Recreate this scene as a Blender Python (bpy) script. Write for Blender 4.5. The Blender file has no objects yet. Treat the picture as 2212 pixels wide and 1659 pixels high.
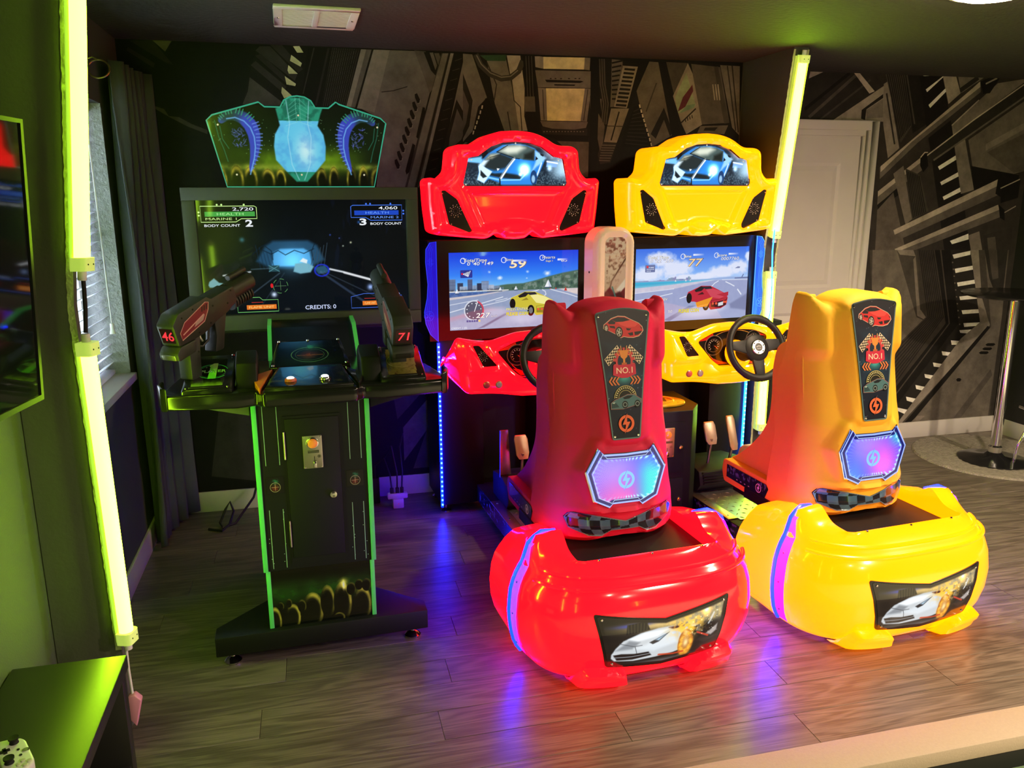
import bpy, bmesh, math, random
import numpy as np
from mathutils import Vector, Matrix
from mathutils.geometry import delaunay_2d_cdt
random.seed(7); rng = np.random.default_rng(7)
SC = bpy.context.scene
COL = SC.collection

# ------------------------------------------------------------------ camera
PITCH, ROLL, YAW = math.radians(13.1), math.radians(-0.25), math.radians(13.8)
_fw = Vector((math.sin(YAW)*math.cos(PITCH), math.cos(YAW)*math.cos(PITCH), -math.sin(PITCH)))
_r0 = Vector((math.cos(YAW), -math.sin(YAW), 0)); _u0 = _r0.cross(_fw)
_rt = _r0*math.cos(ROLL) + _u0*math.sin(ROLL); _up = -_r0*math.sin(ROLL) + _u0*math.cos(ROLL)
cam_d = bpy.data.cameras.new('camera'); cam = bpy.data.objects.new('camera', cam_d); COL.objects.link(cam)
cam.matrix_world = Matrix((( _rt.x, _up.x, -_fw.x, 0.0), (_rt.y, _up.y, -_fw.y, 0.0), (_rt.z, _up.z, -_fw.z, 1.68), (0, 0, 0, 1)))
cam_d.sensor_width = 36; cam_d.lens = 1740/2212*36; cam_d.clip_start = 0.02
SC.camera = cam

# ------------------------------------------------------------------ world (overcast daylight outside the window) and exposure
wd = bpy.data.worlds.new('world'); SC.world = wd; wd.use_nodes = True
bg = wd.node_tree.nodes['Background']; bg.inputs[0].default_value = (0.78, 0.90, 1.0, 1); bg.inputs[1].default_value = 14.0
SC.view_settings.view_transform = 'Standard'; SC.view_settings.look = 'None'
SC.view_settings.gamma = 1.0; SC.view_settings.use_curve_mapping = False
SC.view_settings.exposure = 0.0

# ------------------------------------------------------------------ recessed ceiling lamps of the room (warm white)
CEIL = 2.42
LAMPS = [(2.52, 2.72, 10), (1.5, -0.9, 10), (2.85, -0.45, 120), (2.6, -2.2, 60), (4.0, 1.0, 125)]
def lamp_light(x, y, w):
    d = bpy.data.lights.new('downlight_bulb', 'AREA'); d.shape = 'DISK'; d.size = 0.13; d.energy = w; d.color = (1.0, 0.78, 0.55); d.spread = math.radians(162)
    o = bpy.data.objects.new('downlight_bulb', d); COL.objects.link(o); o.location = (x, y, CEIL-0.012)
    return o

# ------------------------------------------------------------------ helpers
def lin(c):
    """0..255 sRGB -> linear"""
    return tuple((v/255/12.92) if v/255 <= 0.04045 else ((v/255+0.055)/1.055)**2.4 for v in c[:3])
def linA(a):
    a = np.clip(np.asarray(a, float), 0, 1)
    return np.where(a <= 0.04045, a/12.92, ((a+0.055)/1.055)**2.4)

def mat(name, col=(.5, .5, .5), rough=.5, metal=0, emit=None, es=1.0, coat=0, spec=.5, noise=0, nscale=30, bump=0, bscale=60, trans=0, alpha=1):
    m = bpy.data.materials.new(name); m.use_nodes = True; nt = m.node_tree; b = nt.nodes['Principled BSDF']
    b.inputs['Base Color'].default_value = (*col, 1); b.inputs['Roughness'].default_value = rough; b.inputs['Metallic'].default_value = metal
    b.inputs['Specular IOR Level'].default_value = spec
    if coat: b.inputs['Coat Weight'].default_value = coat; b.inputs['Coat Roughness'].default_value = .05
    if emit: b.inputs['Emission Color'].default_value = (*emit, 1); b.inputs['Emission Strength'].default_value = es
    if trans: b.inputs['Transmission Weight'].default_value = trans
    if alpha < 1: b.inputs['Alpha'].default_value = alpha
    tc = nt.nodes.new('ShaderNodeTexCoord')
    if noise:
        n = nt.nodes.new('ShaderNodeTexNoise'); n.inputs['Scale'].default_value = nscale; n.inputs['Detail'].default_value = 4
        nt.links.new(tc.outputs['Object'], n.inputs['Vector'])
        mx = nt.nodes.new('ShaderNodeMix'); mx.data_type = 'RGBA'
        mx.inputs[6].default_value = (*[c*(1-noise) for c in col], 1); mx.inputs[7].default_value = (*[min(1, c*(1+noise)) for c in col], 1)
        nt.links.new(n.outputs[0], mx.inputs[0]); nt.links.new(mx.outputs[2], b.inputs['Base Color'])
    if bump:
        n = nt.nodes.new('ShaderNodeTexNoise'); n.inputs['Scale'].default_value = bscale; n.inputs['Detail'].default_value = 3
        nt.links.new(tc.outputs['Object'], n.inputs['Vector'])
        bp = nt.nodes.new('ShaderNodeBump'); bp.inputs['Strength'].default_value = bump; bp.inputs['Distance'].default_value = .01
        nt.links.new(n.outputs[0], bp.inputs['Height']); nt.links.new(bp.outputs[0], b.inputs['Normal'])
    return m

def mat_print(name, rough=.4, emit=0.0, spec=.5, coat=0, grain=0, base=1.0):
    """flat print: colours carried by the print mesh, optional backlight"""
    m = bpy.data.materials.new(name); m.use_nodes = True; nt = m.node_tree; b = nt.nodes['Principled BSDF']
    a = nt.nodes.new('ShaderNodeAttribute'); a.attribute_name = 'Col'
    src = a.outputs['Color']
    if grain:
        tc = nt.nodes.new('ShaderNodeTexCoord'); n = nt.nodes.new('ShaderNodeTexNoise'); n.inputs['Scale'].default_value = grain; n.inputs['Detail'].default_value = 6; n.inputs['Roughness'].default_value = .7
        nt.links.new(tc.outputs['Object'], n.inputs['Vector'])
        mr = nt.nodes.new('ShaderNodeMapRange'); mr.inputs[1].default_value = .25; mr.inputs[2].default_value = .75; mr.inputs[3].default_value = .55; mr.inputs[4].default_value = 1.35
        nt.links.new(n.outputs[0], mr.inputs[0])
        mx = nt.nodes.new('ShaderNodeMix'); mx.data_type = 'RGBA'; mx.blend_type = 'MULTIPLY'; mx.inputs[0].default_value = 1
        nt.links.new(src, mx.inputs[6]); nt.links.new(mr.outputs[0], mx.inputs[7]); src = mx.outputs[2]
    if emit:
        nt.links.new(src, b.inputs['Emission Color']); b.inputs['Emission Strength'].default_value = emit
    if emit and base == 0: b.inputs['Base Color'].default_value = (.004, .004, .004, 1)
    else: nt.links.new(src, b.inputs['Base Color'])
    b.inputs['Roughness'].default_value = rough; b.inputs['Specular IOR Level'].default_value = spec
    if coat: b.inputs['Coat Weight'].default_value = coat; b.inputs['Coat Roughness'].default_value = .03
    return m

def link(o, parent=None):
    COL.objects.link(o)
    if parent is not None: o.parent = parent
    return o
def tag(o, label, cat, group=None):
    o['label'] = label; o['category'] = cat
    if group: o['group'] = group
    return o
def thing(name, label, cat, loc=(0, 0, 0), rz=0.0, group=None):
    o = bpy.data.objects.new(name, None); COL.objects.link(o); o.empty_display_size = .1
    o.location = loc; o.rotation_euler = (0, 0, rz)
    return tag(o, label, cat, group)
def struct(o):
    o['kind'] = 'structure'; return o

class MB:
    """collects shapes and links them as ONE mesh object"""
    def __init__(s): s.v = []; s.f = []
    def add(s, vs, fs):
        n = len(s.v); s.v += [tuple(p) for p in vs]; s.f += [tuple(i+n for i in f) for f in fs]; return s
    def box(s, x0, x1, y0, y1, z0, z1):
        return s.add([(x0, y0, z0), (x1, y0, z0), (x1, y1, z0), (x0, y1, z0), (x0, y0, z1), (x1, y0, z1), (x1, y1, z1), (x0, y1, z1)],
                     [(0, 3, 2, 1), (4, 5, 6, 7), (0, 1, 5, 4), (1, 2, 6, 5), (2, 3, 7, 6), (3, 0, 4, 7)])
    def prism(s, pts, a, b, ax='z', cap=True):
        """extrude a 2-D outline between a and b along an axis: z:(x,y) y:(x,z) x:(y,z)"""
        m = {'z': lambda p, h: (p[0], p[1], h), 'y': lambda p, h: (p[0], h, p[1]), 'x': lambda p, h: (h, p[0], p[1])}[ax]
        n = len(pts); vs = [m(p, a) for p in pts]+[m(p, b) for p in pts]
        fs = [(i, (i+1) % n, n+(i+1) % n, n+i) for i in range(n)]
        if cap: fs += [tuple(range(n-1, -1, -1)), tuple(range(n, 2*n))]
        return s.add(vs, fs)
    def tube(s, path, r, n=10, cap=True, closed=False):
        P = [Vector(p) for p in path]; m = len(P); R = r if isinstance(r, (list, tuple)) else [r]*m
        vs = []; up = None
        for i, p in enumerate(P):
            if closed: d = (P[(i+1) % m]-P[i-1]).normalized()
            else: d = (P[min(i+1, m-1)]-P[max(i-1, 0)]).normalized()
            if up is None:
                up = Vector((0, 0, 1)) if abs(d.z) < .9 else Vector((1, 0, 0))
            a = d.cross(up).normalized(); b = a.cross(d).normalized(); up = b
            for k in range(n):
                t = 2*math.pi*k/n; vs.append(p+(a*math.cos(t)+b*math.sin(t))*R[i])
        fs = []
        for i in range(m if closed else m-1):
            j = (i+1) % m
            for k in range(n): fs.append((i*n+k, i*n+(k+1) % n, j*n+(k+1) % n, j*n+k))
        if cap and not closed: fs += [tuple(range(n)), tuple(range((m-1)*n+n-1, (m-1)*n-1, -1))]
        return s.add(vs, fs)
    def lathe(s, prof, c=(0, 0, 0), n=24, ax=(0, 0, 1)):
        """prof: (radius, height) along axis ax through c"""
        A = Vector(ax).normalized(); q = A.to_track_quat('Z', 'Y'); c = Vector(c); m = len(prof); vs = []
        for r, h in prof:
            for k in range(n):
                t = 2*math.pi*k/n; vs.append(c+q @ Vector((r*math.cos(t), r*math.sin(t), h)))
        fs = [(i*n+k, i*n+(k+1) % n, (i+1)*n+(k+1) % n, (i+1)*n+k) for i in range(m-1) for k in range(n)]
        if prof[0][0] > 1e-6: fs.append(tuple(range(n-1, -1, -1)))
        if prof[-1][0] > 1e-6: fs.append(tuple(range((m-1)*n, m*n)))
        return s.add(vs, fs)
    def grid(s, rows, closed=False):
        m = len(rows); n = len(rows[0]); vs = [p for r in rows for p in r]; q = n if closed else n-1
        return s.add(vs, [(i*n+k, i*n+(k+1) % n, (i+1)*n+(k+1) % n, (i+1)*n+k) for i in range(m-1) for k in range(q)])
    def build(s, name, m, parent=None, smooth=False, bevel=0, seg=2, loc=None, rot=None, flip=False):
        me = bpy.data.meshes.new(name); me.from_pydata(s.v, [], s.f)
        bm = bmesh.new(); bm.from_mesh(me)
        if smooth or bevel: bmesh.ops.remove_doubles(bm, verts=bm.verts, dist=1e-5)
        bmesh.ops.recalc_face_normals(bm, faces=bm.faces)
        if bevel:
            es = [e for e in bm.edges if len(e.link_faces) == 2 and e.calc_face_angle(0) > .45]
            bmesh.ops.bevel(bm, geom=es, offset=bevel, segments=seg, affect='EDGES', profile=.5, clamp_overlap=True)
        bm.to_mesh(me); bm.free()
        me.materials.append(m)
        if smooth or bevel:
            me.polygons.foreach_set('use_smooth', [True]*len(me.polygons))
            me.set_sharp_from_angle(angle=math.radians(42))
        o = bpy.data.objects.new(name, me); link(o, parent)
        if loc is not None: o.location = loc
        if rot is not None: o.rotation_euler = rot
        return o
def box(name, m, parent, x0, x1, y0, y1, z0, z1, bevel=0, **k): return MB().box(x0, x1, y0, y1, z0, z1).build(name, m, parent, bevel=bevel, **k)
def prism(name, m, parent, pts, a, b, ax='z', bevel=0, **k): return MB().prism(pts, a, b, ax).build(name, m, parent, bevel=bevel, **k)
def lathe(name, m, parent, prof, c=(0, 0, 0), n=24, ax=(0, 0, 1), **k): return MB().lathe(prof, c, n, ax).build(name, m, parent, smooth=True, **k)
def tube(name, m, parent, path, r, n=10, **k): return MB().tube(path, r, n).build(name, m, parent, smooth=True, **k)
def dup(o, parent=None):
    c = o.copy(); COL.objects.link(c); c.parent = parent if parent is not None else o.parent
    return c

def rnd(pts, r, n=5):
    """round the corners of a closed outline; r is one radius or one per corner"""
    out = []; m = len(pts)
    for i, p in enumerate(pts):
        rr = r[i] if isinstance(r, (list, tuple)) else r
        p = Vector(p); a = Vector(pts[i-1])-p; b = Vector(pts[(i+1) % m])-p
        k = min(rr, a.length*.48, b.length*.48)
        if k < 1e-5: out.append(tuple(p)); continue
        A = p+a.normalized()*k; B = p+b.normalized()*k
        for j in range(n+1):
            t = j/n; out.append(tuple(A*(1-t)**2+p*2*t*(1-t)+B*t*t))
    return out
def mirror(half):
    """half outline (x>=0, first and last on the axis or not) -> full symmetric outline"""
    return list(half)+[(-x, y) for x, y in reversed(half) if x > 1e-6]
def resample(pts, d):
    out = []; m = len(pts)
    for i in range(m):
        a = np.array(pts[i], float); b = np.array(pts[(i+1) % m], float); L = np.linalg.norm(b-a); k = max(1, int(round(L/d)))
        for j in range(k): out.append(tuple(a+(b-a)*j/k))
    return out
def inside(P, X, Y):
    c = np.zeros(np.shape(X), bool); n = len(P)
    for i in range(n):
        x0, y0 = P[i-1]; x1, y1 = P[i]
        if y0 == y1: continue
        m = ((y1 > Y) != (y0 > Y)) & (X < (x0-x1)*(Y-y1)/(y0-y1)+x1); c ^= m
    return c
def dist(P, X, Y, closed=True):
    D = np.full(np.shape(X), 1e9); n = len(P)
    for i in range(0 if closed else 1, n):
        ax, ay = P[i-1]; bx, by = P[i]; dx, dy = bx-ax, by-ay; L = dx*dx+dy*dy+1e-18
        t = np.clip(((X-ax)*dx+(Y-ay)*dy)/L, 0, 1); D = np.minimum(D, np.hypot(X-ax-t*dx, Y-ay-t*dy))
    return D
def sdf(P, X, Y):
    """positive inside"""
    d = dist(P, X, Y); return np.where(inside(P, X, Y), d, -d)
def sst(a, b, x):
    t = np.clip((x-a)/(b-a), 0, 1); return t*t*(3-2*t)

def vac(name, m, parent, outline, hfun, mp, holes=(), sp=.014, skirt=None, smooth=True, rings=()):
    """vacuum-formed skin: conforming triangulation of an outline, lifted by hfun(x, y, d) and placed by mp(x, y, h)"""
    ol = resample(outline, sp*.8); hl = [resample(h, sp*.8) for h in holes]
    xs = [p[0] for p in ol]; ys = [p[1] for p in ol]
    gx, gy = np.meshgrid(np.arange(min(xs), max(xs), sp), np.arange(min(ys), max(ys), sp)); gx = gx.ravel().astype(float).copy(); gy = gy.ravel().astype(float).copy()
    gx[(np.round((gy-min(ys))/sp).astype(int) % 2) == 1] += sp*.5
    ok = inside(ol, gx, gy) & (dist(ol, gx, gy) > sp*.45)
    for h in hl: ok &= (~inside(h, gx, gy)) & (dist(h, gx, gy) > sp*.45)
    pts = list(ol); ed = [(i, (i+1) % len(ol)) for i in range(len(ol))]
    for h in hl:
        b = len(pts); pts += h; ed += [(b+i, b+(i+1) % len(h)) for i in range(len(h))]
    if rings:       # extra loops just inside the edge so that rounded edges stay even
        A = np.array(ol); T = np.roll(A, -1, 0)-np.roll(A, 1, 0); N = np.stack([-T[:, 1], T[:, 0]], -1); N /= np.linalg.norm(N, axis=1)[:, None]+1e-12
        if not inside(ol, *(A[:1]+N[:1]*1e-4).T)[0]: N = -N
        ok &= dist(ol, gx, gy) > rings[-1]+sp*.45
        for d in rings:
            B = A+N*d; k = (np.abs(dist(ol, B[:, 0], B[:, 1])-d) < d*.12) & inside(ol, B[:, 0], B[:, 1])
            for h in hl: k &= (~inside(h, B[:, 0], B[:, 1])) & (dist(h, B[:, 0], B[:, 1]) > sp*.3)
            pts += [tuple(q) for q in B[k]]
    pts += list(zip(gx[ok], gy[ok]))
    vo, eo, fo, *_ = delaunay_2d_cdt([Vector(p) for p in pts], ed, [], 0, 1e-7)
    V = np.array([(p.x, p.y) for p in vo]); Fc = [tuple(f) for f in fo]
    cx = np.array([V[list(f)].mean(0) for f in Fc])
    keep = inside(ol, cx[:, 0], cx[:, 1])
    for h in hl: keep &= ~inside(h, cx[:, 0], cx[:, 1])
    Fc = [f for f, k in zip(Fc, keep) if k]
    h = hfun(V[:, 0], V[:, 1], dist(ol, V[:, 0], V[:, 1]))
    P3 = [tuple(mp(x, y, z)) for (x, y), z in zip(V, h)]
    mb = MB(); mb.add(P3, Fc)
    if skirt is not None:
        for loop in [ol]+hl:
            L = np.array(loop); hh = hfun(L[:, 0], L[:, 1], np.zeros(len(L)))
            A = [tuple(mp(x, y, z)) for (x, y), z in zip(loop, hh)]
            B = [tuple(mp(x, y, skirt(x, y) if callable(skirt) else skirt)) for x, y in loop]
            n = len(loop); mb.add(A+B, [(i, (i+1) % n, n+(i+1) % n, n+i) for i in range(n)])
    return mb.build(name, m, parent, smooth=smooth)

# ---- flat printed artwork: every colour field is a small flat face on the print
class Ras:
    """soft painted ground of a print; x in 0..asp, y in 0..1 (up), colours 0..255"""
    def __init__(s, asp, ny, col=(0, 0, 0)):
        s.asp = asp; s.ny = ny; s.nx = int(round(ny*asp)); s.px = 1.0/ny
        s.X, s.Y = np.meshgrid(np.linspace(0, asp, s.nx), np.linspace(0, 1, s.ny)); s.A = np.zeros((s.ny, s.nx, 3)); s.A[:] = col
    def mix(s, m, col):
        m = np.clip(m, 0, 1)[..., None]; s.A = s.A*(1-m)+np.asarray(col, float)*m; return s
    def add(s, m, col): s.A = np.clip(s.A+np.clip(m, 0, 1)[..., None]*np.asarray(col, float), 0, 255); return s
    def poly(s, P, col, soft=None, a=1.0): 
        sf = s.px*.6 if soft is None else soft; return s.mix(sst(-sf, sf, sdf(P, s.X, s.Y))*a, col)
    def ell(s, cx, cy, rx, ry, col, soft=.15, a=1.0):
        d = np.hypot((s.X-cx)/rx, (s.Y-cy)/ry); return s.mix((1-sst(1-soft, 1+soft*.2, d))*a, col)
    def glow(s, cx, cy, r, col, a=1.0, ry=None):
        d = np.hypot((s.X-cx)/r, (s.Y-cy)/(ry or r)); return s.add(np.exp(-d*d*2.5)*a, col)
    def line(s, P, w, col, soft=None, a=1.0):
        sf = s.px*.6 if soft is None else soft; return s.mix((1-sst(w/2-sf, w/2+sf, dist(P, s.X, s.Y, closed=False)))*a, col)
    def vgrad(s, stops, y0=0, y1=1, m=1.0):
        t = np.clip((s.Y-y0)/(y1-y0), 0, 1); c = np.stack([np.interp(t, [q[0] for q in stops], [q[1][k] for q in stops]) for k in range(3)], -1)
        mm = np.clip(np.asarray(m)*np.ones_like(s.X), 0, 1)[..., None]; s.A = s.A*(1-mm)+c*mm; return s
    def noise(s, sx, sy, seed=0, octv=4):
        r = np.random.default_rng(seed); out = np.zeros_like(s.X); amp = .5
        for k in range(octv):
            gx, gy = int(sx*2**k)+2, int(sy*2**k)+2; g = r.random((gy+1, gx+1))
            fx = s.X/s.asp*(gx-1); fy = s.Y*(gy-1); ix = np.minimum(fx.astype(int), gx-1); iy = np.minimum(fy.astype(int), gy-1); tx = fx-ix; ty = fy-iy
            tx = tx*tx*(3-2*tx); ty = ty*ty*(3-2*ty)
            out += amp*((g[iy, ix]*(1-tx)+g[iy, ix+1]*tx)*(1-ty)+(g[iy+1, ix]*(1-tx)+g[iy+1, ix+1]*tx)*ty); amp *= .5
        return out/(1-.5**octv)
_fonts = {}
def text_mesh(s, off=0.0):
    key = (s, off)
    if key not in _fonts:
        cu = bpy.data.curves.new('t', 'FONT'); cu.body = s; cu.size = 1; cu.offset = off; cu.resolution_u = 3; cu.fill_mode = 'FRONT'
        o = bpy.data.objects.new('t', cu); COL.objects.link(o); bpy.context.view_layer.update()
        me = o.evaluated_get(bpy.context.evaluated_depsgraph_get()).to_mesh()
        vs = [(v.co.x, v.co.y) for v in me.vertices]; fs = [tuple(p.vertices) for p in me.polygons]
        o.to_mesh_clear(); bpy.data.objects.remove(o); bpy.data.curves.remove(cu); _fonts[key] = (vs, fs)
    return _fonts[key]
class Art:
    def __init__(s, eps=3e-5): s.v = []; s.f = []; s.c = []; s.k = 0; s.eps = eps
    def _put(s, vs, fs, cols):
        n = len(s.v); h = s.k*s.eps; s.v += [(x, y, h) for x, y in vs]; s.f += [tuple(i+n for i in f) for f in fs]; s.c += cols; s.k += 1; return s
    def poly(s, P, col):
        c = [lin(q) for q in col] if hasattr(col[0], '__len__') else [lin(col)]*len(P)
        return s._put(P, [tuple(range(len(P)))], c)
    def rect(s, x0, y0, x1, y1, col): return s.poly([(x0, y0), (x1, y0), (x1, y1), (x0, y1)], col)
    def line(s, P, w, col, closed=False):
        n = len(P); vs = []
        for i in range(n):
            a = Vector(P[i-1] if (i or closed) else P[i]); b = Vector(P[(i+1) % n] if (i < n-1 or closed) else P[i]); d = (b-a); d = d.normalized() if d.length else Vector((1, 0)); q = Vector((-d.y, d.x))*w/2; p = Vector(P[i])
            vs += [tuple(p+q), tuple(p-q)]
        return s._put(vs, [(2*i, 2*i+1, 2*((i+1) % n)+1, 2*((i+1) % n)) for i in range(n if closed else n-1)], [lin(col)]*len(vs))
    def disc(s, cx, cy, rx, col, ry=None, edge=None, n=24, a0=0, a1=2*math.pi):
        ry = ry or rx; vs = [(cx, cy)]+[(cx+rx*math.cos(a0+(a1-a0)*k/n), cy+ry*math.sin(a0+(a1-a0)*k/n)) for k in range(n+1)]
        return s._put(vs, [(0, k, k+1) for k in range(1, n+1)], [lin(col)]+[lin(edge or col)]*(n+1))
    def ring(s, cx, cy, r0, r1, col, n=32, a0=0, a1=2*math.pi, sy=1.0):
        vs = []
        for k in range(n+1):
            t = a0+(a1-a0)*k/n; vs += [(cx+r0*math.cos(t), cy+r0*math.sin(t)*sy), (cx+r1*math.cos(t), cy+r1*math.sin(t)*sy)]
        return s._put(vs, [(2*k, 2*k+1, 2*k+3, 2*k+2) for k in range(n)], [lin(col)]*len(vs))
    def text(s, t, x, y, size, col, align='l', shear=0, off=0.0, sx=1.0, rot=0):
        vs, fs = text_mesh(t, off)
        if not vs: return s
        x0 = min(v[0] for v in vs); x1 = max(v[0] for v in vs); w = (x1-x0)*size*sx
        dx = {'l': 0, 'c': -w/2, 'r': -w}[align]; ca, sa = math.cos(rot), math.sin(rot); out = []
        for vx, vy in vs:
            px = (vx-x0)*size*sx+dx+vy*size*shear; py = vy*size; out.append((x+px*ca-py*sa, y+px*sa+py*ca))
        return s._put(out, fs, [lin(col)]*len(out))
    def otext(s, t, x, y, size, col, ocol, ow=.035, **k):
        o = k.pop('off', 0.0); s.text(t, x, y, size, ocol, off=o+ow, **k); return s.text(t, x, y, size, col, off=o, **k)
    def fit(s, t, x0, x1, y, h, col, ocol=None, shear=.18, off=.0, ow=.03):
        """a word between x0 and x1 with cap height h"""
        vs, _ = text_mesh(t, off); w = max(v[0] for v in vs)-min(v[0] for v in vs); sz = h/.70; sx = (x1-x0-shear*h)/(w*sz)
        if ocol is not None: s.text(t, x0-ow*sz*.8, y, sz, ocol, shear=shear, off=off+ow, sx=sx)
        return s.text(t, x0, y, sz, col, shear=shear, off=off, sx=sx)
    def ras(s, R, x0, y0, x1, y1, keep=None):
        ny, nx = R.ny, R.nx; xs = x0+(x1-x0)*np.linspace(0, 1, nx); ys = y0+(y1-y0)*np.linspace(0, 1, ny)
        n = len(s.v); h = s.k*s.eps; gx, gy = np.meshgrid(xs, ys); s.v += list(zip(gx.ravel().tolist(), gy.ravel().tolist(), [h]*(nx*ny)))
        L = linA(R.A/255).reshape(-1, 3); s.c += [tuple(q) for q in L.tolist()]
        idx = np.arange(nx*ny).reshape(ny, nx); q = np.stack([idx[:-1, :-1], idx[:-1, 1:], idx[1:, 1:], idx[1:, :-1]], -1).reshape(-1, 4)
        if keep is not None:
            cx = (gx[:-1, :-1]+gx[1:, 1:])/2; cy = (gy[:-1, :-1]+gy[1:, 1:])/2; q = q[inside(keep, cx, cy).ravel()]
        s.f += [tuple(t) for t in (q+n).tolist()]; s.k += 1; return s
    def build(s, name, m, parent, mp):
        me = bpy.data.meshes.new(name)
        if hasattr(mp, 'vec'): A = np.array(s.v, float); vv = [tuple(q) for q in mp.vec(A[:, 0], A[:, 1], A[:, 2]).tolist()]
        else: vv = [tuple(mp(*p)) for p in s.v]
        me.from_pydata(vv, [], s.f); me.materials.append(m)
        ca = me.color_attributes.new('Col', 'FLOAT_COLOR', 'POINT')
        ca.data.foreach_set('color', np.concatenate([np.array(s.c, dtype=np.float32), np.ones((len(s.c), 1), np.float32)], 1).ravel())
        o = bpy.data.objects.new(name, me); return link(o, parent)
def plane(o, ex, ey):
    """place print coordinates x, y, h on a plane with origin o and axes ex, ey"""
    o, ex, ey = Vector(o), Vector(ex).normalized(), Vector(ey).normalized(); n = ex.cross(ey)
    f = lambda x, y, h: o+ex*x+ey*y+n*h
    f.vec = lambda x, y, h: np.array(o)+np.outer(x, ex)+np.outer(y, ey)+np.outer(h, n)
    return f
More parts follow.
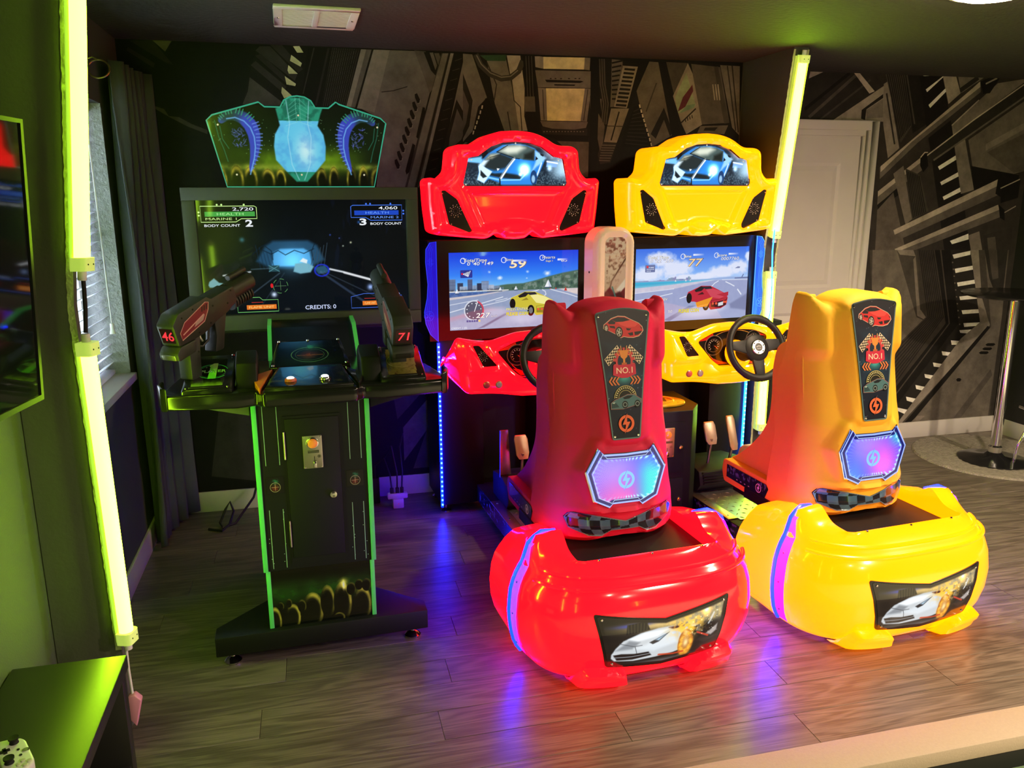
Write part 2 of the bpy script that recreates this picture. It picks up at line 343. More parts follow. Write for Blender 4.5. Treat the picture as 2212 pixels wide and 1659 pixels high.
# back-wall picture (x, z in metres on the wall)
MURAL = [(0,(40,38,34),[(-0.788,2.415),(-0.683,2.419),(-0.598,2.31),(-0.634,2.322)]),
(0,(95,90,81),[(-0.683,2.419),(-0.596,2.422),(-0.63,2.37)]),
(0,(45,42,38),[(-0.796,2.385),(-0.682,2.315),(-0.69,2.294),(-0.803,2.369)]),
(0,(38,36,32),[(-0.784,2.301),(-0.705,2.251),(-0.726,2.253)]),
(0,(75,71,64),[(-0.743,2.131),(-0.66,2.105),(-0.642,2.073),(-0.594,2.068),(-0.537,2.036),(-0.467,2.009),(-0.469,1.99),(-0.559,2.025),(-0.637,2.067)]),
(0,(26,24,22),[(-0.192,2.416),(0.065,2.417),(0.157,2.415),(-0.001,2.181),(-0.093,2.17),(-0.287,2.146),(-0.249,2.274),(-0.215,2.369)]),
(0,(52,49,44),[(-0.139,2.418),(-0.082,2.42),(0.013,2.31),(-0.011,2.293)]),
(0,(60,57,51),[(-0.189,2.41),(-0.139,2.412),(-0.018,2.281),(-0.031,2.253),(-0.21,2.39)]),
(0,(50,47,43),[(-0.215,2.366),(-0.186,2.375),(-0.043,2.247),(-0.056,2.224)]),
(0,(58,55,49),[(-0.238,2.321),(-0.214,2.341),(-0.073,2.224),(-0.092,2.195)]),
(0,(85,80,73),[(-0.247,2.264),(-0.1,2.15),(-0.113,2.133),(-0.291,2.135),(-0.261,2.197)]),
(0,(225,222,165),[(-0.029,2.416),(0.002,2.418),(0.02,2.388),(-0.011,2.387)]),
(0,(225,222,165),[(-0.04,2.375),(-0.024,2.364),(0.009,2.338),(0.002,2.321),(-0.048,2.347)]),
(0,(225,222,165),[(-0.057,2.327),(-0.014,2.287),(-0.057,2.286),(-0.063,2.302)]),
(0,(225,222,165),[(-0.078,2.274),(-0.026,2.239),(-0.03,2.228),(-0.072,2.235)]),
(0,(225,222,165),[(-0.095,2.223),(-0.05,2.182),(-0.088,2.168),(-0.1,2.195)]),
(0,(16,15,13),[(0.042,2.413),(0.163,2.416),(0.089,2.135),(-0.001,2.181)]),
(0,(60,57,51),[(0.073,2.412),(0.006,2.192)],0.006),
(0,(45,42,38),[(0.145,2.414),(0.066,2.137)],0.01),
(0,(70,66,60),[(0.163,2.415),(0.306,2.414),(0.219,2.137),(0.095,2.135)]),
(0,(28,26,24),[(0.169,2.414),(0.098,2.135)],0.007),
(0,(28,26,24),[(0.18,2.414),(0.108,2.135)],0.007),
(0,(28,26,24),[(0.191,2.415),(0.118,2.135)],0.007),
(0,(28,26,24),[(0.202,2.415),(0.128,2.135)],0.007),
(0,(28,26,24),[(0.213,2.416),(0.138,2.136)],0.007),
(0,(28,26,24),[(0.224,2.416),(0.148,2.136)],0.007),
(0,(28,26,24),[(0.235,2.416),(0.158,2.136)],0.007),
(0,(28,26,24),[(0.246,2.417),(0.168,2.136)],0.007),
(0,(28,26,24),[(0.257,2.417),(0.178,2.136)],0.007),
(0,(28,26,24),[(0.268,2.418),(0.188,2.137)],0.007),
(0,(28,26,24),[(0.28,2.418),(0.198,2.137)],0.007),
(0,(28,26,24),[(0.291,2.418),(0.208,2.137)],0.007),
(0,(28,26,24),[(0.302,2.419),(0.218,2.137)],0.007),
(0,(38,36,32),[(0.16,2.404),(0.3,2.409)],0.004),
(0,(38,36,32),[(0.155,2.381),(0.294,2.411)],0.004),
(0,(38,36,32),[(0.149,2.359),(0.287,2.389)],0.004),
(0,(38,36,32),[(0.144,2.336),(0.28,2.366)],0.004),
(0,(38,36,32),[(0.139,2.314),(0.273,2.343)],0.004),
(0,(38,36,32),[(0.133,2.291),(0.266,2.32)],0.004),
(0,(38,36,32),[(0.128,2.269),(0.259,2.298)],0.004),
(0,(38,36,32),[(0.122,2.246),(0.252,2.275)],0.004),
(0,(38,36,32),[(0.117,2.223),(0.245,2.252)],0.004),
(0,(38,36,32),[(0.111,2.2),(0.238,2.229)],0.004),
(0,(38,36,32),[(0.106,2.178),(0.231,2.206)],0.004),
(0,(38,36,32),[(0.1,2.155),(0.224,2.183)],0.004),
(0,(150,142,129),[(0.306,2.414),(0.359,2.414),(0.263,2.13),(0.219,2.137)]),
(0,(105,99,90),[(0.332,2.414),(0.359,2.414),(0.263,2.13),(0.242,2.132)]),
(0,(20,19,17),[(0.359,2.414),(0.369,2.414),(0.272,2.127),(0.263,2.13)]),
(0,(140,133,120),[(0.369,2.414),(0.396,2.415),(0.295,2.125),(0.272,2.127)]),
(0,(112,106,96),[(0.396,2.415),(0.636,2.415),(0.706,2.291),(0.651,2.208),(0.506,1.729),(0.354,1.73),(0.408,2.069),(0.295,2.125)]),
(0,(135,128,116),[(0.396,2.415),(0.451,2.415),(0.361,2.108),(0.295,2.125)]),
(0,(96,91,82),[(0.578,2.418),(0.636,2.415),(0.706,2.291),(0.651,2.208),(0.634,2.265)]),
(0,(50,47,43),[(0.401,2.21),(0.462,2.218),(0.536,2.24)],0.005),
(0,(22,20,18),[(0.573,2.203),(0.585,2.209),(0.601,2.175),(0.598,2.16),(0.586,2.158),(0.574,2.186)]),
(0,(150,142,129),[(0.601,2.175),(0.598,2.16),(0.586,2.157)],0.004),
(0,(22,20,18),[(0.558,2.162),(0.571,2.168),(0.586,2.133),(0.583,2.119),(0.571,2.117),(0.56,2.144)]),
(0,(150,142,129),[(0.586,2.133),(0.583,2.119),(0.571,2.116)],0.004),
(0,(22,20,18),[(0.544,2.121),(0.556,2.127),(0.572,2.092),(0.569,2.077),(0.557,2.076),(0.545,2.103)]),
(0,(150,142,129),[(0.572,2.092),(0.569,2.077),(0.556,2.075)],0.004),
(0,(22,20,18),[(0.529,2.079),(0.542,2.086),(0.557,2.05),(0.554,2.036),(0.542,2.034),(0.53,2.062)]),
(0,(150,142,129),[(0.557,2.05),(0.554,2.036),(0.542,2.033)],0.004),
(0,(22,20,18),[(0.515,2.038),(0.527,2.044),(0.543,2.009),(0.54,1.994),(0.527,1.993),(0.516,2.02)]),
(0,(150,142,129),[(0.543,2.009),(0.54,1.994),(0.527,1.991)],0.004),
(0,(22,20,18),[(0.5,1.996),(0.512,2.003),(0.528,1.967),(0.525,1.952),(0.513,1.951),(0.501,1.979)]),
(0,(150,142,129),[(0.528,1.967),(0.525,1.952),(0.512,1.95)],0.004),
(0,(22,20,18),[(0.485,1.955),(0.498,1.961),(0.513,1.925),(0.51,1.91),(0.498,1.909),(0.486,1.937)]),
(0,(150,142,129),[(0.513,1.925),(0.51,1.91),(0.498,1.908)],0.004),
(0,(22,20,18),[(0.47,1.913),(0.483,1.919),(0.498,1.883),(0.495,1.868),(0.483,1.867),(0.472,1.895)]),
(0,(150,142,129),[(0.498,1.883),(0.495,1.868),(0.483,1.866)],0.004),
(0,(22,20,18),[(0.456,1.871),(0.468,1.877),(0.484,1.841),(0.481,1.826),(0.468,1.825),(0.457,1.853)]),
(0,(150,142,129),[(0.484,1.841),(0.481,1.826),(0.468,1.824)],0.004),
(0,(20,19,17),[(0.613,2.14),(0.625,2.137),(0.624,2.113),(0.596,1.995),(0.583,1.98),(0.574,1.989),(0.581,2.018)]),
(0,(20,19,17),[(0.554,1.956),(0.568,1.947),(0.562,1.917),(0.53,1.808),(0.516,1.796),(0.511,1.814),(0.523,1.857)]),
(0,(22,20,18),[(0.626,2.412),(0.657,2.413),(0.718,2.383),(0.688,2.296),(0.661,2.324)]),
(0,(110,104,94),[(0.657,2.41),(0.675,2.411),(0.695,2.348),(0.685,2.325)]),
(0,(95,90,81),[(0.681,2.408),(0.706,2.409),(0.715,2.383),(0.701,2.348)]),
(0,(62,58,53),[(0.718,2.409),(0.843,2.413),(0.581,1.729),(0.506,1.729),(0.658,2.208)]),
(0,(118,112,101),[(0.725,2.409),(0.755,2.41),(0.556,1.729),(0.518,1.729),(0.657,2.202)]),
(0,(30,28,25),[(0.762,2.411),(0.565,1.729)],0.008),
(0,(135,128,116),[(0.767,2.411),(0.783,2.411),(0.601,1.754),(0.578,1.729)]),
(0,(20,19,17),[(0.786,2.412),(0.841,2.413),(0.734,2.002),(0.645,1.742),(0.594,1.729)]),
(0,(55,52,47),[(0.789,2.374),(0.826,2.387)],0.004),
(0,(55,52,47),[(0.775,2.325),(0.813,2.337)],0.004),
(0,(55,52,47),[(0.762,2.275),(0.8,2.287)],0.004),
(0,(55,52,47),[(0.748,2.225),(0.786,2.237)],0.004),
(0,(55,52,47),[(0.734,2.175),(0.772,2.187)],0.004),
(0,(55,52,47),[(0.721,2.124),(0.759,2.137)],0.004),
(0,(55,52,47),[(0.707,2.074),(0.745,2.086)],0.004),
(0,(55,52,47),[(0.693,2.023),(0.731,2.035)],0.004),
(0,(55,52,47),[(0.679,1.972),(0.717,1.984)],0.004),
(0,(55,52,47),[(0.665,1.921),(0.704,1.933)],0.004),
(0,(55,52,47),[(0.651,1.869),(0.69,1.882)],0.004),
(0,(55,52,47),[(0.637,1.818),(0.676,1.83)],0.004),
(0,(115,109,98),[(0.843,2.412),(0.88,2.411),(0.95,2.227),(0.908,2.155),(0.876,1.98),(0.744,1.894),(0.697,1.79),(0.733,1.972)]),
(0,(30,28,25),[(0.794,2.182),(0.874,2.046),(0.848,1.974),(0.698,1.851),(0.734,1.996)]),
(0,(92,87,79),[(0.796,2.135),(0.842,2.04),(0.816,1.979),(0.744,1.918),(0.752,1.985)]),
(0,(85,80,73),[(0.831,2.3),(0.846,2.277),(0.895,2.172),(0.882,2.16),(0.84,2.259)]),
(0,(14,13,12),[(0.886,2.411),(0.918,2.41),(0.981,2.31),(0.978,2.036),(0.944,2.005),(0.899,2.005),(0.921,2.155),(0.96,2.227)]),
(0,(220,209,189),[(0.953,2.179),(0.961,2.181),(0.957,2.162),(0.949,2.16)]),
(0,(220,209,189),[(0.941,2.148),(0.949,2.15),(0.945,2.13),(0.937,2.129)]),
(0,(220,209,189),[(0.929,2.117),(0.937,2.118),(0.933,2.099),(0.925,2.098)]),
(0,(220,209,189),[(0.917,2.086),(0.925,2.087),(0.921,2.068),(0.913,2.066)]),
(0,(220,209,189),[(0.905,2.054),(0.913,2.055),(0.909,2.036),(0.901,2.035)]),
(0,(220,209,189),[(0.893,2.023),(0.901,2.024),(0.897,2.005),(0.889,2.003)]),
(0,(220,209,189),[(0.881,1.991),(0.889,1.992),(0.885,1.973),(0.877,1.972)]),
(0,(220,209,189),[(0.869,1.959),(0.877,1.961),(0.873,1.941),(0.865,1.94)]),
(0,(22,20,18),[(0.833,2.415),(2.437,2.416),(2.458,2.02),(1.604,1.855),(0.825,1.967)]),
(0,(118,112,101),[(0.833,2.411),(0.882,2.409),(0.959,2.196),(0.91,2.147),(0.88,2.025),(0.825,1.967)]),
(0,(35,33,30),[(0.831,2.313),(0.881,2.179),(0.861,2.049),(0.825,1.983)]),
(0,(90,85,77),[(0.83,2.233),(0.861,2.154),(0.844,2.065),(0.826,2.024)]),
(0,(120,114,103),[(0.961,2.38),(1.065,2.391),(1.116,2.167),(1.183,2.029),(1.054,2.027),(1.002,2.165)]),
(0,(48,78,52),[(0.923,2.406),(1.067,2.414),(1.063,2.382),(0.961,2.38)]),
(0,(175,166,150),[(1.069,2.411),(1.143,2.412),(1.167,2.25),(1.165,2.103),(1.183,2.029),(1.135,2.028),(1.112,2.184)]),
(0,(50,47,43),[(0.961,2.372),(1.012,2.262),(0.998,2.181)],0.006),
(0,(45,42,38),[(1.072,2.126),(1.089,2.027)],0.006),
(0,(60,57,51),[(1.091,2.32),(1.108,2.184),(1.143,2.152),(1.152,2.028)],0.006),
(0,(14,13,12),[(0.95,2.192),(0.967,2.189),(1.045,2.027),(0.878,2.024),(0.896,2.082)]),
(0,(215,204,184),[(0.93,2.155),(0.937,2.156),(0.934,2.138),(0.927,2.138)]),
(0,(215,204,184),[(0.92,2.129),(0.927,2.129),(0.924,2.112),(0.917,2.111)]),
(0,(215,204,184),[(0.911,2.103),(0.918,2.103),(0.914,2.085),(0.907,2.085)]),
(0,(215,204,184),[(0.901,2.077),(0.908,2.077),(0.904,2.059),(0.897,2.059)]),
(0,(215,204,184),[(0.891,2.051),(0.898,2.051),(0.894,2.033),(0.887,2.033)]),
(0,(215,204,184),[(0.881,2.025),(0.888,2.025),(0.884,2.007),(0.877,2.006)]),
(0,(62,58,53),[(0.901,2.41),(0.926,2.359),(0.977,2.315),(1.038,2.293),(1.09,2.3),(1.134,2.334),(1.157,2.386)],0.03),
(0,(130,123,111),[(0.905,2.406),(0.93,2.362),(0.979,2.32),(1.038,2.3),(1.089,2.306),(1.13,2.338)],0.006),
(0,(14,13,12),[(1.157,2.412),(1.218,2.413),(1.246,2.021),(1.186,2.021)]),
(0,(70,66,60),[(1.174,2.411),(1.183,2.226),(1.199,2.037)],0.005),
(0,(70,66,60),[(1.189,2.412),(1.198,2.226),(1.214,2.038)],0.005),
(0,(70,66,60),[(1.205,2.412),(1.214,2.227),(1.231,2.038)],0.005),
(0,(95,90,81),[(1.165,2.205),(1.223,2.207),(1.228,2.129),(1.17,2.119)]),
(0,(12,11,10),[(1.17,2.128),(1.25,2.129),(1.251,2.03),(1.187,2.029)]),
(0,(150,142,129),[(1.223,2.411),(1.249,2.412),(1.251,2.353),(1.227,2.357)]),
(0,(228,215,160),[(1.271,2.41),(1.505,2.414),(1.502,2.353),(1.272,2.35)]),
(0,(140,133,120),[(1.249,2.412),(1.271,2.41),(1.272,2.35),(1.251,2.353)]),
(0,(128,121,110),[(1.505,2.414),(1.537,2.414),(1.534,2.35),(1.502,2.353)]),
(0,(116,110,99),[(1.225,2.345),(1.559,2.349),(1.547,2.258),(1.241,2.255)]),
(0,(18,17,15),[(1.281,2.295),(1.484,2.295),(1.501,2.291),(1.48,2.283),(1.29,2.282)]),
(0,(20,19,17),[(1.332,2.273),(1.453,2.274),(1.448,2.267),(1.335,2.266)]),
(0,(35,33,30),[(1.225,2.343),(1.559,2.347)],0.004),
(0,(45,42,38),[(1.308,2.301),(1.318,2.301)],0.006),
(0,(45,42,38),[(1.335,2.302),(1.345,2.302)],0.006),
(0,(45,42,38),[(1.366,2.302),(1.377,2.303)],0.006),
(0,(45,42,38),[(1.411,2.304),(1.422,2.304)],0.006),
(0,(45,42,38),[(1.448,2.305),(1.459,2.305)],0.006),
(0,(45,42,38),[(1.471,2.305),(1.481,2.306)],0.006),
(0,(222,208,150),[(1.287,2.251),(1.508,2.255),(1.488,2.084),(1.293,2.084)]),
(0,(125,118,107),[(1.241,2.253),(1.287,2.251),(1.294,2.084),(1.258,2.084)]),
(0,(125,118,107),[(1.508,2.255),(1.545,2.255),(1.523,2.082),(1.486,2.084)]),
(0,(60,57,51),[(1.268,2.244),(1.277,2.088)],0.005),
(0,(60,57,51),[(1.526,2.251),(1.504,2.088)],0.005),
(0,(110,104,94),[(1.255,2.081),(1.529,2.081),(1.518,2.049),(1.451,2.039),(1.323,2.042),(1.269,2.053)]),
(0,(38,36,32),[(1.259,2.051),(1.323,2.039),(1.451,2.038),(1.525,2.046),(1.526,2.007),(1.269,2.012)]),
(0,(130,123,111),[(1.273,2.028),(1.28,2.028),(1.28,2.023),(1.273,2.023)]),
(0,(130,123,111),[(1.29,2.029),(1.297,2.029),(1.297,2.024),(1.29,2.024)]),
(0,(130,123,111),[(1.308,2.029),(1.314,2.029),(1.314,2.024),(1.308,2.024)]),
(0,(130,123,111),[(1.325,2.029),(1.331,2.029),(1.331,2.024),(1.325,2.024)]),
(0,(130,123,111),[(1.342,2.029),(1.349,2.029),(1.349,2.024),(1.342,2.024)]),
(0,(130,123,111),[(1.36,2.03),(1.366,2.03),(1.366,2.025),(1.36,2.025)]),
(0,(130,123,111),[(1.377,2.03),(1.383,2.03),(1.384,2.025),(1.377,2.025)]),
(0,(130,123,111),[(1.394,2.03),(1.401,2.03),(1.401,2.025),(1.395,2.025)]),
(0,(130,123,111),[(1.412,2.03),(1.418,2.03),(1.418,2.025),(1.412,2.025)]),
(0,(130,123,111),[(1.429,2.031),(1.436,2.031),(1.436,2.026),(1.429,2.026)]),
(0,(130,123,111),[(1.447,2.031),(1.453,2.031),(1.453,2.026),(1.447,2.026)]),
(0,(130,123,111),[(1.464,2.031),(1.471,2.031),(1.471,2.026),(1.465,2.026)]),
(0,(130,123,111),[(1.482,2.031),(1.489,2.031),(1.489,2.026),(1.482,2.026)]),
(0,(130,123,111),[(1.5,2.032),(1.506,2.032),(1.506,2.027),(1.5,2.026)]),
(0,(10,9,8),[(1.269,2.012),(1.535,2.008),(1.529,1.979),(1.36,1.981)]),
(0,(98,93,84),[(1.351,1.977),(1.536,1.974),(1.535,1.785),(1.492,1.785),(1.453,1.897)]),
(0,(100,95,86),[(1.536,2.21),(1.606,2.203),(1.608,2.128),(1.543,2.126)]),
(0,(12,11,10),[(1.54,2.414),(1.588,2.412),(1.586,2.277),(1.619,2.06),(1.568,1.786),(1.544,1.785),(1.541,2.193)]),
(0,(78,74,67),[(1.59,2.41),(1.598,2.278),(1.619,2.178),(1.609,2.069)],0.008),
(0,(78,74,67),[(1.603,2.411),(1.611,2.278),(1.632,2.178),(1.622,2.069)],0.008),
(0,(78,74,67),[(1.616,2.411),(1.624,2.278),(1.645,2.179),(1.635,2.069)],0.008),
(0,(105,99,90),[(1.661,2.411),(1.727,2.407),(1.723,2.376),(1.682,2.163),(1.658,2.162),(1.661,2.254)]),
(0,(24,22,20),[(1.662,2.391),(1.722,2.405)],0.009),
(0,(24,22,20),[(1.663,2.368),(1.718,2.38)],0.009),
(0,(24,22,20),[(1.663,2.345),(1.714,2.355)],0.009),
(0,(24,22,20),[(1.664,2.322),(1.71,2.33)],0.009),
(0,(24,22,20),[(1.664,2.298),(1.706,2.305)],0.009),
(0,(24,22,20),[(1.665,2.275),(1.702,2.28)],0.009),
(0,(24,22,20),[(1.665,2.252),(1.698,2.255)],0.009),
(0,(24,22,20),[(1.666,2.229),(1.694,2.23)],0.009),
(0,(24,22,20),[(1.667,2.205),(1.69,2.205)],0.009),
(0,(150,142,129),[(1.726,2.38),(1.815,2.377),(1.756,2.158),(1.68,2.163)]),
(0,(26,24,22),[(1.737,2.368),(1.8,2.366),(1.797,2.354),(1.735,2.357)]),
(0,(26,24,22),[(1.732,2.348),(1.795,2.345),(1.792,2.334),(1.73,2.336)]),
(0,(26,24,22),[(1.727,2.327),(1.79,2.324),(1.787,2.313),(1.725,2.315)]),
(0,(26,24,22),[(1.722,2.306),(1.785,2.303),(1.782,2.292),(1.72,2.294)]),
(0,(26,24,22),[(1.717,2.285),(1.78,2.282),(1.777,2.271),(1.715,2.273)]),
(0,(26,24,22),[(1.712,2.264),(1.775,2.261),(1.772,2.25),(1.709,2.252)]),
(0,(26,24,22),[(1.707,2.243),(1.77,2.24),(1.767,2.228),(1.704,2.231)]),
(0,(26,24,22),[(1.702,2.222),(1.765,2.219),(1.762,2.207),(1.699,2.21)]),
(0,(26,24,22),[(1.697,2.201),(1.76,2.198),(1.757,2.186),(1.694,2.189)]),
(0,(26,24,22),[(1.692,2.18),(1.755,2.177),(1.752,2.165),(1.689,2.168)]),
(0,(16,15,13),[(1.722,2.409),(1.882,2.41),(1.811,2.254),(1.776,2.156),(1.757,2.158),(1.817,2.377),(1.726,2.38)]),
(0,(140,133,120),[(1.663,2.154),(1.769,2.156),(1.701,1.972),(1.625,1.975)]),
(0,(25,23,21),[(1.711,2.138),(1.667,1.984)],0.008),
(0,(60,57,51),[(1.642,2.061),(1.737,2.06)],0.005),
(0,(48,45,41),[(1.611,1.971),(1.701,1.969),(1.666,1.864),(1.604,1.855),(1.589,1.906)]),
(0,(105,99,90),[(1.613,1.958),(1.695,1.957)],0.006),
(0,(105,99,90),[(1.611,1.944),(1.689,1.943)],0.006),
(0,(105,99,90),[(1.608,1.931),(1.684,1.93)],0.006),
(0,(105,99,90),[(1.606,1.917),(1.679,1.916)],0.006),
(0,(105,99,90),[(1.603,1.903),(1.673,1.902)],0.006),
(0,(105,99,90),[(1.601,1.889),(1.668,1.888)],0.006),
(0,(105,99,90),[(1.598,1.876),(1.663,1.874)],0.006),
(0,(95,90,81),[(1.589,2.127),(1.628,2.06),(1.62,1.975),(1.603,1.924),(1.587,1.992)]),
(0,(108,102,92),[(1.882,2.406),(1.941,2.404),(2.048,2.11),(2.033,2.015),(1.918,1.953),(1.833,2.174),(1.811,2.25)]),
(0,(30,28,25),[(1.904,2.022),(1.979,2.165),(2.04,2.032),(2.023,2.01),(1.982,2.1),(1.936,1.996)]),
(0,(70,66,60),[(1.872,2.141),(1.929,2.295)],0.008),
(0,(14,13,12),[(1.8,2.165),(1.835,2.179),(1.913,1.953),(1.735,1.951),(1.742,2.028)]),
(0,(215,204,184),[(1.827,2.178),(1.835,2.179),(1.839,2.161),(1.831,2.161)]),
(0,(215,204,184),[(1.837,2.153),(1.844,2.153),(1.849,2.136),(1.841,2.135)]),
(0,(215,204,184),[(1.846,2.128),(1.854,2.128),(1.858,2.11),(1.85,2.11)]),
(0,(215,204,184),[(1.855,2.102),(1.863,2.103),(1.868,2.085),(1.86,2.085)]),
(0,(215,204,184),[(1.865,2.077),(1.873,2.077),(1.877,2.059),(1.87,2.059)]),
(0,(215,204,184),[(1.875,2.051),(1.882,2.052),(1.887,2.034),(1.879,2.033)]),
(0,(215,204,184),[(1.884,2.026),(1.892,2.026),(1.896,2.008),(1.889,2.008)]),
(0,(215,204,184),[(1.894,2.0),(1.902,2.0),(1.906,1.982),(1.898,1.982)]),
(0,(215,204,184),[(1.904,1.974),(1.911,1.974),(1.916,1.956),(1.908,1.956)]),
(0,(45,42,38),[(1.796,2.14),(1.834,2.157)],0.005),
(0,(45,42,38),[(1.791,2.121),(1.84,2.135)],0.005),
(0,(45,42,38),[(1.786,2.102),(1.846,2.113)],0.005),
(0,(45,42,38),[(1.781,2.083),(1.853,2.091)],0.005),
(0,(45,42,38),[(1.775,2.064),(1.86,2.069)],0.005),
(0,(45,42,38),[(1.77,2.046),(1.866,2.047)],0.005),
(0,(45,42,38),[(1.765,2.027),(1.873,2.025)],0.005),
(0,(45,42,38),[(1.76,2.008),(1.879,2.002)],0.005),
(0,(45,42,38),[(1.755,1.989),(1.886,1.98)],0.005),
(0,(45,42,38),[(1.75,1.97),(1.893,1.958)],0.005),
(0,(15,14,12),[(1.934,2.408),(1.979,2.407),(2.089,2.028),(2.035,2.013)]),
(0,(75,71,64),[(1.982,2.407),(2.117,2.405),(2.038,2.234)]),
(0,(150,142,129),[(2.114,2.405),(2.146,2.35),(2.219,2.077),(2.123,2.023),(2.088,2.085),(2.031,2.228)]),
(0,(150,165,130),[(2.107,2.355),(2.174,2.181),(2.068,2.135),(2.043,2.22)]),
(0,(98,40,50),[(2.064,2.145),(2.109,2.172),(2.154,2.258),(2.147,2.292),(2.092,2.223)]),
(0,(120,150,120),[(2.076,2.136),(2.163,2.168),(2.17,2.19),(2.118,2.18)]),
(0,(40,38,34),[(2.088,2.085),(2.175,2.164)],0.008),
(0,(50,47,43),[(2.112,2.107),(2.116,2.09)],0.006),
(0,(50,47,43),[(2.125,2.114),(2.129,2.097)],0.006),
(0,(50,47,43),[(2.139,2.121),(2.143,2.104)],0.006),
(0,(50,47,43),[(2.152,2.128),(2.156,2.111)],0.006),
(0,(92,87,79),[(2.134,2.402),(2.314,2.39),(2.39,2.09),(2.217,2.078)]),
(0,(72,68,61),[(2.299,2.394),(2.39,2.09),(2.357,2.085),(2.275,2.389)]),
(0,(165,156,141),[(2.273,2.297),(2.29,2.212)],0.007),
(0,(165,156,141),[(2.289,2.298),(2.306,2.212)],0.007),
(0,(165,156,141),[(2.305,2.298),(2.322,2.212)],0.007),
(0,(120,114,103),[(2.313,2.401),(2.436,2.399),(2.458,2.02),(2.409,2.064)]),
(0,(50,47,43),[(2.388,2.4),(2.45,2.038)],0.008),
(0,(55,52,47),[(2.358,2.399),(2.433,2.046)],0.008),
(0,(105,99,90),[(2.208,2.069),(2.383,2.076),(2.361,2.026),(2.19,2.031)]),
(0,(35,33,30),[(2.238,2.061),(2.318,2.064),(2.299,2.044),(2.229,2.044)]),
(1,(46,43,39),[(3.035,2.457),(4.627,2.457),(4.834,1.238),(3.624,1.265),(3.607,1.594),(3.596,2.129),(3.008,2.131)]),
(1,(150,142,129),[(3.039,2.455),(3.13,2.456),(3.032,2.379)]),
(1,(40,38,34),[(3.13,2.456),(3.374,2.459),(3.524,2.321),(3.235,2.135),(3.007,2.133),(3.032,2.379)]),
(1,(72,68,61),[(3.053,2.152),(3.377,2.428)],0.02),
(1,(62,58,53),[(3.13,2.137),(3.469,2.383)],0.012),
(1,(24,22,20),[(3.02,2.199),(3.317,2.454)],0.02),
(1,(170,161,146),[(3.348,2.455),(3.389,2.456),(3.507,2.317),(3.47,2.302)]),
(1,(140,133,120),[(3.22,2.135),(3.579,2.356),(3.61,2.135)]),
(1,(32,30,27),[(3.425,2.203),(3.571,2.302),(3.573,2.278),(3.459,2.207),(3.456,2.143),(3.426,2.15)]),
(1,(112,106,96),[(3.459,2.203),(3.574,2.273),(3.587,2.161),(3.465,2.151)]),
(1,(125,118,107),[(3.568,2.362),(3.598,2.379),(3.729,1.974),(3.651,1.911),(3.592,2.12)]),
(1,(45,42,38),[(3.595,2.307),(3.691,1.998)],0.012),
(1,(66,62,56),[(3.574,2.443),(3.717,2.452),(3.807,2.116),(3.735,2.007),(3.711,2.081)]),
(1,(30,28,25),[(3.588,2.442),(3.727,2.032)],0.008),
(1,(30,28,25),[(3.603,2.443),(3.736,2.042)],0.008),
(1,(30,28,25),[(3.618,2.443),(3.745,2.052)],0.008),
(1,(30,28,25),[(3.632,2.444),(3.753,2.062)],0.008),
(1,(30,28,25),[(3.647,2.444),(3.762,2.072)],0.008),
(1,(30,28,25),[(3.662,2.445),(3.771,2.082)],0.008),
(1,(30,28,25),[(3.676,2.445),(3.78,2.092)],0.008),
(1,(30,28,25),[(3.691,2.445),(3.789,2.102)],0.008),
(1,(30,28,25),[(3.706,2.446),(3.797,2.112)],0.008),
(1,(30,28,25),[(3.717,2.452),(3.859,2.454),(3.96,2.151),(3.818,2.066)]),
(1,(70,66,60),[(3.731,2.447),(3.826,2.124)],0.01),
(1,(24,22,20),[(3.824,2.453),(3.997,2.455),(4.175,1.944),(4.395,1.248),(4.183,1.252),(3.981,1.917),(3.904,2.15)]),
(1,(236,226,196),[(3.849,2.45),(3.899,2.458),(3.859,2.417)]),
(1,(236,226,196),[(3.882,2.337),(4.0,2.453),(4.01,2.435),(3.894,2.321)]),
(1,(236,226,196),[(3.915,2.243),(4.03,2.348),(4.04,2.33),(3.93,2.225)]),
(1,(236,226,196),[(4.039,1.86),(4.171,1.934),(4.177,1.906),(4.054,1.839)]),
(1,(236,226,196),[(4.07,1.761),(4.203,1.826),(4.209,1.798),(4.083,1.741)]),
(1,(236,226,196),[(4.102,1.666),(4.233,1.727),(4.241,1.699),(4.115,1.645)]),
(1,(236,226,196),[(4.201,1.375),(4.342,1.421),(4.35,1.383),(4.22,1.353)]),
(1,(236,226,196),[(4.233,1.275),(4.375,1.309),(4.387,1.279),(4.245,1.255)]),
(1,(145,137,124),[(4.0,2.455),(4.102,2.454),(4.149,2.32),(4.066,2.252)]),
(1,(112,106,96),[(4.11,2.12),(4.225,2.038),(4.344,1.711),(4.244,1.684),(4.166,1.935)]),
(1,(105,99,90),[(4.344,1.41),(4.429,1.436),(4.494,1.245),(4.403,1.247)]),
(1,(100,95,86),[(4.117,2.454),(4.314,2.454),(4.281,2.398),(4.152,2.32)]),
(1,(40,38,34),[(4.145,2.337),(4.272,2.453)],0.03),
(1,(105,99,90),[(4.11,2.12),(4.429,2.389),(4.629,2.445),(4.638,2.395),(4.219,2.038)]),
(1,(150,142,129),[(4.11,2.12),(4.298,2.282)],0.008),
(1,(96,91,82),[(4.252,2.03),(4.657,2.282),(4.733,1.834),(4.651,1.815),(4.309,1.863)]),
(1,(118,112,101),[(4.393,2.006),(4.68,2.146),(4.687,2.104),(4.4,1.963)]),
(1,(80,76,68),[(4.412,1.954),(4.692,2.078),(4.733,1.834),(4.65,1.821)]),
(1,(22,20,18),[(4.297,1.866),(4.697,1.806),(4.696,1.746),(4.344,1.71)]),
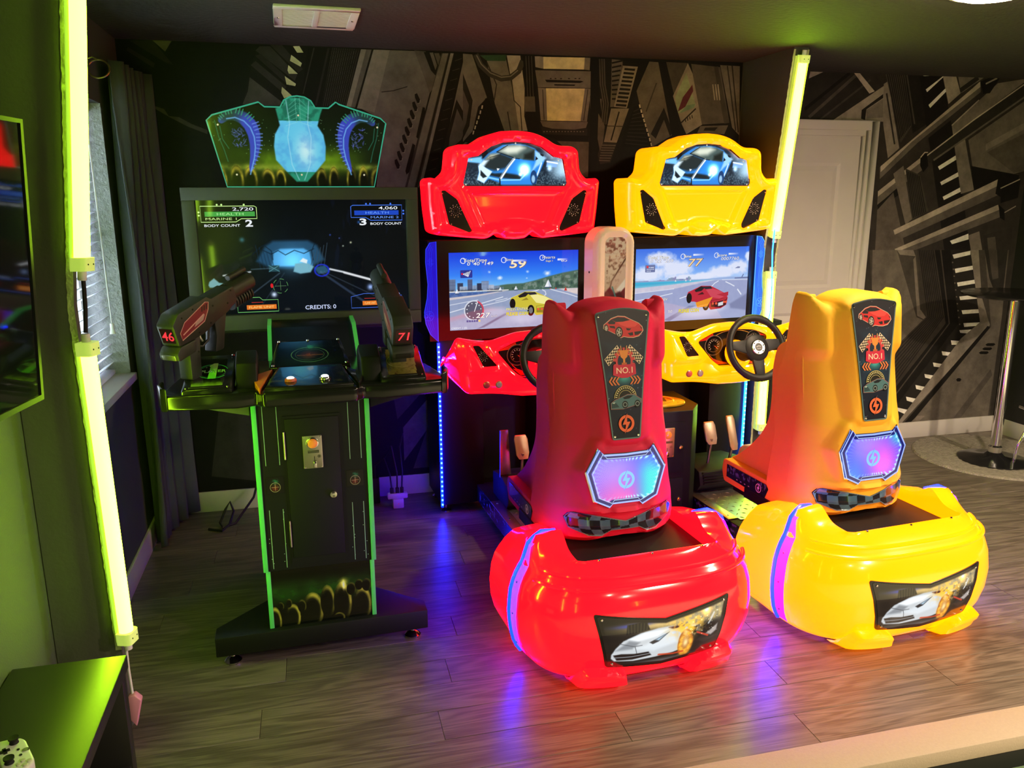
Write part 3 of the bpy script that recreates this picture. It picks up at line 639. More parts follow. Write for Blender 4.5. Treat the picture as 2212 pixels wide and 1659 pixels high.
(1,(40,38,34),[(3.904,1.912),(4.637,2.399),(4.651,2.32),(3.975,1.883)]),
(1,(165,156,141),[(3.92,1.912),(4.275,2.157),(4.639,2.387)],0.008),
(1,(90,85,77),[(3.999,1.9),(4.653,2.307)],0.012),
(1,(92,87,79),[(3.597,1.854),(4.208,2.328),(4.291,2.396),(4.305,2.32),(3.865,1.998),(3.608,1.745)]),
(1,(160,152,137),[(3.602,1.86),(4.208,2.33),(4.289,2.396),(4.296,2.363),(3.82,2.016),(3.606,1.823)]),
(1,(48,45,41),[(3.604,1.779),(3.861,2.008),(4.303,2.331),(4.315,2.308),(3.869,1.988),(3.606,1.738)]),
(1,(22,20,18),[(4.291,2.396),(4.355,2.456),(4.44,2.452),(4.376,2.326),(4.324,2.32)]),
(1,(130,123,111),[(4.335,2.383),(4.419,2.451)],0.01),
(1,(92,87,79),[(3.6,1.703),(3.896,1.915),(3.935,1.849),(3.604,1.618)]),
(1,(155,147,133),[(3.6,1.703),(3.896,1.915),(3.909,1.891),(3.603,1.669)]),
(1,(18,17,15),[(3.896,1.916),(3.941,1.949),(3.964,1.864),(3.929,1.822),(3.9,1.866)]),
(1,(175,166,150),[(3.896,1.916),(3.925,1.949),(3.949,1.949)],0.007),
(1,(20,19,17),[(3.605,1.615),(3.772,1.747),(3.798,1.704),(3.613,1.585)]),
(1,(82,77,70),[(3.608,1.584),(3.717,1.696),(3.879,1.259),(3.624,1.265)]),
(1,(100,95,86),[(3.703,1.814),(3.773,1.865),(3.882,1.522),(3.835,1.488)]),
(1,(58,55,49),[(3.79,1.848),(3.908,1.806),(4.003,1.573),(3.885,1.521)]),
(1,(26,24,22),[(3.802,1.832),(3.892,1.531)],0.007),
(1,(26,24,22),[(3.816,1.827),(3.904,1.536)],0.007),
(1,(26,24,22),[(3.83,1.823),(3.917,1.541)],0.007),
(1,(26,24,22),[(3.844,1.819),(3.93,1.546)],0.007),
(1,(26,24,22),[(3.857,1.815),(3.943,1.551)],0.007),
(1,(26,24,22),[(3.871,1.811),(3.956,1.556)],0.007),
(1,(26,24,22),[(3.885,1.806),(3.969,1.562)],0.007),
(1,(26,24,22),[(3.899,1.802),(3.982,1.567)],0.007),
(1,(85,80,73),[(3.746,1.453),(4.528,1.78),(4.555,1.68),(3.777,1.382)]),
(1,(150,142,129),[(3.746,1.453),(4.528,1.78),(4.539,1.739),(3.76,1.423)]),
(1,(20,19,17),[(4.526,1.781),(4.559,1.742),(4.567,1.662),(4.521,1.685)]),
(1,(85,80,73),[(3.771,1.329),(4.555,1.612),(4.59,1.531),(3.8,1.276)]),
(1,(145,137,124),[(3.771,1.329),(4.555,1.612),(4.569,1.578),(3.782,1.306)]),
(1,(18,17,15),[(4.558,1.613),(4.613,1.577),(4.625,1.505),(4.583,1.524)]),
(1,(20,19,17),[(4.559,1.742),(4.712,1.781),(4.711,1.657),(4.573,1.622)]),
(1,(150,142,129),[(4.557,1.72),(4.707,1.78)],0.007),
(1,(130,123,111),[(4.616,1.559),(4.703,1.602)],0.007),
(1,(42,39,36),[(4.464,1.408),(4.699,1.459),(4.713,1.241),(4.511,1.245)]),
(1,(70,66,60),[(4.5,1.39),(4.565,1.398),(4.592,1.297),(4.528,1.28)]),
(1,(60,57,51),[(3.579,1.326),(4.698,1.305),(4.718,0.096),(3.88,0.092),(3.829,0.577),(3.625,1.067)]),
(1,(92,87,79),[(3.602,1.326),(3.789,1.322),(4.0,0.863),(4.06,0.839),(3.903,0.639),(3.625,1.067)]),
(1,(112,106,96),[(3.789,1.322),(3.917,1.32),(3.941,1.278),(3.817,1.291)]),
(1,(105,99,90),[(3.941,1.278),(4.022,0.916),(4.103,0.848),(3.904,0.633),(3.9,0.661),(4.066,0.844),(4.005,0.873),(3.925,1.257)]),
(1,(52,49,44),[(3.948,1.319),(4.087,1.316),(4.244,0.81),(3.869,0.348),(3.834,0.642),(4.076,0.86),(4.025,0.916)]),
(1,(28,26,24),[(3.963,1.319),(4.095,0.859),(3.836,0.62)],0.008),
(1,(28,26,24),[(3.976,1.319),(4.11,0.859),(3.84,0.591)],0.008),
(1,(28,26,24),[(3.99,1.318),(4.126,0.858),(3.843,0.561)],0.008),
(1,(28,26,24),[(4.003,1.318),(4.141,0.857),(3.847,0.531)],0.008),
(1,(28,26,24),[(4.017,1.318),(4.156,0.857),(3.851,0.501)],0.008),
(1,(28,26,24),[(4.031,1.318),(4.172,0.856),(3.854,0.471)],0.008),
(1,(28,26,24),[(4.044,1.317),(4.187,0.856),(3.858,0.441)],0.008),
(1,(28,26,24),[(4.058,1.317),(4.202,0.855),(3.861,0.411)],0.008),
(1,(28,26,24),[(4.072,1.317),(4.218,0.854),(3.865,0.38)],0.008),
(1,(22,20,18),[(4.087,1.316),(4.212,1.314),(4.352,0.805),(3.872,0.19),(3.869,0.348),(4.244,0.81)]),
(1,(62,58,53),[(4.134,1.316),(4.274,0.808),(3.87,0.286)],0.01),
(1,(34,32,29),[(4.212,1.314),(4.387,1.311),(4.541,0.808),(3.961,0.109),(3.882,0.106),(3.872,0.19),(4.352,0.805)]),
(1,(236,226,196),[(4.233,1.282),(4.375,1.306),(4.379,1.279),(4.249,1.255)]),
(1,(236,226,196),[(4.265,1.186),(4.409,1.204),(4.417,1.177),(4.276,1.157)]),
(1,(236,226,196),[(4.297,1.091),(4.441,1.107),(4.447,1.08),(4.308,1.064)]),
(1,(236,226,196),[(4.33,0.994),(4.478,1.003),(4.486,0.975),(4.341,0.969)]),
(1,(236,226,196),[(4.362,0.897),(4.511,0.9),(4.515,0.873),(4.375,0.87)]),
(1,(236,226,196),[(4.391,0.806),(4.528,0.806),(4.518,0.782),(4.401,0.779)]),
(1,(236,226,196),[(4.365,0.757),(4.469,0.758),(4.454,0.729),(4.375,0.738)]),
(1,(236,226,196),[(4.304,0.688),(4.403,0.678),(4.409,0.653),(4.315,0.656)]),
(1,(236,226,196),[(4.238,0.614),(4.343,0.597),(4.342,0.573),(4.25,0.585)]),
(1,(236,226,196),[(4.176,0.537),(4.283,0.516),(4.28,0.492),(4.188,0.507)]),
(1,(236,226,196),[(4.117,0.458),(4.216,0.438),(4.207,0.409),(4.126,0.432)]),
(1,(236,226,196),[(4.053,0.383),(4.148,0.361),(4.142,0.331),(4.063,0.354)]),
(1,(236,226,196),[(3.986,0.303),(4.081,0.28),(4.075,0.247),(3.996,0.274)]),
(1,(236,226,196),[(3.924,0.228),(4.014,0.205),(4.008,0.169),(3.935,0.201)]),
(1,(236,226,196),[(3.884,0.147),(3.947,0.124),(3.937,0.097),(3.891,0.112)]),
(1,(95,90,81),[(4.236,1.235),(4.246,1.234),(4.247,1.225),(4.237,1.225)]),
(1,(95,90,81),[(4.249,1.188),(4.259,1.187),(4.26,1.178),(4.25,1.178)]),
(1,(95,90,81),[(4.262,1.141),(4.272,1.14),(4.273,1.131),(4.263,1.131)]),
(1,(95,90,81),[(4.275,1.093),(4.285,1.093),(4.286,1.083),(4.276,1.084)]),
(1,(95,90,81),[(4.288,1.046),(4.298,1.045),(4.3,1.036),(4.289,1.036)]),
(1,(95,90,81),[(4.301,0.998),(4.311,0.997),(4.313,0.988),(4.303,0.988)]),
(1,(95,90,81),[(4.314,0.95),(4.325,0.949),(4.326,0.939),(4.316,0.94)]),
(1,(95,90,81),[(4.328,0.901),(4.338,0.901),(4.34,0.891),(4.329,0.891)]),
(1,(95,90,81),[(4.341,0.853),(4.352,0.852),(4.353,0.842),(4.343,0.843)]),
(1,(95,90,81),[(4.355,0.804),(4.365,0.804),(4.367,0.794),(4.356,0.794)]),
(1,(118,112,101),[(4.374,1.311),(4.441,1.31),(4.516,0.985),(4.617,0.783),(3.968,0.106),(3.933,0.109),(4.387,0.699),(4.53,0.807)]),
(1,(22,20,18),[(4.598,0.778),(4.629,0.763),(4.046,0.103),(3.99,0.107)]),
(1,(88,83,75),[(4.441,1.31),(4.492,1.309),(4.628,0.772),(4.049,0.105),(4.704,0.112),(4.709,0.846),(4.688,1.305)]),
(1,(40,38,34),[(4.49,1.309),(4.685,1.305),(4.69,1.029),(4.62,1.015),(4.559,1.114)]),
(1,(66,62,56),[(4.522,1.308),(4.593,1.307),(4.637,1.112),(4.587,1.103)]),
(1,(16,15,13),[(4.599,0.644),(4.617,0.653),(4.674,0.651),(4.686,0.64),(4.667,0.631),(4.614,0.633)]),
(1,(16,15,13),[(4.577,0.615),(4.595,0.624),(4.652,0.621),(4.664,0.611),(4.645,0.601),(4.592,0.604)]),
(1,(16,15,13),[(4.552,0.588),(4.57,0.597),(4.626,0.594),(4.639,0.583),(4.62,0.574),(4.567,0.577)]),
(1,(14,13,12),[(4.388,0.401),(4.399,0.412),(4.422,0.41),(4.434,0.398),(4.423,0.386),(4.399,0.388)]),
(1,(70,66,60),[(4.404,0.118),(4.673,0.464),(4.694,0.417),(4.471,0.119)]),
(1,(105,99,90),[(4.039,0.104),(4.097,0.157),(4.163,0.152),(4.104,0.105)])]
# ------------------------------------------------------------------ materials
M = {}
M['wall'] = mat('dark_wall_paint', (.060, .060, .050), .75, bump=.12, bscale=180)
M['fin'] = mat('fin_board_paint', (.10, .105, .08), .6, bump=.1, bscale=90, noise=.12, nscale=6)
M['black_wall'] = mat('black_wall_paint', (.012, .012, .012), .7, bump=.1, bscale=150)
M['white_trim'] = mat('white_trim_paint', (.62, .60, .55), .45, noise=.05, nscale=10)
M['door'] = mat('door_paint', (.74, .72, .66), .45, noise=.04, nscale=8)
M['ceil'] = mat('black_textured_ceiling', (.034, .032, .028), .8, bump=.55, bscale=38)
M['tan'] = mat('tan_edge_board', (.40, .33, .24), .7, bump=.15, bscale=250, noise=.08, nscale=120)
M['black'] = mat('black_cabinet_laminate', (.006, .006, .0065), .5, spec=.3, bump=.03, bscale=600)
M['black_gloss'] = mat('black_gloss_plastic', (.010, .010, .011), .18)
M['black_matte'] = mat('black_matte_plastic', (.008, .008, .0085), .6, spec=.28, bump=.05, bscale=500)
M['rubber'] = mat('black_rubber', (.012, .012, .013), .5, bump=.06, bscale=700)
M['gun'] = mat('gun_grey_plastic', (.018, .016, .020), .5, bump=.05, bscale=700)
M['steel'] = mat('brushed_steel', (.55, .52, .47), .32, 1, noise=.12, nscale=40)
M['chrome'] = mat('chrome', (.75, .75, .76), .12, 1, noise=.03, nscale=20)
M['brass'] = mat('brass_plate', (.75, .62, .25), .35, 1, noise=.15, nscale=50)
M['green_edge'] = mat('green_edge_trim', (.10, .62, .14), .45, emit=(.08, .55, .10), es=.10, noise=.04, nscale=15)
M['white_plastic'] = mat('white_plastic', (.75, .75, .72), .4, noise=.03, nscale=20)
M['cream'] = mat('cream_plastic', (.72, .62, .47), .25, coat=.4, emit=(.55, .42, .25), es=.18, noise=.04, nscale=9)
M['pink'] = mat('pink_rubber', (.75, .32, .42), .5, noise=.05, nscale=30)
M['pad'] = mat('tan_pedal_metal', (.62, .47, .34), .38, .6, noise=.12, nscale=60)
M['blind'] = mat('blind_slat_vinyl', (.80, .82, .84), .45, noise=.03, nscale=25, trans=0)
def blind_material():
    m = bpy.data.materials.new('translucent_blind_vinyl'); m.use_nodes = True; nt = m.node_tree; nt.nodes.remove(nt.nodes['Principled BSDF']); N = nt.nodes.new
    tc = N('ShaderNodeTexCoord'); n = N('ShaderNodeTexNoise'); n.inputs['Scale'].default_value = 25; nt.links.new(tc.outputs['Object'], n.inputs['Vector'])
    cr = N('ShaderNodeValToRGB'); cr.color_ramp.elements[0].color = (.76, .79, .82, 1); cr.color_ramp.elements[1].color = (.84, .86, .88, 1); nt.links.new(n.outputs[0], cr.inputs[0])
    d = N('ShaderNodeBsdfDiffuse'); t = N('ShaderNodeBsdfTranslucent'); mx = N('ShaderNodeMixShader'); mx.inputs[0].default_value = .45
    nt.links.new(cr.outputs[0], d.inputs[0]); nt.links.new(cr.outputs[0], t.inputs[0]); nt.links.new(d.outputs[0], mx.inputs[1]); nt.links.new(t.outputs[0], mx.inputs[2]); nt.links.new(mx.outputs[0], nt.nodes['Material Output'].inputs[0])
    return m
M['blind'] = blind_material()
M['curtain'] = mat('charcoal_curtain_fabric', (.075, .082, .085), .9, bump=.25, bscale=700, noise=.1, nscale=15)
M['jamb'] = mat('textured_drywall_return', (.30, .31, .31), .85, bump=.8, bscale=70)
M['rug'] = mat('grey_shag_rug', (.30, .27, .22), .95, bump=1.0, bscale=120, noise=.5, nscale=45)
M['tv_glass'] = mat('tv_screen_glass', (.006, .008, .008), .06, coat=1, spec=.8)
M['table'] = mat('black_brown_laminate', (.016, .017, .014), .42, noise=.15, nscale=9)
M['smoke'] = mat('smoked_acrylic', (.018, .014, .012), .12, coat=.6)
M['cloud'] = mat('checker_plate_steel', (.40, .40, .41), .35, .9, noise=.1, nscale=30)
M['lime_cap'] = mat('tube_end_cap', (.75, .85, .35), .4, emit=(.68, 1.0, .12), es=.45, noise=.03, nscale=20)
M['lime'] = mat('lime_tube_diffuser', (.9, 1, .5), .4, emit=(.50, 1.0, .012), es=44.0, noise=.02, nscale=12)
M['lime_far'] = mat('lime_tube_diffuser_dim', (.9, 1, .5), .4, emit=(.50, 1.0, .03), es=11.0, noise=.02, nscale=12)
M['channel'] = mat('clear_tube_channel', (.55, .68, .18), .3, emit=(.66, 1.0, .08), es=.4, noise=.08, nscale=25)
M['tape'] = mat('foil_edge_tape', (.60, .66, .35), .35, .3, bump=.6, bscale=60, noise=.25, nscale=45)
M['blue_led'] = mat('blue_led_strip', (.05, .05, .8), .4, emit=(.0, .0012, 1.0), es=85.0, noise=.02, nscale=15)
M['blue_diode'] = mat('blue_led_diode', (.2, .5, 1), .4, emit=(.015, .10, 1.0), es=40.0, noise=.02, nscale=15)
M['blue_edge'] = mat('blue_lit_acrylic_edge', (.05, .05, .9), .3, emit=(.0, .0014, 1.0), es=100.0, noise=.02, nscale=15)
M['cyan_led'] = mat('cyan_led_strip', (.1, .5, .9), .4, emit=(.004, .12, 1.0), es=9.0, noise=.02, nscale=15)
M['cyan_diode'] = mat('cyan_led_diode', (.3, .7, 1), .4, emit=(.06, .55, 1.0), es=9.0, noise=.02, nscale=15)
M['lilac'] = mat('frosted_led_channel', (.50, .25, .85), .3, emit=(.62, .01, 1.0), es=.75, noise=.05, nscale=15)
M['warm_lamp'] = mat('lamp_lens', (1, .9, .75), .4, emit=(1, .72, .44), es=170, noise=.01, nscale=15)
M['warm_lamp_far'] = mat('lamp_lens_dim', (1, .9, .75), .4, emit=(1, .80, .55), es=16, noise=.01, nscale=15)
M['red_digit'] = mat('red_led_digit', (.8, .02, .02), .4, emit=(1, .03, .05), es=2.2, noise=.01, nscale=15)
M['red_button'] = mat('red_button_lens', (.75, .12, .08), .3, coat=.5, noise=.03, nscale=30)
M['orange_button'] = mat('orange_button_lens', (.85, .25, .03), .3, emit=(1, .28, .03), es=.25, coat=.5, noise=.03, nscale=30)
M['white_button'] = mat('lit_white_button', (.9, .92, .95), .3, emit=(.85, .95, 1), es=1.3, noise=.02, nscale=30)
M['grey_button'] = mat('pale_button_lens', (.62, .60, .50), .3, coat=.5, noise=.03, nscale=30)
M['amber'] = mat('orange_printed_panel', (.80, .20, .03), .4, noise=.25, nscale=25)
M['rear_acrylic'] = mat('dark_tinted_acrylic', (.02, .02, .02), .1, coat=.7)
M['print'] = mat_print('satin_print', .35)
M['print_matte'] = mat_print('mural_print', .65, spec=.25, grain=9)
M['print_gloss'] = mat_print('gloss_print', .18, coat=.6)
M['screen'] = mat_print('lit_screen', .045, emit=1.0, spec=.5, base=0)
M['lightbox'] = mat_print('backlit_print', .15, emit=1.3, coat=.4, base=0)
M['dimbox'] = mat_print('dim_backlit_print', .2, emit=.85, coat=.4, base=0)

def wood_material():
    m = bpy.data.materials.new('wood_plank_vinyl'); m.use_nodes = True; nt = m.node_tree; b = nt.nodes['Principled BSDF']; N = nt.nodes.new; L = nt.links.new
    tc = N('ShaderNodeTexCoord'); oi = N('ShaderNodeObjectInfo'); off = N('ShaderNodeCombineXYZ'); mu = N('ShaderNodeMath'); mu.operation = 'MULTIPLY'; mu.inputs[1].default_value = 37.0
    L(oi.outputs['Random'], mu.inputs[0]); L(mu.outputs[0], off.inputs[0]); L(mu.outputs[0], off.inputs[1])
    ad = N('ShaderNodeVectorMath'); ad.operation = 'ADD'; L(tc.outputs['Object'], ad.inputs[0]); L(off.outputs[0], ad.inputs[1])
    mp = N('ShaderNodeMapping'); mp.inputs['Scale'].default_value = (.55, 5.0, 1); L(ad.outputs[0], mp.inputs[0])
    n1 = N('ShaderNodeTexNoise'); n1.inputs['Scale'].default_value = 2.2; n1.inputs['Detail'].default_value = 3; n1.inputs['Distortion'].default_value = .6; L(mp.outputs[0], n1.inputs['Vector'])
    # rings of the grain: bands of the smooth noise
    mm = N('ShaderNodeMath'); mm.operation = 'MULTIPLY'; mm.inputs[1].default_value = 46; L(n1.outputs[0], mm.inputs[0])
    sn = N('ShaderNodeMath'); sn.operation = 'SINE'; L(mm.outputs[0], sn.inputs[0])
    mp2 = N('ShaderNodeMapping'); mp2.inputs['Scale'].default_value = (3, 110, 1); L(ad.outputs[0], mp2.inputs[0])
    n2 = N('ShaderNodeTexNoise'); n2.inputs['Scale'].default_value = 2; n2.inputs['Detail'].default_value = 3; L(mp2.outputs[0], n2.inputs['Vector'])
    a1 = N('ShaderNodeMath'); a1.operation = 'MULTIPLY_ADD'; a1.inputs[1].default_value = .16; L(sn.outputs[0], a1.inputs[0]); L(n2.outputs[0], a1.inputs[2])
    cr = N('ShaderNodeValToRGB'); e = cr.color_ramp.elements; e[0].position = .25; e[0].color = (.080, .064, .050, 1); e[1].position = .8; e[1].color = (.190, .156, .122, 1)
    L(a1.outputs[0], cr.inputs[0])
    vr = N('ShaderNodeMapRange'); vr.inputs[3].default_value = .84; vr.inputs[4].default_value = 1.10; L(oi.outputs['Random'], vr.inputs[0])
    mx = N('ShaderNodeMix'); mx.data_type = 'RGBA'; mx.blend_type = 'MULTIPLY'; mx.inputs[0].default_value = 1; L(cr.outputs[0], mx.inputs[6]); L(vr.outputs[0], mx.inputs[7]); L(mx.outputs[2], b.inputs['Base Color'])
    b.inputs['Roughness'].default_value = .33; b.inputs['Specular IOR Level'].default_value = .45
    bp = N('ShaderNodeBump'); bp.inputs['Strength'].default_value = .12; bp.inputs['Distance'].default_value = .004; L(a1.outputs[0], bp.inputs['Height']); L(bp.outputs[0], b.inputs['Normal'])
    return m
M['wood'] = wood_material()

# ------------------------------------------------------------------ room
XL, XR, YB, YB2, YF, EDGE = -0.85, 4.75, 4.44, 4.66, -3.2, 1.92
floor = struct(box('floor', M['black'], None, XL-.2, XR+.2, EDGE, YB2+.15, -.16, -.012))
pm = MB().box(0, 1.2185, 0, .1505, -.0115, 0).build('plank', M['wood'], floor, bevel=.0006, seg=1)
pl_mesh = pm.data; bpy.data.objects.remove(pm)
row = 0; y = EDGE
while y < YB2:
    x = XL-.12-((row*.47) % 1.0)*1.22
    while x < XR+.02:
        wx = 1.22
        o = bpy.data.objects.new('plank', pl_mesh); link(o, floor); o.location = (x, y, 0); x += wx
    y += .152; row += 1
# platform edge: tan board, black riser, green ledge and the cream lower floor where the photographer stands
t1 = struct(box('trim_1', M['tan'], None, XL, XR, 1.79, EDGE, -.05, .002, bevel=.004))
t2 = struct(box('trim_2', M['black'], None, XL, XR, 1.79, 1.805, -.115, -.05))
t3 = struct(box('trim_3', mat('green_ledge_paint', (.12, .20, .10), .6, noise=.1, nscale=12), None, XL, XR, 1.72, 1.80, -.14, -.112))
lf = struct(box('floor_lower', mat('cream_lower_floor', (.42, .42, .30), .6, noise=.1, nscale=14), None, XL-.2, XR+.2, YF-.2, 1.75, -.30, -.125))
ceiling = struct(box('ceiling', M['ceil'], None, XL-.25, XR+.2, YF-.2, YB2+.2, CEIL, CEIL+.12))
wall_back = struct(MB().box(XL-.2, 2.60, YB, YB+.22, -.3, CEIL).box(2.50, XR+.1, YB2, YB2+.15, -.3, CEIL).build('wall_back', M['wall']))
wall_right = struct(box('wall_right', M['black_wall'], None, XR, XR+.12, YF, YB2+.15, -.3, CEIL))
wall_front = struct(box('wall_front', M['black_wall'], None, XL-.2, XR+.2, YF-.12, YF, -.3, CEIL))
# left wall with the window opening
WY0, WY1, WZ0, WZ1 = 2.95, 3.985, .885, 2.08
wl = MB().box(XL-.22, XL, YF, WY0, -.3, CEIL).box(XL-.22, XL, WY1, YB2+.1, -.3, CEIL).box(XL-.22, XL, WY0, WY1, -.3, WZ0).box(XL-.22, XL, WY0, WY1, WZ1, CEIL)
wall_left = struct(wl.build('wall_left', M['wall']))
# window: frame, panes, textured return, white sill
win = thing('window_1', 'white framed window in the left wall behind the blinds', 'window'); struct(win)
fx0, fx1 = XL-.20, XL-.16
fr = MB().box(fx0, fx1, WY0, WY0+.05, WZ0, WZ1).box(fx0, fx1, WY1-.05, WY1, WZ0, WZ1).box(fx0, fx1, WY0+.05, WY1-.05, WZ0, WZ0+.05).box(fx0, fx1, WY0+.05, WY1-.05, WZ1-.05, WZ1).box(fx0, fx1, WY0+.05, WY1-.05, 1.45, 1.50)
fr.build('window_frame', M['white_trim'], win)
gl = mat('window_glass', (1, 1, 1), .02, trans=1, spec=.3)
for z0, z1 in ((WZ0+.05, 1.45), (1.50, WZ1-.05)): box('pane', gl, win, fx0+.015, fx0+.019, WY0+.05, WY1-.05, z0, z1)
MB().box(XL-.159, XL+.001, WY1-.004, WY1+.0, WZ0, WZ1).build('window_return', M['jamb'], win)
box('window_sill', M['white_trim'], win, XL-.16, XL+.025, WY0, WY1+.01, WZ0-.03, WZ0+.004, bevel=.003)
# blinds: one object per slat
bl = thing('window_blind', 'white slatted window blind with a cord and tassel by the sill', 'blind', (XL-.085, WY0, 0))
sl = MB().prism(rnd([(-.022, -.012), (.0, .002), (.024, .014), (.022, .017), (-.002, .005), (-.024, -.009)], .002, 2), .01, WY1-WY0-.012, 'y').build('slat', M['blind'], bl)
nsl = 27
for i in range(nsl):
    o = sl if i == 0 else dup(sl, bl); o.location = (0, 0, WZ0+.045+i*.0425)
box('head_rail', M['blind'], bl, -.025, .025, .01, WY1-WY0-.012, WZ1-.045, WZ1-.005, bevel=.003)
box('bottom_rail', M['blind'], bl, -.025, .025, .01, WY1-WY0-.012, WZ0+.008, WZ0+.026, bevel=.003)
for k, dy in enumerate((0, .012)): tube('cord', M['white_plastic'], bl, [(.045, .93+dy, WZ1-.04), (.05, .93+dy, 1.5), (.052, .935, 1.14)], .0022, 6)
lathe('tassel', M['white_plastic'], bl, [(.004, .05), (.009, .045), (.009, .02), (.013, 0)], (.052, .935, 1.09), 10)
# charcoal curtain hanging beside the window, in folds
cu = MB(); rows = []
for j in range(15):
    z = .02+(2.26-.02)*j/14; r = []
    for i in range(56):
        t = i/55; yy = 4.0+t*.415; f = .6+.4*z/2.26
        r.append((XL+.055+.035*math.sin(t*27+.6*math.sin(z*2))*f+.012*math.sin(t*60+z)+.10*t**3*(1-.3*z/2.3), yy-.05*(1-z/2.3)*(1-t), z))
    rows.append(r)
cu.grid(rows)
cur = cu.build('curtain', M['curtain'], None, smooth=True); sm = cur.modifiers.new('thickness', 'SOLIDIFY'); sm.thickness = .004
tag(cur, 'charcoal grey curtain hanging in folds to the floor beside the window', 'curtain')
rg = MB().tube([(math.cos(t)*.042, math.sin(t)*.016, math.sin(t)*.038) for t in np.linspace(0, 2*math.pi, 29)[:-1]], .0035, 8, closed=True).build('curtain_ring', M['brass'], None, smooth=True, loc=(XL+.035, 3.87, 2.205))
tag(rg, 'small brass ring hanging from the dark wall above the curtain', 'ring')
tube('ring_hook', M['brass'], rg, [(-.036, .0, .040), (-.02, 0, .046), (.0, 0, .036)], .003, 6)
# baseboards
struct(box('baseboard_back', M['white_trim'], None, XL, 2.45, YB-.014, YB, 0, .115, bevel=.004))
struct(box('baseboard_back_right', M['white_trim'], None, 3.56, XR, YB2-.014, YB2, 0, .115, bevel=.004))
struct(box('baseboard_right', M['white_trim'], None, XR-.014, XR, 2.0, YB2-.014, 0, .115, bevel=.004))
struct(box('baseboard_left', M['white_trim'], None, XL, XL+.014, 2.75, YB-.014, 0, .115, bevel=.004))
# printed mural on the back wall
for side, yy, x0, x1 in ((0, YB, XL, 2.458), (1, YB2, 2.60, XR)):
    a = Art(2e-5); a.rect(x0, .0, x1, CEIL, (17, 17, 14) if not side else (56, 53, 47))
    if not side:   # low dim parts of the picture behind the cabinets
        for q, g in (([(.45, .2), (.95, .85), (.95, .95), (.45, .40)], 95), ([(.42, .45), (.9, .95), (.85, 1.05), (.40, .6)], 60), ([(.5, .15), (.75, .15), (.85, .5), (.65, .55)], 70), ([(-.6, .2), (-.35, .15), (-.3, .6), (-.5, .75)], 50), ([(-.62, .62), (-.3, .72), (-.3, .78), (-.62, .7)], 85), ([(-.3, .12), (-.1, .12), (-.1, .8), (-.25, .8)], 30)):
            a.poly(q, (g, g, int(g*.9)))
        for k in range(4): a.line([(.62+k*.03, .6), (.66+k*.03, .85)], .012, (28, 27, 24))
        a.poly([(-.42, 1.1), (-.14, 1.1), (-.14, 1.45), (-.42, 1.45)], (95, 92, 66)); a.poly([(.25, 1.05), (.5, 1.05), (.5, 1.4), (.3, 1.4)], (52, 50, 62))  # left patch: neon light on the mural painted as olive; right patch purplish
    for d in MURAL:
        if d[0] != side: continue
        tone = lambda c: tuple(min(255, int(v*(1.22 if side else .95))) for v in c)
        P = [(min(x, x1), min(z, CEIL)) for x, z in d[2]]
        if len(d) == 4: a.line(P, d[3], tone(d[1]))
        else: a.poly(P, tone(d[1]))
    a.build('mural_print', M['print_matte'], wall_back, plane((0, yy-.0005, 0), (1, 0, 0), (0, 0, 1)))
# door in the right-hand back wall
dr = thing('door_1', 'white panelled interior door with moulded casing', 'door', (0, YB2, 0)); struct(dr)
DX0, DX1, DZ = 2.72, 3.43, 2.03
def frame_rect(mb, x0, x1, z0, z1, w, y0, y1): return mb.box(x0, x0+w, y0, y1, z0, z1).box(x1-w, x1, y0, y1, z0, z1).box(x0+w, x1-w, y0, y1, z1-w, z1)
c = MB(); frame_rect(c, DX0-.12, DX1+.12, 0, DZ+.105, .055, -.026, 0); frame_rect(c, DX0-.065, DX1+.065, 0, DZ+.05, .035, -.018, 0); frame_rect(c, DX0-.03, DX1+.03, 0, DZ+.015, .03, -.010, 0)
c.build('casing', M['door'], dr, bevel=.004)
s_ = MB()
xs = [DX0, DX0+.12, DX1-.13, DX1]; zs = [0.005, .22, .93, 1.09, 1.88, DZ]
for i in range(3):
    for j in range(5):
        if i == 1 and j in (1, 3): continue
        s_.box(xs[i], xs[i+1], -.012, 0, zs[j], zs[j+1])
s_.build('door_slab', M['door'], dr)
for i in (1,):
    for j in (1, 3):
        x0, x1, z0, z1 = xs[i], xs[i+1], zs[j], zs[j+1]; p = MB()
        p.add([(x0, -.012, z0), (x1, -.012, z0), (x1, -.012, z1), (x0, -.012, z1), (x0+.02, -.003, z0+.02), (x1-.02, -.003, z0+.02), (x1-.02, -.003, z1-.02), (x0+.02, -.003, z1-.02),
               (x0+.05, -.009, z0+.05), (x1-.05, -.009, z0+.05), (x1-.05, -.009, z1-.05), (x0+.05, -.009, z1-.05)],
              [(0, 1, 5, 4), (1, 2, 6, 5), (2, 3, 7, 6), (3, 0, 4, 7), (4, 5, 9, 8), (5, 6, 10, 9), (6, 7, 11, 10), (7, 4, 8, 11), (8, 9, 10, 11)])
        p.build('door_panel', M['door'], dr)
lathe('door_knob', M['chrome'], dr, [(.0, .06), (.02, .058), (.026, .045), (.02, .03), (.009, .022), (.009, .008), (.028, .006), (.028, 0)], (DX0+.06, -.012, .95), 18, (0, -1, 0))
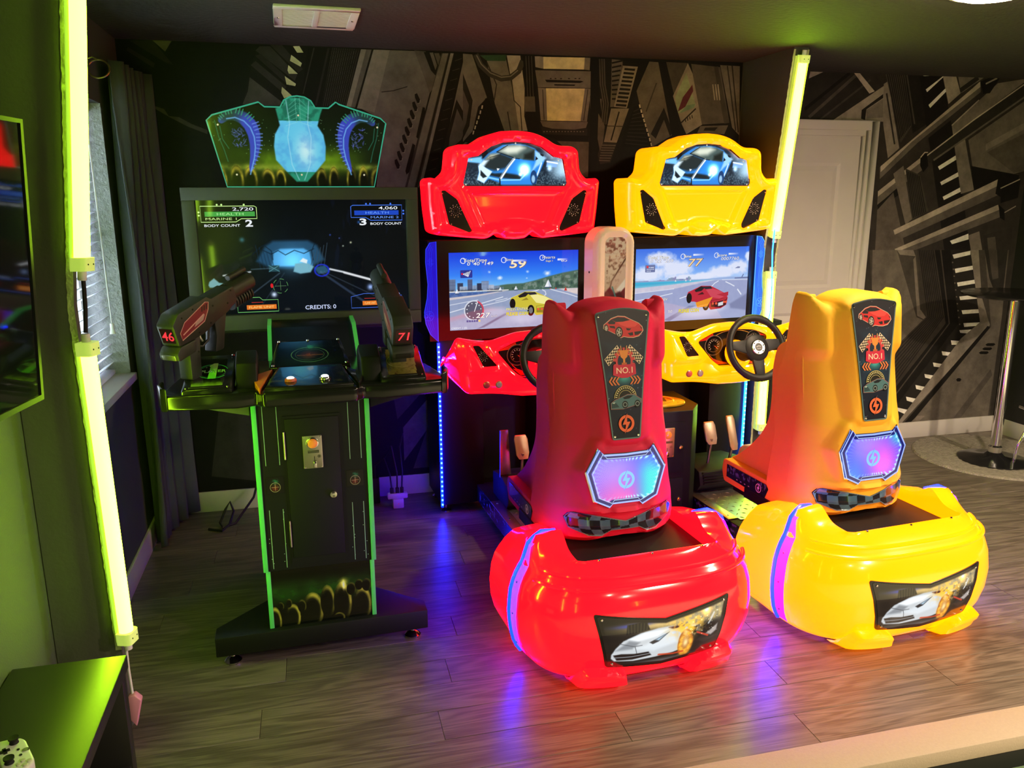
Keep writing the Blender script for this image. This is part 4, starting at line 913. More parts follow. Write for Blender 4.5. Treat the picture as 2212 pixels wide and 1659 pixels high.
# ------------------------------------------------------------------ wall fins that carry the lime tubes
finR = MB().prism([(4.105, 0), (4.105, 1.36), (3.935, CEIL), (YB2, CEIL), (YB2, 0)], 2.465, 2.55, 'x').build('wall_fin_right', mat('shaded_fin_paint', (.055, .055, .045), .6, bump=.1, bscale=90, noise=.12, nscale=6)); struct(finR)  # darker than the left fin: its weaker tube light is put into the paint
box('fin_edge_panel', M['black'], finR, 2.552, 2.605, 4.09, 4.64, .01, .98)
finL = MB().prism([(XL, 0), (-.655, 0), (-.668, 1.38), (-.570, CEIL), (XL, CEIL)], 2.54, 2.565, 'y').build('wall_fin_left', M['fin'], bevel=.003, seg=1); struct(finL)
# ragged tape along the fin edges
def tape(parent, path, w, axis):
    r = random.Random(3); mb = MB(); rows = []
    n = 160
    for i in range(n+1):
        t = i/n*(len(path)-1); k = min(int(t), len(path)-2); p = Vector(path[k]).lerp(Vector(path[k+1]), t-k); j = r.uniform(-.0016, .0016)
        rows.append([p+Vector(axis)*(-w/2+j), p+Vector(axis)*(w/2)])
    mb.grid(rows); return mb.build('edge_tape', M['tape'], parent)
tape(finL, [(-.668, 2.5385, .28), (-.680, 2.5385, 1.38), (-.582, 2.5385, CEIL-.01)], .018, (1, 0, 0))
tape(finR, [(2.468, 4.1035, .02), (2.468, 4.1035, 1.36), (2.468, 3.9335, CEIL-.01)], .012, (1, 0, 0))
tape(finR, [(2.546, 4.1035, .02), (2.546, 4.1035, 1.36), (2.546, 3.9335, CEIL-.01)], .012, (1, 0, 0))
def tube_light(a, b, label, front, r=.0215, w=.066, lit='lime'):
    """lime LED tube from a (top) to b (bottom); front = direction it faces"""
    a, b, fr_ = Vector(a), Vector(b), Vector(front).normalized(); d = (b-a).normalized(); s = d.cross(fr_).normalized()
    t = thing('tube_light', label, 'light', b, group='lime tube lights on the wall fins')
    la, L = a-b, (a-b).length; up = (a-b).normalized()
    def Q(x, z, h): return up*z+s*x+fr_*h
    mb = MB()
    for x0, x1, h0, h1 in ((-w/2, w/2, -.026, -.019), (-w/2, -w/2+.004, -.019, .0), (w/2-.004, w/2, -.019, .0)):
        vs = [Q(x, z, h) for z in (0, L) for h in (h0, h1) for x in (x0, x1)]
        mb.add(vs, [(0, 1, 3, 2), (4, 6, 7, 5), (0, 4, 5, 1), (2, 3, 7, 6), (0, 2, 6, 4), (1, 5, 7, 3)])
    mb.build('channel', M['channel'], t)
    MB().tube([up*.012, up*(L-.012)], r, 20).build('diffuser', M[lit], t, smooth=True)
    for z0, z1 in ((-.004, .034), (L-.034, L+.004)):
        mb = MB(); pr = rnd([(-r-.006, -.02), (r+.006, -.02), (r+.006, .014), (r, r+.005), (-r, r+.005), (-r-.006, .014)], .006, 3); n = len(pr)
        vs = [Q(x, z, h) for z in (z0, z1) for x, h in pr]
        mb.add(vs, [(i, (i+1) % n, n+(i+1) % n, n+i) for i in range(n)]+[tuple(range(n)), tuple(range(2*n-1, n-1, -1))]); mb.build('end_cap', M['lime_cap'], t)
        for x in (-.012, .012): MB().lathe([(.0, .0012), (.0025, .001), (.0025, 0)], Q(x, (z0+z1)/2, r+.005), 8, fr_).build('screw', M['black'], t)
    mb = MB().tube([up*-.004, up*-.03], .012, 10); mb.build('connector', M['white_plastic'], t, smooth=True)
    mb = MB().tube([up*(L+.004), up*(L+.028)], .012, 10); mb.build('connector', M['white_plastic'], t, smooth=True)
    return t
tube_light((2.507, 3.91, 2.375), (2.507, 4.064, 1.455), 'upper lime green tube light on the right-hand wall fin beside the door', (0, -1, -.17))
tube_light((2.507, 4.078, 1.26), (2.507, 4.078, .34), 'lower lime green tube light behind the yellow machine\'s steering wheel', (0, -1, 0))
tube_light((-.541, 2.502, 2.385), (-.629, 2.502, 1.485), 'upper lime green tube light on the left-hand wall fin beside the television', (1, -.35, 0), w=.034)
tube_light((-.641, 2.502, 1.275), (-.631, 2.502, .33), 'lower lime green tube light on the left-hand wall fin above the black bench', (1, -.35, 0), w=.034)
# the same fins and tubes go on along the left wall behind the photographer (they show in the arcade screen's glass)
for yy, lt in ((.95, 'next to the photographer'), (-.75, 'behind the photographer')):
    struct(MB().prism([(XL, -.12), (-.690, -.12), (-.700, 1.38), (-.636, CEIL), (XL, CEIL)], yy-.012, yy+.013, 'y').build('wall_fin_left', M['fin']))
    tube_light((-.592, yy, 2.385), (-.657, yy, 1.485), 'upper lime tube light on the left wall fin '+lt, (1, -.35, 0), w=.034, lit='lime_far')
    tube_light((-.664, yy, 1.275), (-.646, yy, .33), 'lower lime tube light on the left wall fin '+lt, (1, -.35, 0), w=.034, lit='lime_far')
tube_light((3.3, YF+.03, 1.30), (3.3, YF+.03, .38), 'lime tube light on the front wall behind the photographer', (0, 1, 0), lit='lime_far')
jt = tag(MB().tube([(-.641, 2.507, 1.305), (-.636, 2.515, 1.37), (-.630, 2.507, 1.455)], .006, 8).build('tube_link_cord', M['black'], None, smooth=True), 'short dark cord joining the two left-hand lime tubes', 'cord')
pc = thing('tube_plug', 'pale pink rubber plug hanging on a cord below the left lime tube', 'plug', (-.622, 2.45, .10))
tube('cord', M['white_plastic'], pc, [(-.015, .052, .20), (-.01, .03, .14), (.0, .0, .07)], .004, 8)
prism('plug_body', M['pink'], pc, [(-.012, .072), (.008, .076), (.026, .055), (.004, -.035), (-.012, -.01)], -.014, .014, 'y', bevel=.004)
jt2 = tag(MB().tube([(2.475, 4.02, 1.50), (2.458, 4.0, 1.38), (2.475, 4.01, 1.2), (2.490, 4.03, 1.05), (2.462, 4.02, .92)], .004, 8).build('tube_lead_cord', M['cyan_led'], None, smooth=True), 'thin glowing blue cord hanging along the lower right lime tube', 'cord')
# ------------------------------------------------------------------ ceiling fittings
for i, (x, y, w) in enumerate(LAMPS):
    lt = ['recessed warm ceiling lamp over the yellow racing machine at the top right', 'recessed warm ceiling lamp nearest the photographer', 'recessed warm ceiling lamp right of the photographer', 'recessed warm ceiling lamp at the back of the room', 'recessed warm ceiling lamp near the right wall'][i]
    t = thing('ceiling_lamp', lt, 'lamp', (x, y, CEIL), group='round ceiling lamps')
    lathe('trim_ring', M['white_trim'], t, [(.138, -.002), (.140, -.014), (.158, -.010), (.160, 0)], n=28)
    lathe('lens', M['warm_lamp'] if i == 0 else M['warm_lamp_far'], t, [(.0, -.034), (.06, -.032), (.105, -.025), (.130, -.014), (.137, -.004)], n=28)
    lb = lamp_light(x, y, w); lb.parent = t; lb.location = (0, 0, -.040)
v = thing('ceiling_vent', 'white two-panel ceiling air vent', 'vent', (.075, 3.735, CEIL), math.radians(1.5))
vm = MB().box(-.17, .17, -.205, -.165, -.012, 0).box(-.17, .17, .165, .205, -.012, 0).box(-.17, -.135, -.165, .165, -.012, 0).box(.135, .17, -.165, .165, -.012, 0).box(-.012, .012, -.165, .165, -.012, 0)
vw = mat('vent_enamel', (.78, .74, .68), .45, noise=.04, nscale=30)
vm.build('frame', vw, v, bevel=.003)
for x0 in (-.135, .012):
    lm = MB().box(x0, x0+.123, -.165, .165, -.002, 0)
    for k in range(20): lm.box(x0, x0+.123, -.16+k*.0163, -.151+k*.0163, -.009, -.002)
    lm.build('louver_panel', vw, v)
for x in (-.152, .152): lathe('screw', M['chrome'], v, [(0, -.016), (.005, -.0145), (.006, -.012)], (x, 0, 0), 8)
# ------------------------------------------------------------------ shooting game cabinet
GA = math.radians(1.6)
G = thing('shooting_arcade_cabinet', 'tall black two-player shooting arcade cabinet with green edge trim and dark screen', 'arcade machine', (-.033, 2.813, 0), GA)
def gp(v): return plane((0, v, 0), (1, 0, 0), (0, 0, 1))     # a print on the plane facing the player
basepts = [(-.385, -.02), (.385, -.02), (.385, .06), (.20, .24), (.20, .80), (-.20, .80), (-.20, .24), (-.385, .06)]
prism('base', M['black'], G, basepts, .065, .14, 'z', bevel=.004)
for x, y in ((-.335, .055), (.335, .055), (-.15, .74), (.15, .74)):
    lathe('levelling_foot', M['chrome'], G, [(.0, 0), (.030, 0), (.032, .008), (.020, .020), (.009, .024), (.009, .066)], (x, y, 0), 20)
# lower box with printed domes
box('lower_column', M['black'], G, -.178, .178, .004, .75, .14, .366)
R = Ras(.356/.226, 150, (6, 9, 5))
n1 = R.noise(9, 5, 3); R.mix(sst(.25, .55, R.Y)*0+np.exp(-((R.Y-.56)/.16)**2)*(.35+.9*n1)*.75, (38, 92, 26)); R.mix(np.exp(-((R.Y-.70)/.12)**2)*n1*.35, (60, 120, 40))
for cx, cy, rx, ry, b in ((.02, .10, .10, .26, 1), (.30, .14, .12, .24, 1), (.62, .22, .17, .32, 1), (.86, .34, .12, .30, .8), (1.10, .30, .15, .36, 1), (1.42, .22, .15, .32, 1), (1.03, .02, .10, .10, .8), (.45, .32, .07, .12, .5), (.12, .36, .05, .08, .4), (.25, .40, .05, .08, .4), (1.25, .52, .08, .12, .45), (1.38, .58, .07, .10, .4), (1.5, .56, .08, .12, .4)):
    R.ell(cx, cy, rx, ry, (9, 13, 6), .12)
    d = np.hypot((R.X-cx)/rx, (R.Y-cy)/ry); rim = np.exp(-((d-.86)/.16)**2)*sst(-.2, .9, (R.X-cx)/rx*.7+(R.Y-cy)/ry*.6+.2)*(d < 1.02)
    R.mix(rim*(.3+n1*1.2)*b, (190, 180, 70))
R.glow(1.13, .66, .10, (230, 200, 90), .9); R.glow(1.13, .60, .03, (255, 230, 160), 1, ry=.12)
Art().ras(R, -.178, .142, .178, .364).build('printed_front', M['print_gloss'], G, gp(.0032))
for s in (-1, 1):
    box('green_edge_trim', M['green_edge'], G, min(s*.178, s*.194), max(s*.178, s*.194), .0, .016, .14, .366, bevel=.002)
    box('green_edge_trim', M['green_edge'], G, min(s*.184, s*.201), max(s*.184, s*.201), -.006, .014, .366, 1.0, bevel=.002)
    box('side_panel', M['black'], G, min(s*.176, s*.193), max(s*.176, s*.193), .016, .75, .14, .366)
    box('side_panel', M['black'], G, min(s*.182, s*.200), max(s*.182, s*.200), .014, .75, .366, 1.0)
box('column', M['black'], G, -.184, .184, 0, .75, .366, 1.005)
# service door with frame, hinges, coin plate and lock
dr_ = prism('service_door', M['black_matte'], G, [(-.093, .41), (.090, .41), (.090, .93), (-.093, .93)], -.006, .0, 'y', bevel=.002)
box('door_frame', M['black'], G, -.10, .097, -.003, .0, .385, .94)
for w0, w1 in ((.785, .885), (.455, .555)): tube('hinge', M['steel'], G, [(-.098, -.007, w0), (-.098, -.007, w1)], .0035, 8)
cp = prism('coin_plate', M['steel'], G, rnd([(-.037, .745), (.030, .745), (.030, .866), (-.037, .866)], .004), -.011, -.006, 'y', bevel=.0015)
lathe('coin_button', M['orange_button'], cp, [(.0, .010), (.012, .009), (.017, .005), (.018, 0)], (-.003, -.011, .838), 20, (0, -1, 0))
lathe('button_ring', M['chrome'], cp, [(.018, .004), (.021, .003), (.022, 0)], (-.003, -.011, .838), 20, (0, -1, 0))
box('coin_slot', M['chrome'], cp, -.004, .008, -.019, -.011, .748, .772, bevel=.002); box('slot_gap', M['black'], cp, .0005, .0025, -.0115, -.0105, .772, .79)
a = Art(); a.rect(-.020, .802, .018, .812, (20, 20, 18))
for k in range(2): a.line([(-.018, .8095-k*.004), (.016, .8095-k*.004)], .0012, (150, 148, 120))
a.disc(.018, .789, .006, (30, 30, 28)); a.ring(.018, .789, .003, .0045, (160, 155, 120), 14); a.build('coin_label', M['print'], cp, gp(-.0113))
for x, z in ((-.032, .861), (.025, .861), (-.032, .750), (.025, .750)): lathe('screw', M['chrome'], cp, [(0, .002), (.0025, .0015), (.003, 0)], (x, -.011, z), 8, (0, -1, 0))
lathe('door_lock', M['chrome'], G, [(.0, .006), (.005, .006), (.005, .009), (.012, .008), (.014, 0)], (.060, -.006, .641), 18, (0, -1, 0))
for s, (l1, l2) in ((-1, (.165, .118)), (1, (.165, .125))):
    a = Art()
    for l in (l1, l2):
        a.line([(s*l, .985), (s*l, .765)], .0022, (150, 190, 165)); a.line([(s*l, .60), (s*l, .375)], .0022, (150, 190, 165))
        for k in range(5): a.disc(s*l+random.uniform(-.008, .008), random.uniform(.38, .60), .0016, (150, 190, 165), n=8)
    cx, cz = s*.139, .692; R = Ras(1, 44, (6, 7, 7)); R.glow(.5, .30, .34, (120, 30, 25), 1.0); R.glow(.52, .72, .30, (30, 110, 95), .9); n = R.noise(9, 9, 5); R.mix((n < .42)*.7, (6, 7, 7)); R.mix(sst(.36, .5, np.hypot(R.X-.5, R.Y-.5)), (4, 4, 4))
    a.ras(R, cx-.03, cz-.03, cx+.03, cz+.03); a.ring(cx, cz-.008, .0165, .018, (165, 150, 130), 28); a.line([(cx-.013, cz-.008), (cx+.013, cz-.008)], .0013, (190, 150, 140)); a.line([(cx, cz-.021), (cx, cz+.005)], .0013, (190, 150, 140))
    a.build('column_graphic', M['print'], G, gp(-.0008))
# control console
shell = [(-.462, -.065), (-.235, -.092), (-.175, -.075), (-.152, -.108), (.152, -.108), (.178, -.075), (.240, -.092), (.462, -.065), (.478, .01), (.445, .24), (.26, .40), (.20, .46), (-.20, .46), (-.26, .40), (-.445, .24), (-.478, .01)]
prism('console_shell', M['black_gloss'], G, shell, 1.0, 1.052, 'z', bevel=.010, seg=3)
for s in (-1, 1):
    prism('console_bracket', M['fin'] if s < 0 else M['black'], G, [(s*.40, 1.002), (s*.40, .992), (s*.206, .945), (s*.206, 1.002)], .02, .36, 'y', bevel=.003)  # left bracket in lighter paint: the tube's light on it put into colour
fp0, fp1 = Vector((0, -.088, 1.060)), Vector((0, .135, 1.078))
def ramp_panel(name, m, P, top, th=.012, **k):
    """a sloping slab: outline in (x, y) lifted so that its top follows top(y)"""
    n = len(P); vs = [(x, y, top(y)-th) for x, y in P]+[(x, y, top(y)) for x, y in P]
    return MB().add(vs, [(i, (i+1) % n, n+(i+1) % n, n+i) for i in range(n)]+[tuple(range(n-1, -1, -1)), tuple(range(n, 2*n))]).build(name, m, G, **k)
ftop = lambda y: 1.066+(y+.09)*.10
fpo = [(-.148, -.095), (.146, -.095), (.120, .135), (-.105, .135)]
fp = ramp_panel('button_panel', M['black_gloss'], fpo, ftop, .03, bevel=.004)
R = Ras(1.3, 90, (8, 12, 11)); n = R.noise(8, 7, 9); R.mix(sst(.5, .75, n)*.5*sst(1.0, .3, R.Y), (120, 110, 45)); R.mix(sst(.45, .7, R.noise(6, 5, 12))*sst(.35, .8, R.Y)*.6, (30, 95, 85)); R.glow(.65, .5, .25, (25, 70, 60), .6)
a = Art().ras(R, -.13, -.085, .13, .125, keep=[(-.136, -.085), (.134, -.085), (.112, .125), (-.098, .125)]); a.ring(.005, .03, .045, .047, (70, 120, 105))
a.build('button_panel_print', M['print_gloss'], fp, lambda x, y, h: (x, y, ftop(y)+.0006+h))
for x, ring, mt in ((-.062, M['red_button'], M['white_button']), (.052, M['chrome'], M['white_button'])):
    z = ftop(-.035)
    b_ = lathe('start_button', ring, fp, [(.020, 0), (.020, .006), (.017, .010), (.013, .010), (.013, .004)], (x, -.035, z), 22)
    lathe('button_cap', mt, b_, [(.013, .006), (.013, .012), (.009, .015), (0, .016)], (x, -.035, z), 22)
rtop = lambda y: 1.080+(y-.14)*.22
rp = ramp_panel('emblem_panel', M['black_gloss'], [(-.135, .15), (.155, .15), (.135, .40), (-.105, .40)], rtop, .05, bevel=.006)
R = Ras(1.1, 90, (7, 11, 9)); R.glow(.55, .15, .7, (60, 80, 25), .5, ry=.3); R.glow(.55, .42, .22, (150, 45, 30), .9); R.glow(.55, .75, .25, (40, 150, 130), .9, ry=.2); n = R.noise(10, 9, 15); R.mix(sst(.5, .35, n)*.55, (6, 9, 8))
a = Art().ras(R, -.115, .16, .135, .385, keep=[(-.122, .16), (.142, .16), (.122, .385), (-.095, .385)]); a.ring(.012, .255, .066, .069, (110, 160, 135), sy=1.0); a.ring(.012, .255, .052, .0535, (90, 130, 110)); a.line([(-.035, .25), (.06, .25)], .003, (190, 120, 80))
a.build('emblem_print', M['print_gloss'], rp, lambda x, y, h: (x, y, rtop(y)+.0006+h))
for x, y in ((-.12, .165), (.14, .165), (-.098, .388), (.125, .388), (.01, .39)): lathe('panel_bolt', M['chrome'], rp, [(.0, .006), (.005, .005), (.006, 0)], (x, y, rtop(y)), 10)
for s, m_ in ((-1, M['amber']), (1, M['smoke'])):
    P = [(-.196, .06), (-.123, .142), (-.162, -.10)] if s < 0 else [(.128, .135), (.192, .03), (.162, -.10)]
    ramp_panel('corner_panel', m_, P, lambda y: 1.066+(y+.1)*.06, .02, bevel=.002)
for s in (-1, 1):      # player trays with a sloping printed plate
    cx = -.325 if s < 0 else .325
    tt = lambda y: 1.068+(y+.055)*.27
    ramp_panel('gun_tray', M['black_gloss'], [(cx-.085, -.062), (cx+.075, -.062), (cx+.085, .19), (cx-.075, .19)], tt, .04, bevel=.008)
    P = [(cx-.062, -.05), (cx+.046, -.05), (cx+.060, .155), (cx-.045, .155)]
    pl = ramp_panel('player_plate', M['black_gloss'], P, lambda y: tt(y)+.004, .006, bevel=.001)
    a = Art(); pc_ = (cx+(.008 if s < 0 else 0), .055)
    if s < 0:
        R = Ras(.53, 70, (8, 14, 6)); R.mix(sst(.30, .0, R.Y+.10*R.noise(6, 4, 2)), (150, 185, 60)); a.ras(R, cx-.055, -.046, cx+.053, .15, keep=[(cx-.060, -.048), (cx+.044, -.048), (cx+.058, .152), (cx-.043, .152)])
        a.ring(pc_[0], pc_[1], .049, .052, (70, 190, 90), 36, .3, 5.6); a.ring(pc_[0], pc_[1], .043, .0445, (50, 150, 70), 36, 1.0, 6.0)
        a.poly([(pc_[0]-.014, pc_[1]-.052), (pc_[0]+.012, pc_[1]-.052), (pc_[0]+.016, pc_[1]+.058), (pc_[0]+.002, pc_[1]+.058), (pc_[0]-.012, pc_[1]+.040), (pc_[0]-.008, pc_[1]+.034)], [(110, 220, 60), (110, 220, 60), (210, 240, 120), (210, 240, 120), (190, 235, 100), (120, 220, 60)])
        a.otext('PLAYER', pc_[0]+.002, pc_[1]-.008, .026, (150, 215, 120), (12, 30, 12), align='c', off=.012, ow=.03, sx=.95)
    else:
        R = Ras(.53, 70, (96, 78, 46)); R.mix(sst(.1, .9, R.X*1.2+R.Y*.4)*.7, (205, 178, 120)); R.mix(sst(.6, .3, R.noise(12, 20, 4))*.3, (60, 45, 25)); a.ras(R, cx-.055, -.046, cx+.053, .15, keep=[(cx-.060, -.048), (cx+.044, -.048), (cx+.058, .152), (cx-.043, .152)])
        a.ring(pc_[0], pc_[1], .049, .0505, (170, 150, 105), 36); a.ring(pc_[0], pc_[1], .040, .041, (150, 130, 90), 36)
    a.build('player_print', M['print_gloss'], pl, lambda x, y, h: (x, y, tt(y)+.0046+h))
    for x, y in ((cx-.07, -.052), (cx+.06, -.052), (cx-.06, .178), (cx+.07, .178)): lathe('tray_bolt', M['chrome'], pl, [(.0, .005), (.0035, .004), (.004, 0)], (x, y, tt(y)), 8)
    # holster block between tray and centre
    hx = -.205 if s < 0 else .215
    h_ = prism('holster', M['black'], G, [(-.02, 1.05), (.17, 1.05), (.20, 1.125), (.11, 1.16), (.02, 1.13)], hx-.035, hx+.035, 'x', bevel=.006)
    if s < 0:
        a = Art(); a.poly([(-.034, 0), (.034, 0), (.034, .055), (-.034, .055)], (34, 20, 44)); a.line([(-.034, 0), (.034, 0), (.034, .055), (-.034, .055)], .003, (165, 40, 60), closed=True); a.line([(-.02, .035), (.012, .040)], .006, (190, 45, 60))
        a.build('holster_label', M['print'], h_, plane((hx, .022, 1.085), (1, 0, 0), (0, .62, .79)))
    end = prism('console_end_cap', M['black_gloss'], G, [(s*.452, -.072), (s*.474, -.060), (s*.490, .005), (s*.486, .05), (s*.474, .05), (s*.470, .0)], .998, 1.078, 'z', bevel=.006)
# neck and screen
UX = .037
prism('neck', M['black'], G, [(.44, 1.0), (.70, 1.145), (.86, 1.16), (.86, 1.0)], UX-.175, UX+.165, 'x', bevel=.003)
a = Art(); R = Ras(1.2, 40, (14, 15, 15)); R.mix((np.sin(R.X*150)*np.sin(R.Y*150) > 0)*.4, (4, 4, 4)); a.ras(R, -.16, 0, .15, .28)
a.build('speaker_grille', M['print'], G, plane((UX, .452, 1.008), (1, 0, 0), (0, .26, .145)))
for s in (-1, 1): prism('green_edge_trim', M['green_edge'], G, [(.428, 1.0), (.695, 1.155), (.86, 1.166), (.86, 1.156), (.699, 1.144), (.440, 1.0)], UX+s*.175-.008, UX+s*.175+.008, 'x')
box('screen_back', M['black'], G, UX-.40, UX+.40, .87, 1.02, 1.10, 1.70, bevel=.01)
fr = MB(); F0, F1, FZ0, FZ1, BW = UX-.492, UX+.492, 1.120, 1.722, .052
fr.box(F0, F1, .835, .90, FZ0, FZ0+BW+.012).box(F0, F1, .835, .90, FZ1-BW, FZ1).box(F0, F0+BW, .835, .90, FZ0+BW, FZ1-BW).box(F1-BW, F1, .835, .90, FZ0+BW, FZ1-BW)
fr.build('screen_frame', mat('screen_frame_grey', (.045, .046, .040), .6, bump=.08, bscale=500), G, bevel=.003)
SX0, SX1, SZ0, SZ1 = F0+BW, F1-BW, FZ0+BW+.012, FZ1-BW
asp = (SX1-SX0)/(SZ1-SZ0)
R = Ras(asp, 240, (5, 7, 10)); X, Y = R.X, R.Y; n = R.noise(10, 6, 21); n2 = R.noise(30, 4, 22)
R.mix(np.exp(-(((X-.62)/.9)**2+((Y-.5)/.35)**2))*.55*(.3+n), (14, 30, 42))
R.mix(np.exp(-(((X-.16)/.30)**2+((Y-.70)/.42)**2))*.50, (70, 86, 16)); R.mix(np.exp(-(((X-.06)/.10)**2+((Y-.2)/.18)**2))*.55, (88, 100, 24))
# far blue room of the tunnel
R.poly([(.47, .47), (.55, .60), (.62, .645), (.92, .645), (1.0, .60), (1.06, .47), (.92, .40), (.60, .40)], (34, 74, 104), .02)
R.poly([(.60, .42), (.62, .545), (.68, .575), (.88, .575), (.93, .545), (.95, .42)], (78, 158, 214), .012); R.glow(.78, .46, .18, (50, 90, 110), .8)
for P in ([(.52, .57), (.60, .53), (.66, .56), (.72, .52), (.80, .56), (.88, .53), (.97, .57)], [(.55, .60), (.60, .56), (.61, .48)], [(.98, .62), (.95, .55), (.96, .47)], [(.44, .53), (.52, .60), (.60, .635)]): R.line(P, .006, (14, 30, 44), .004)
for k in range(5): R.line([(.47+.03*k, .61-.02*k), (.5+.03*k, .40)], .004, (20, 46, 66), .003); R.line([(1.09-.03*k, .62-.02*k), (1.05-.03*k, .40)], .005, (52, 70, 84), .003)
R.poly([(.57, .375), (.57, .43), (.66, .43), (.66, .375)], (38, 74, 84)); R.line([(.57, .375), (.66, .43)], .005, (90, 150, 160)); R.line([(.66, .375), (.57, .43)], .005, (90, 150, 160))
R.poly([(.78, .37), (.80, .44), (.90, .45), (.96, .41), (.93, .36), (.84, .35)], (120, 180, 200), .008); R.poly([(.84, .46), (.87, .49), (.91, .47), (.90, .44)], (225, 240, 245), .005)
R.poly([(.96, .40), (1.06, .42), (1.10, .36), (1.0, .34)], (40, 84, 110), .01)
R.mix(sst(.40, .10, Y)*sst(.10, .5, X)*.35, (10, 22, 40)); 
for P, w, c, al in (([(.66, .36), (.30, .10)], .010, (120, 150, 175), .35), ([(.70, .36), (.46, .04)], .006, (110, 140, 170), .25), ([(1.02, .36), (1.42, .06)], .020, (95, 120, 165), .35), ([(1.05, .36), (1.55, .10)], .007, (140, 160, 190), .30), ([(1.10, .385), (1.22, .355)], .016, (225, 232, 238), .95), ([(1.23, .350), (1.50, .268)], .020, (235, 238, 242), .95), ([(.33, .365), (.41, .378)], .013, (210, 220, 225), .85), ([(.18, .352), (.26, .362)], .012, (220, 228, 228), .85), ([(.42, .40), (.60, .405)], .006, (120, 160, 180), .5)): R.line(P, w, c, .006, al)
for x, y, r, c in ((.60, .17, .035, (200, 215, 235)), (1.46, .21, .040, (150, 175, 230)), (1.30, .62, .014, (190, 190, 150)), (1.23, .59, .011, (160, 170, 150)), (1.20, .66, .010, (60, 70, 130)), (1.12, .69, .012, (40, 60, 140)), (1.38, .80, .020, (30, 70, 130)), (.36, .66, .03, (30, 70, 90))): R.glow(x, y, r, c, 1)
R.mix((n2 > .66)*sst(.6, 1.2, X)*sst(.3, .5, Y)*.12, (30, 50, 110))
R.poly([(.06, .30), (.10, .33), (.14, .29), (.20, .28), (.19, .245), (.06, .25), (.05, .27)], (120, 170, 170), .006)
R.ell(1.03, .375, .075, .062, (30, 50, 200), .1, 0); d = np.abs(np.hypot((X-1.03)/.062, (Y-.375)/.052)-1); R.mix(np.exp(-(d/.12)**2), (32, 52, 215))
a = Art().ras(R, SX0, SZ0, SX1, SZ1)
K = SZ1-SZ0
def S(x, y): return (SX0+x*K, SZ0+y*K)
def hud(x0, x1, y0, y1, c, c2, mir=False):
    P = [(0, 0), (.62, 0), (.72, .2), (1, .2), (1, .92), (.96, 1), (0, 1)]
    P = [((1-px if mir else px), py) for px, py in P]
    a.line([S(x0+(x1-x0)*px, y0+(y1-y0)*py) for px, py in P], .0028, c, closed=True)
    for px in (.30, .38, .78): a.disc(*S(x0+(x1-x0)*px, y1+.012), .004, c, n=10)
    for py in (.42, .62): a.disc(*S((x0-.014) if not mir else (x1+.014), y0+(y1-y0)*py), .004, c, n=10)
hud(.036, .50, .815, .950, (205, 245, 150), None); hud(1.315, 1.775, .815, .950, (70, 120, 240), None, True)
a.poly([S(.07, .862), S(.485, .862), S(.485, .903), S(.07, .903)], (70, 160, 70)); a.poly([S(1.345, .862), S(1.745, .862), S(1.745, .903), S(1.345, .903)], (28, 70, 190))
W_ = (235, 240, 245)
def sw(t, x0, x1, y, h, col, off=0.0): a.fit(t, S(x0, 0)[0], S(x1, 0)[0], S(0, y)[1], h*K, col, shear=0, off=off)
sw('2,720', .30, .475, .912, .026, W_, .008); sw('HEALTH', .17, .39, .872, .022, (170, 235, 150)); sw('MARINE 1', .074, .33, .832, .020, (205, 240, 150))
sw('BODY COUNT', .060, .355, .775, .021, W_, .010); sw('2', .40, .462, .775, .056, W_, .03)
sw('4,060', 1.565, 1.735, .912, .026, W_, .008); sw('HEALTH', 1.445, 1.655, .872, .022, (110, 160, 250)); sw('MARINE 2', 1.49, 1.745, .832, .020, (110, 155, 245))
sw('BODY COUNT', 1.485, 1.770, .775, .021, W_, .010); sw('3', 1.388, 1.450, .775, .056, W_, .03)
sw('CREDITS: 0', .865, 1.140, .025, .036, (205, 215, 250), .012)
for x0, x1, c in ((.28, .63, (120, 200, 110)), (1.28, 1.745, (70, 110, 220))):
    a.line([S(x0, .02), S(x1, .02), S(x1, .125), S(x0+(x1-x0)*.62, .125), S(x0+(x1-x0)*.55, .15), S(x0+(x1-x0)*.25, .15), S(x0, .125)], .0024, c, closed=True)
    b0 = x0+(x1-x0)*.22; b1 = x0+(x1-x0)*(.95 if x0 < 1 else .52); a.poly([S(b0, .042), S(b1, .042), S(b1, .082), S(b0, .082)], (225, 120, 40)); sw('FLAME UNIT', b0+.02, b1-.02, .052, .020, (255, 215, 130))
    a.line([S(x0+.12, .105), S(x0+.22, .105)], .002, (200, 50, 50))
a.text('AMMO', *S(1.73, .125), .018, (150, 170, 220), 'r', sx=1.2); a.text('1', *S(1.70, .055), .030, (220, 50, 60), 'c')
for k in range(6): a.ring(*S(.66, .245), .030, .032, (90, 150, 90), 8, k*1.05, k*1.05+.6)
a.line([S(.66, .205), S(.66, .29)], .0015, (90, 130, 90)); a.line([S(.61, .245), S(.71, .245)], .0015, (90, 130, 90)); a.disc(*S(.585, .25), .006, (210, 30, 40), ry=.010)
a.build('screen', M['screen'], G, gp(.862))
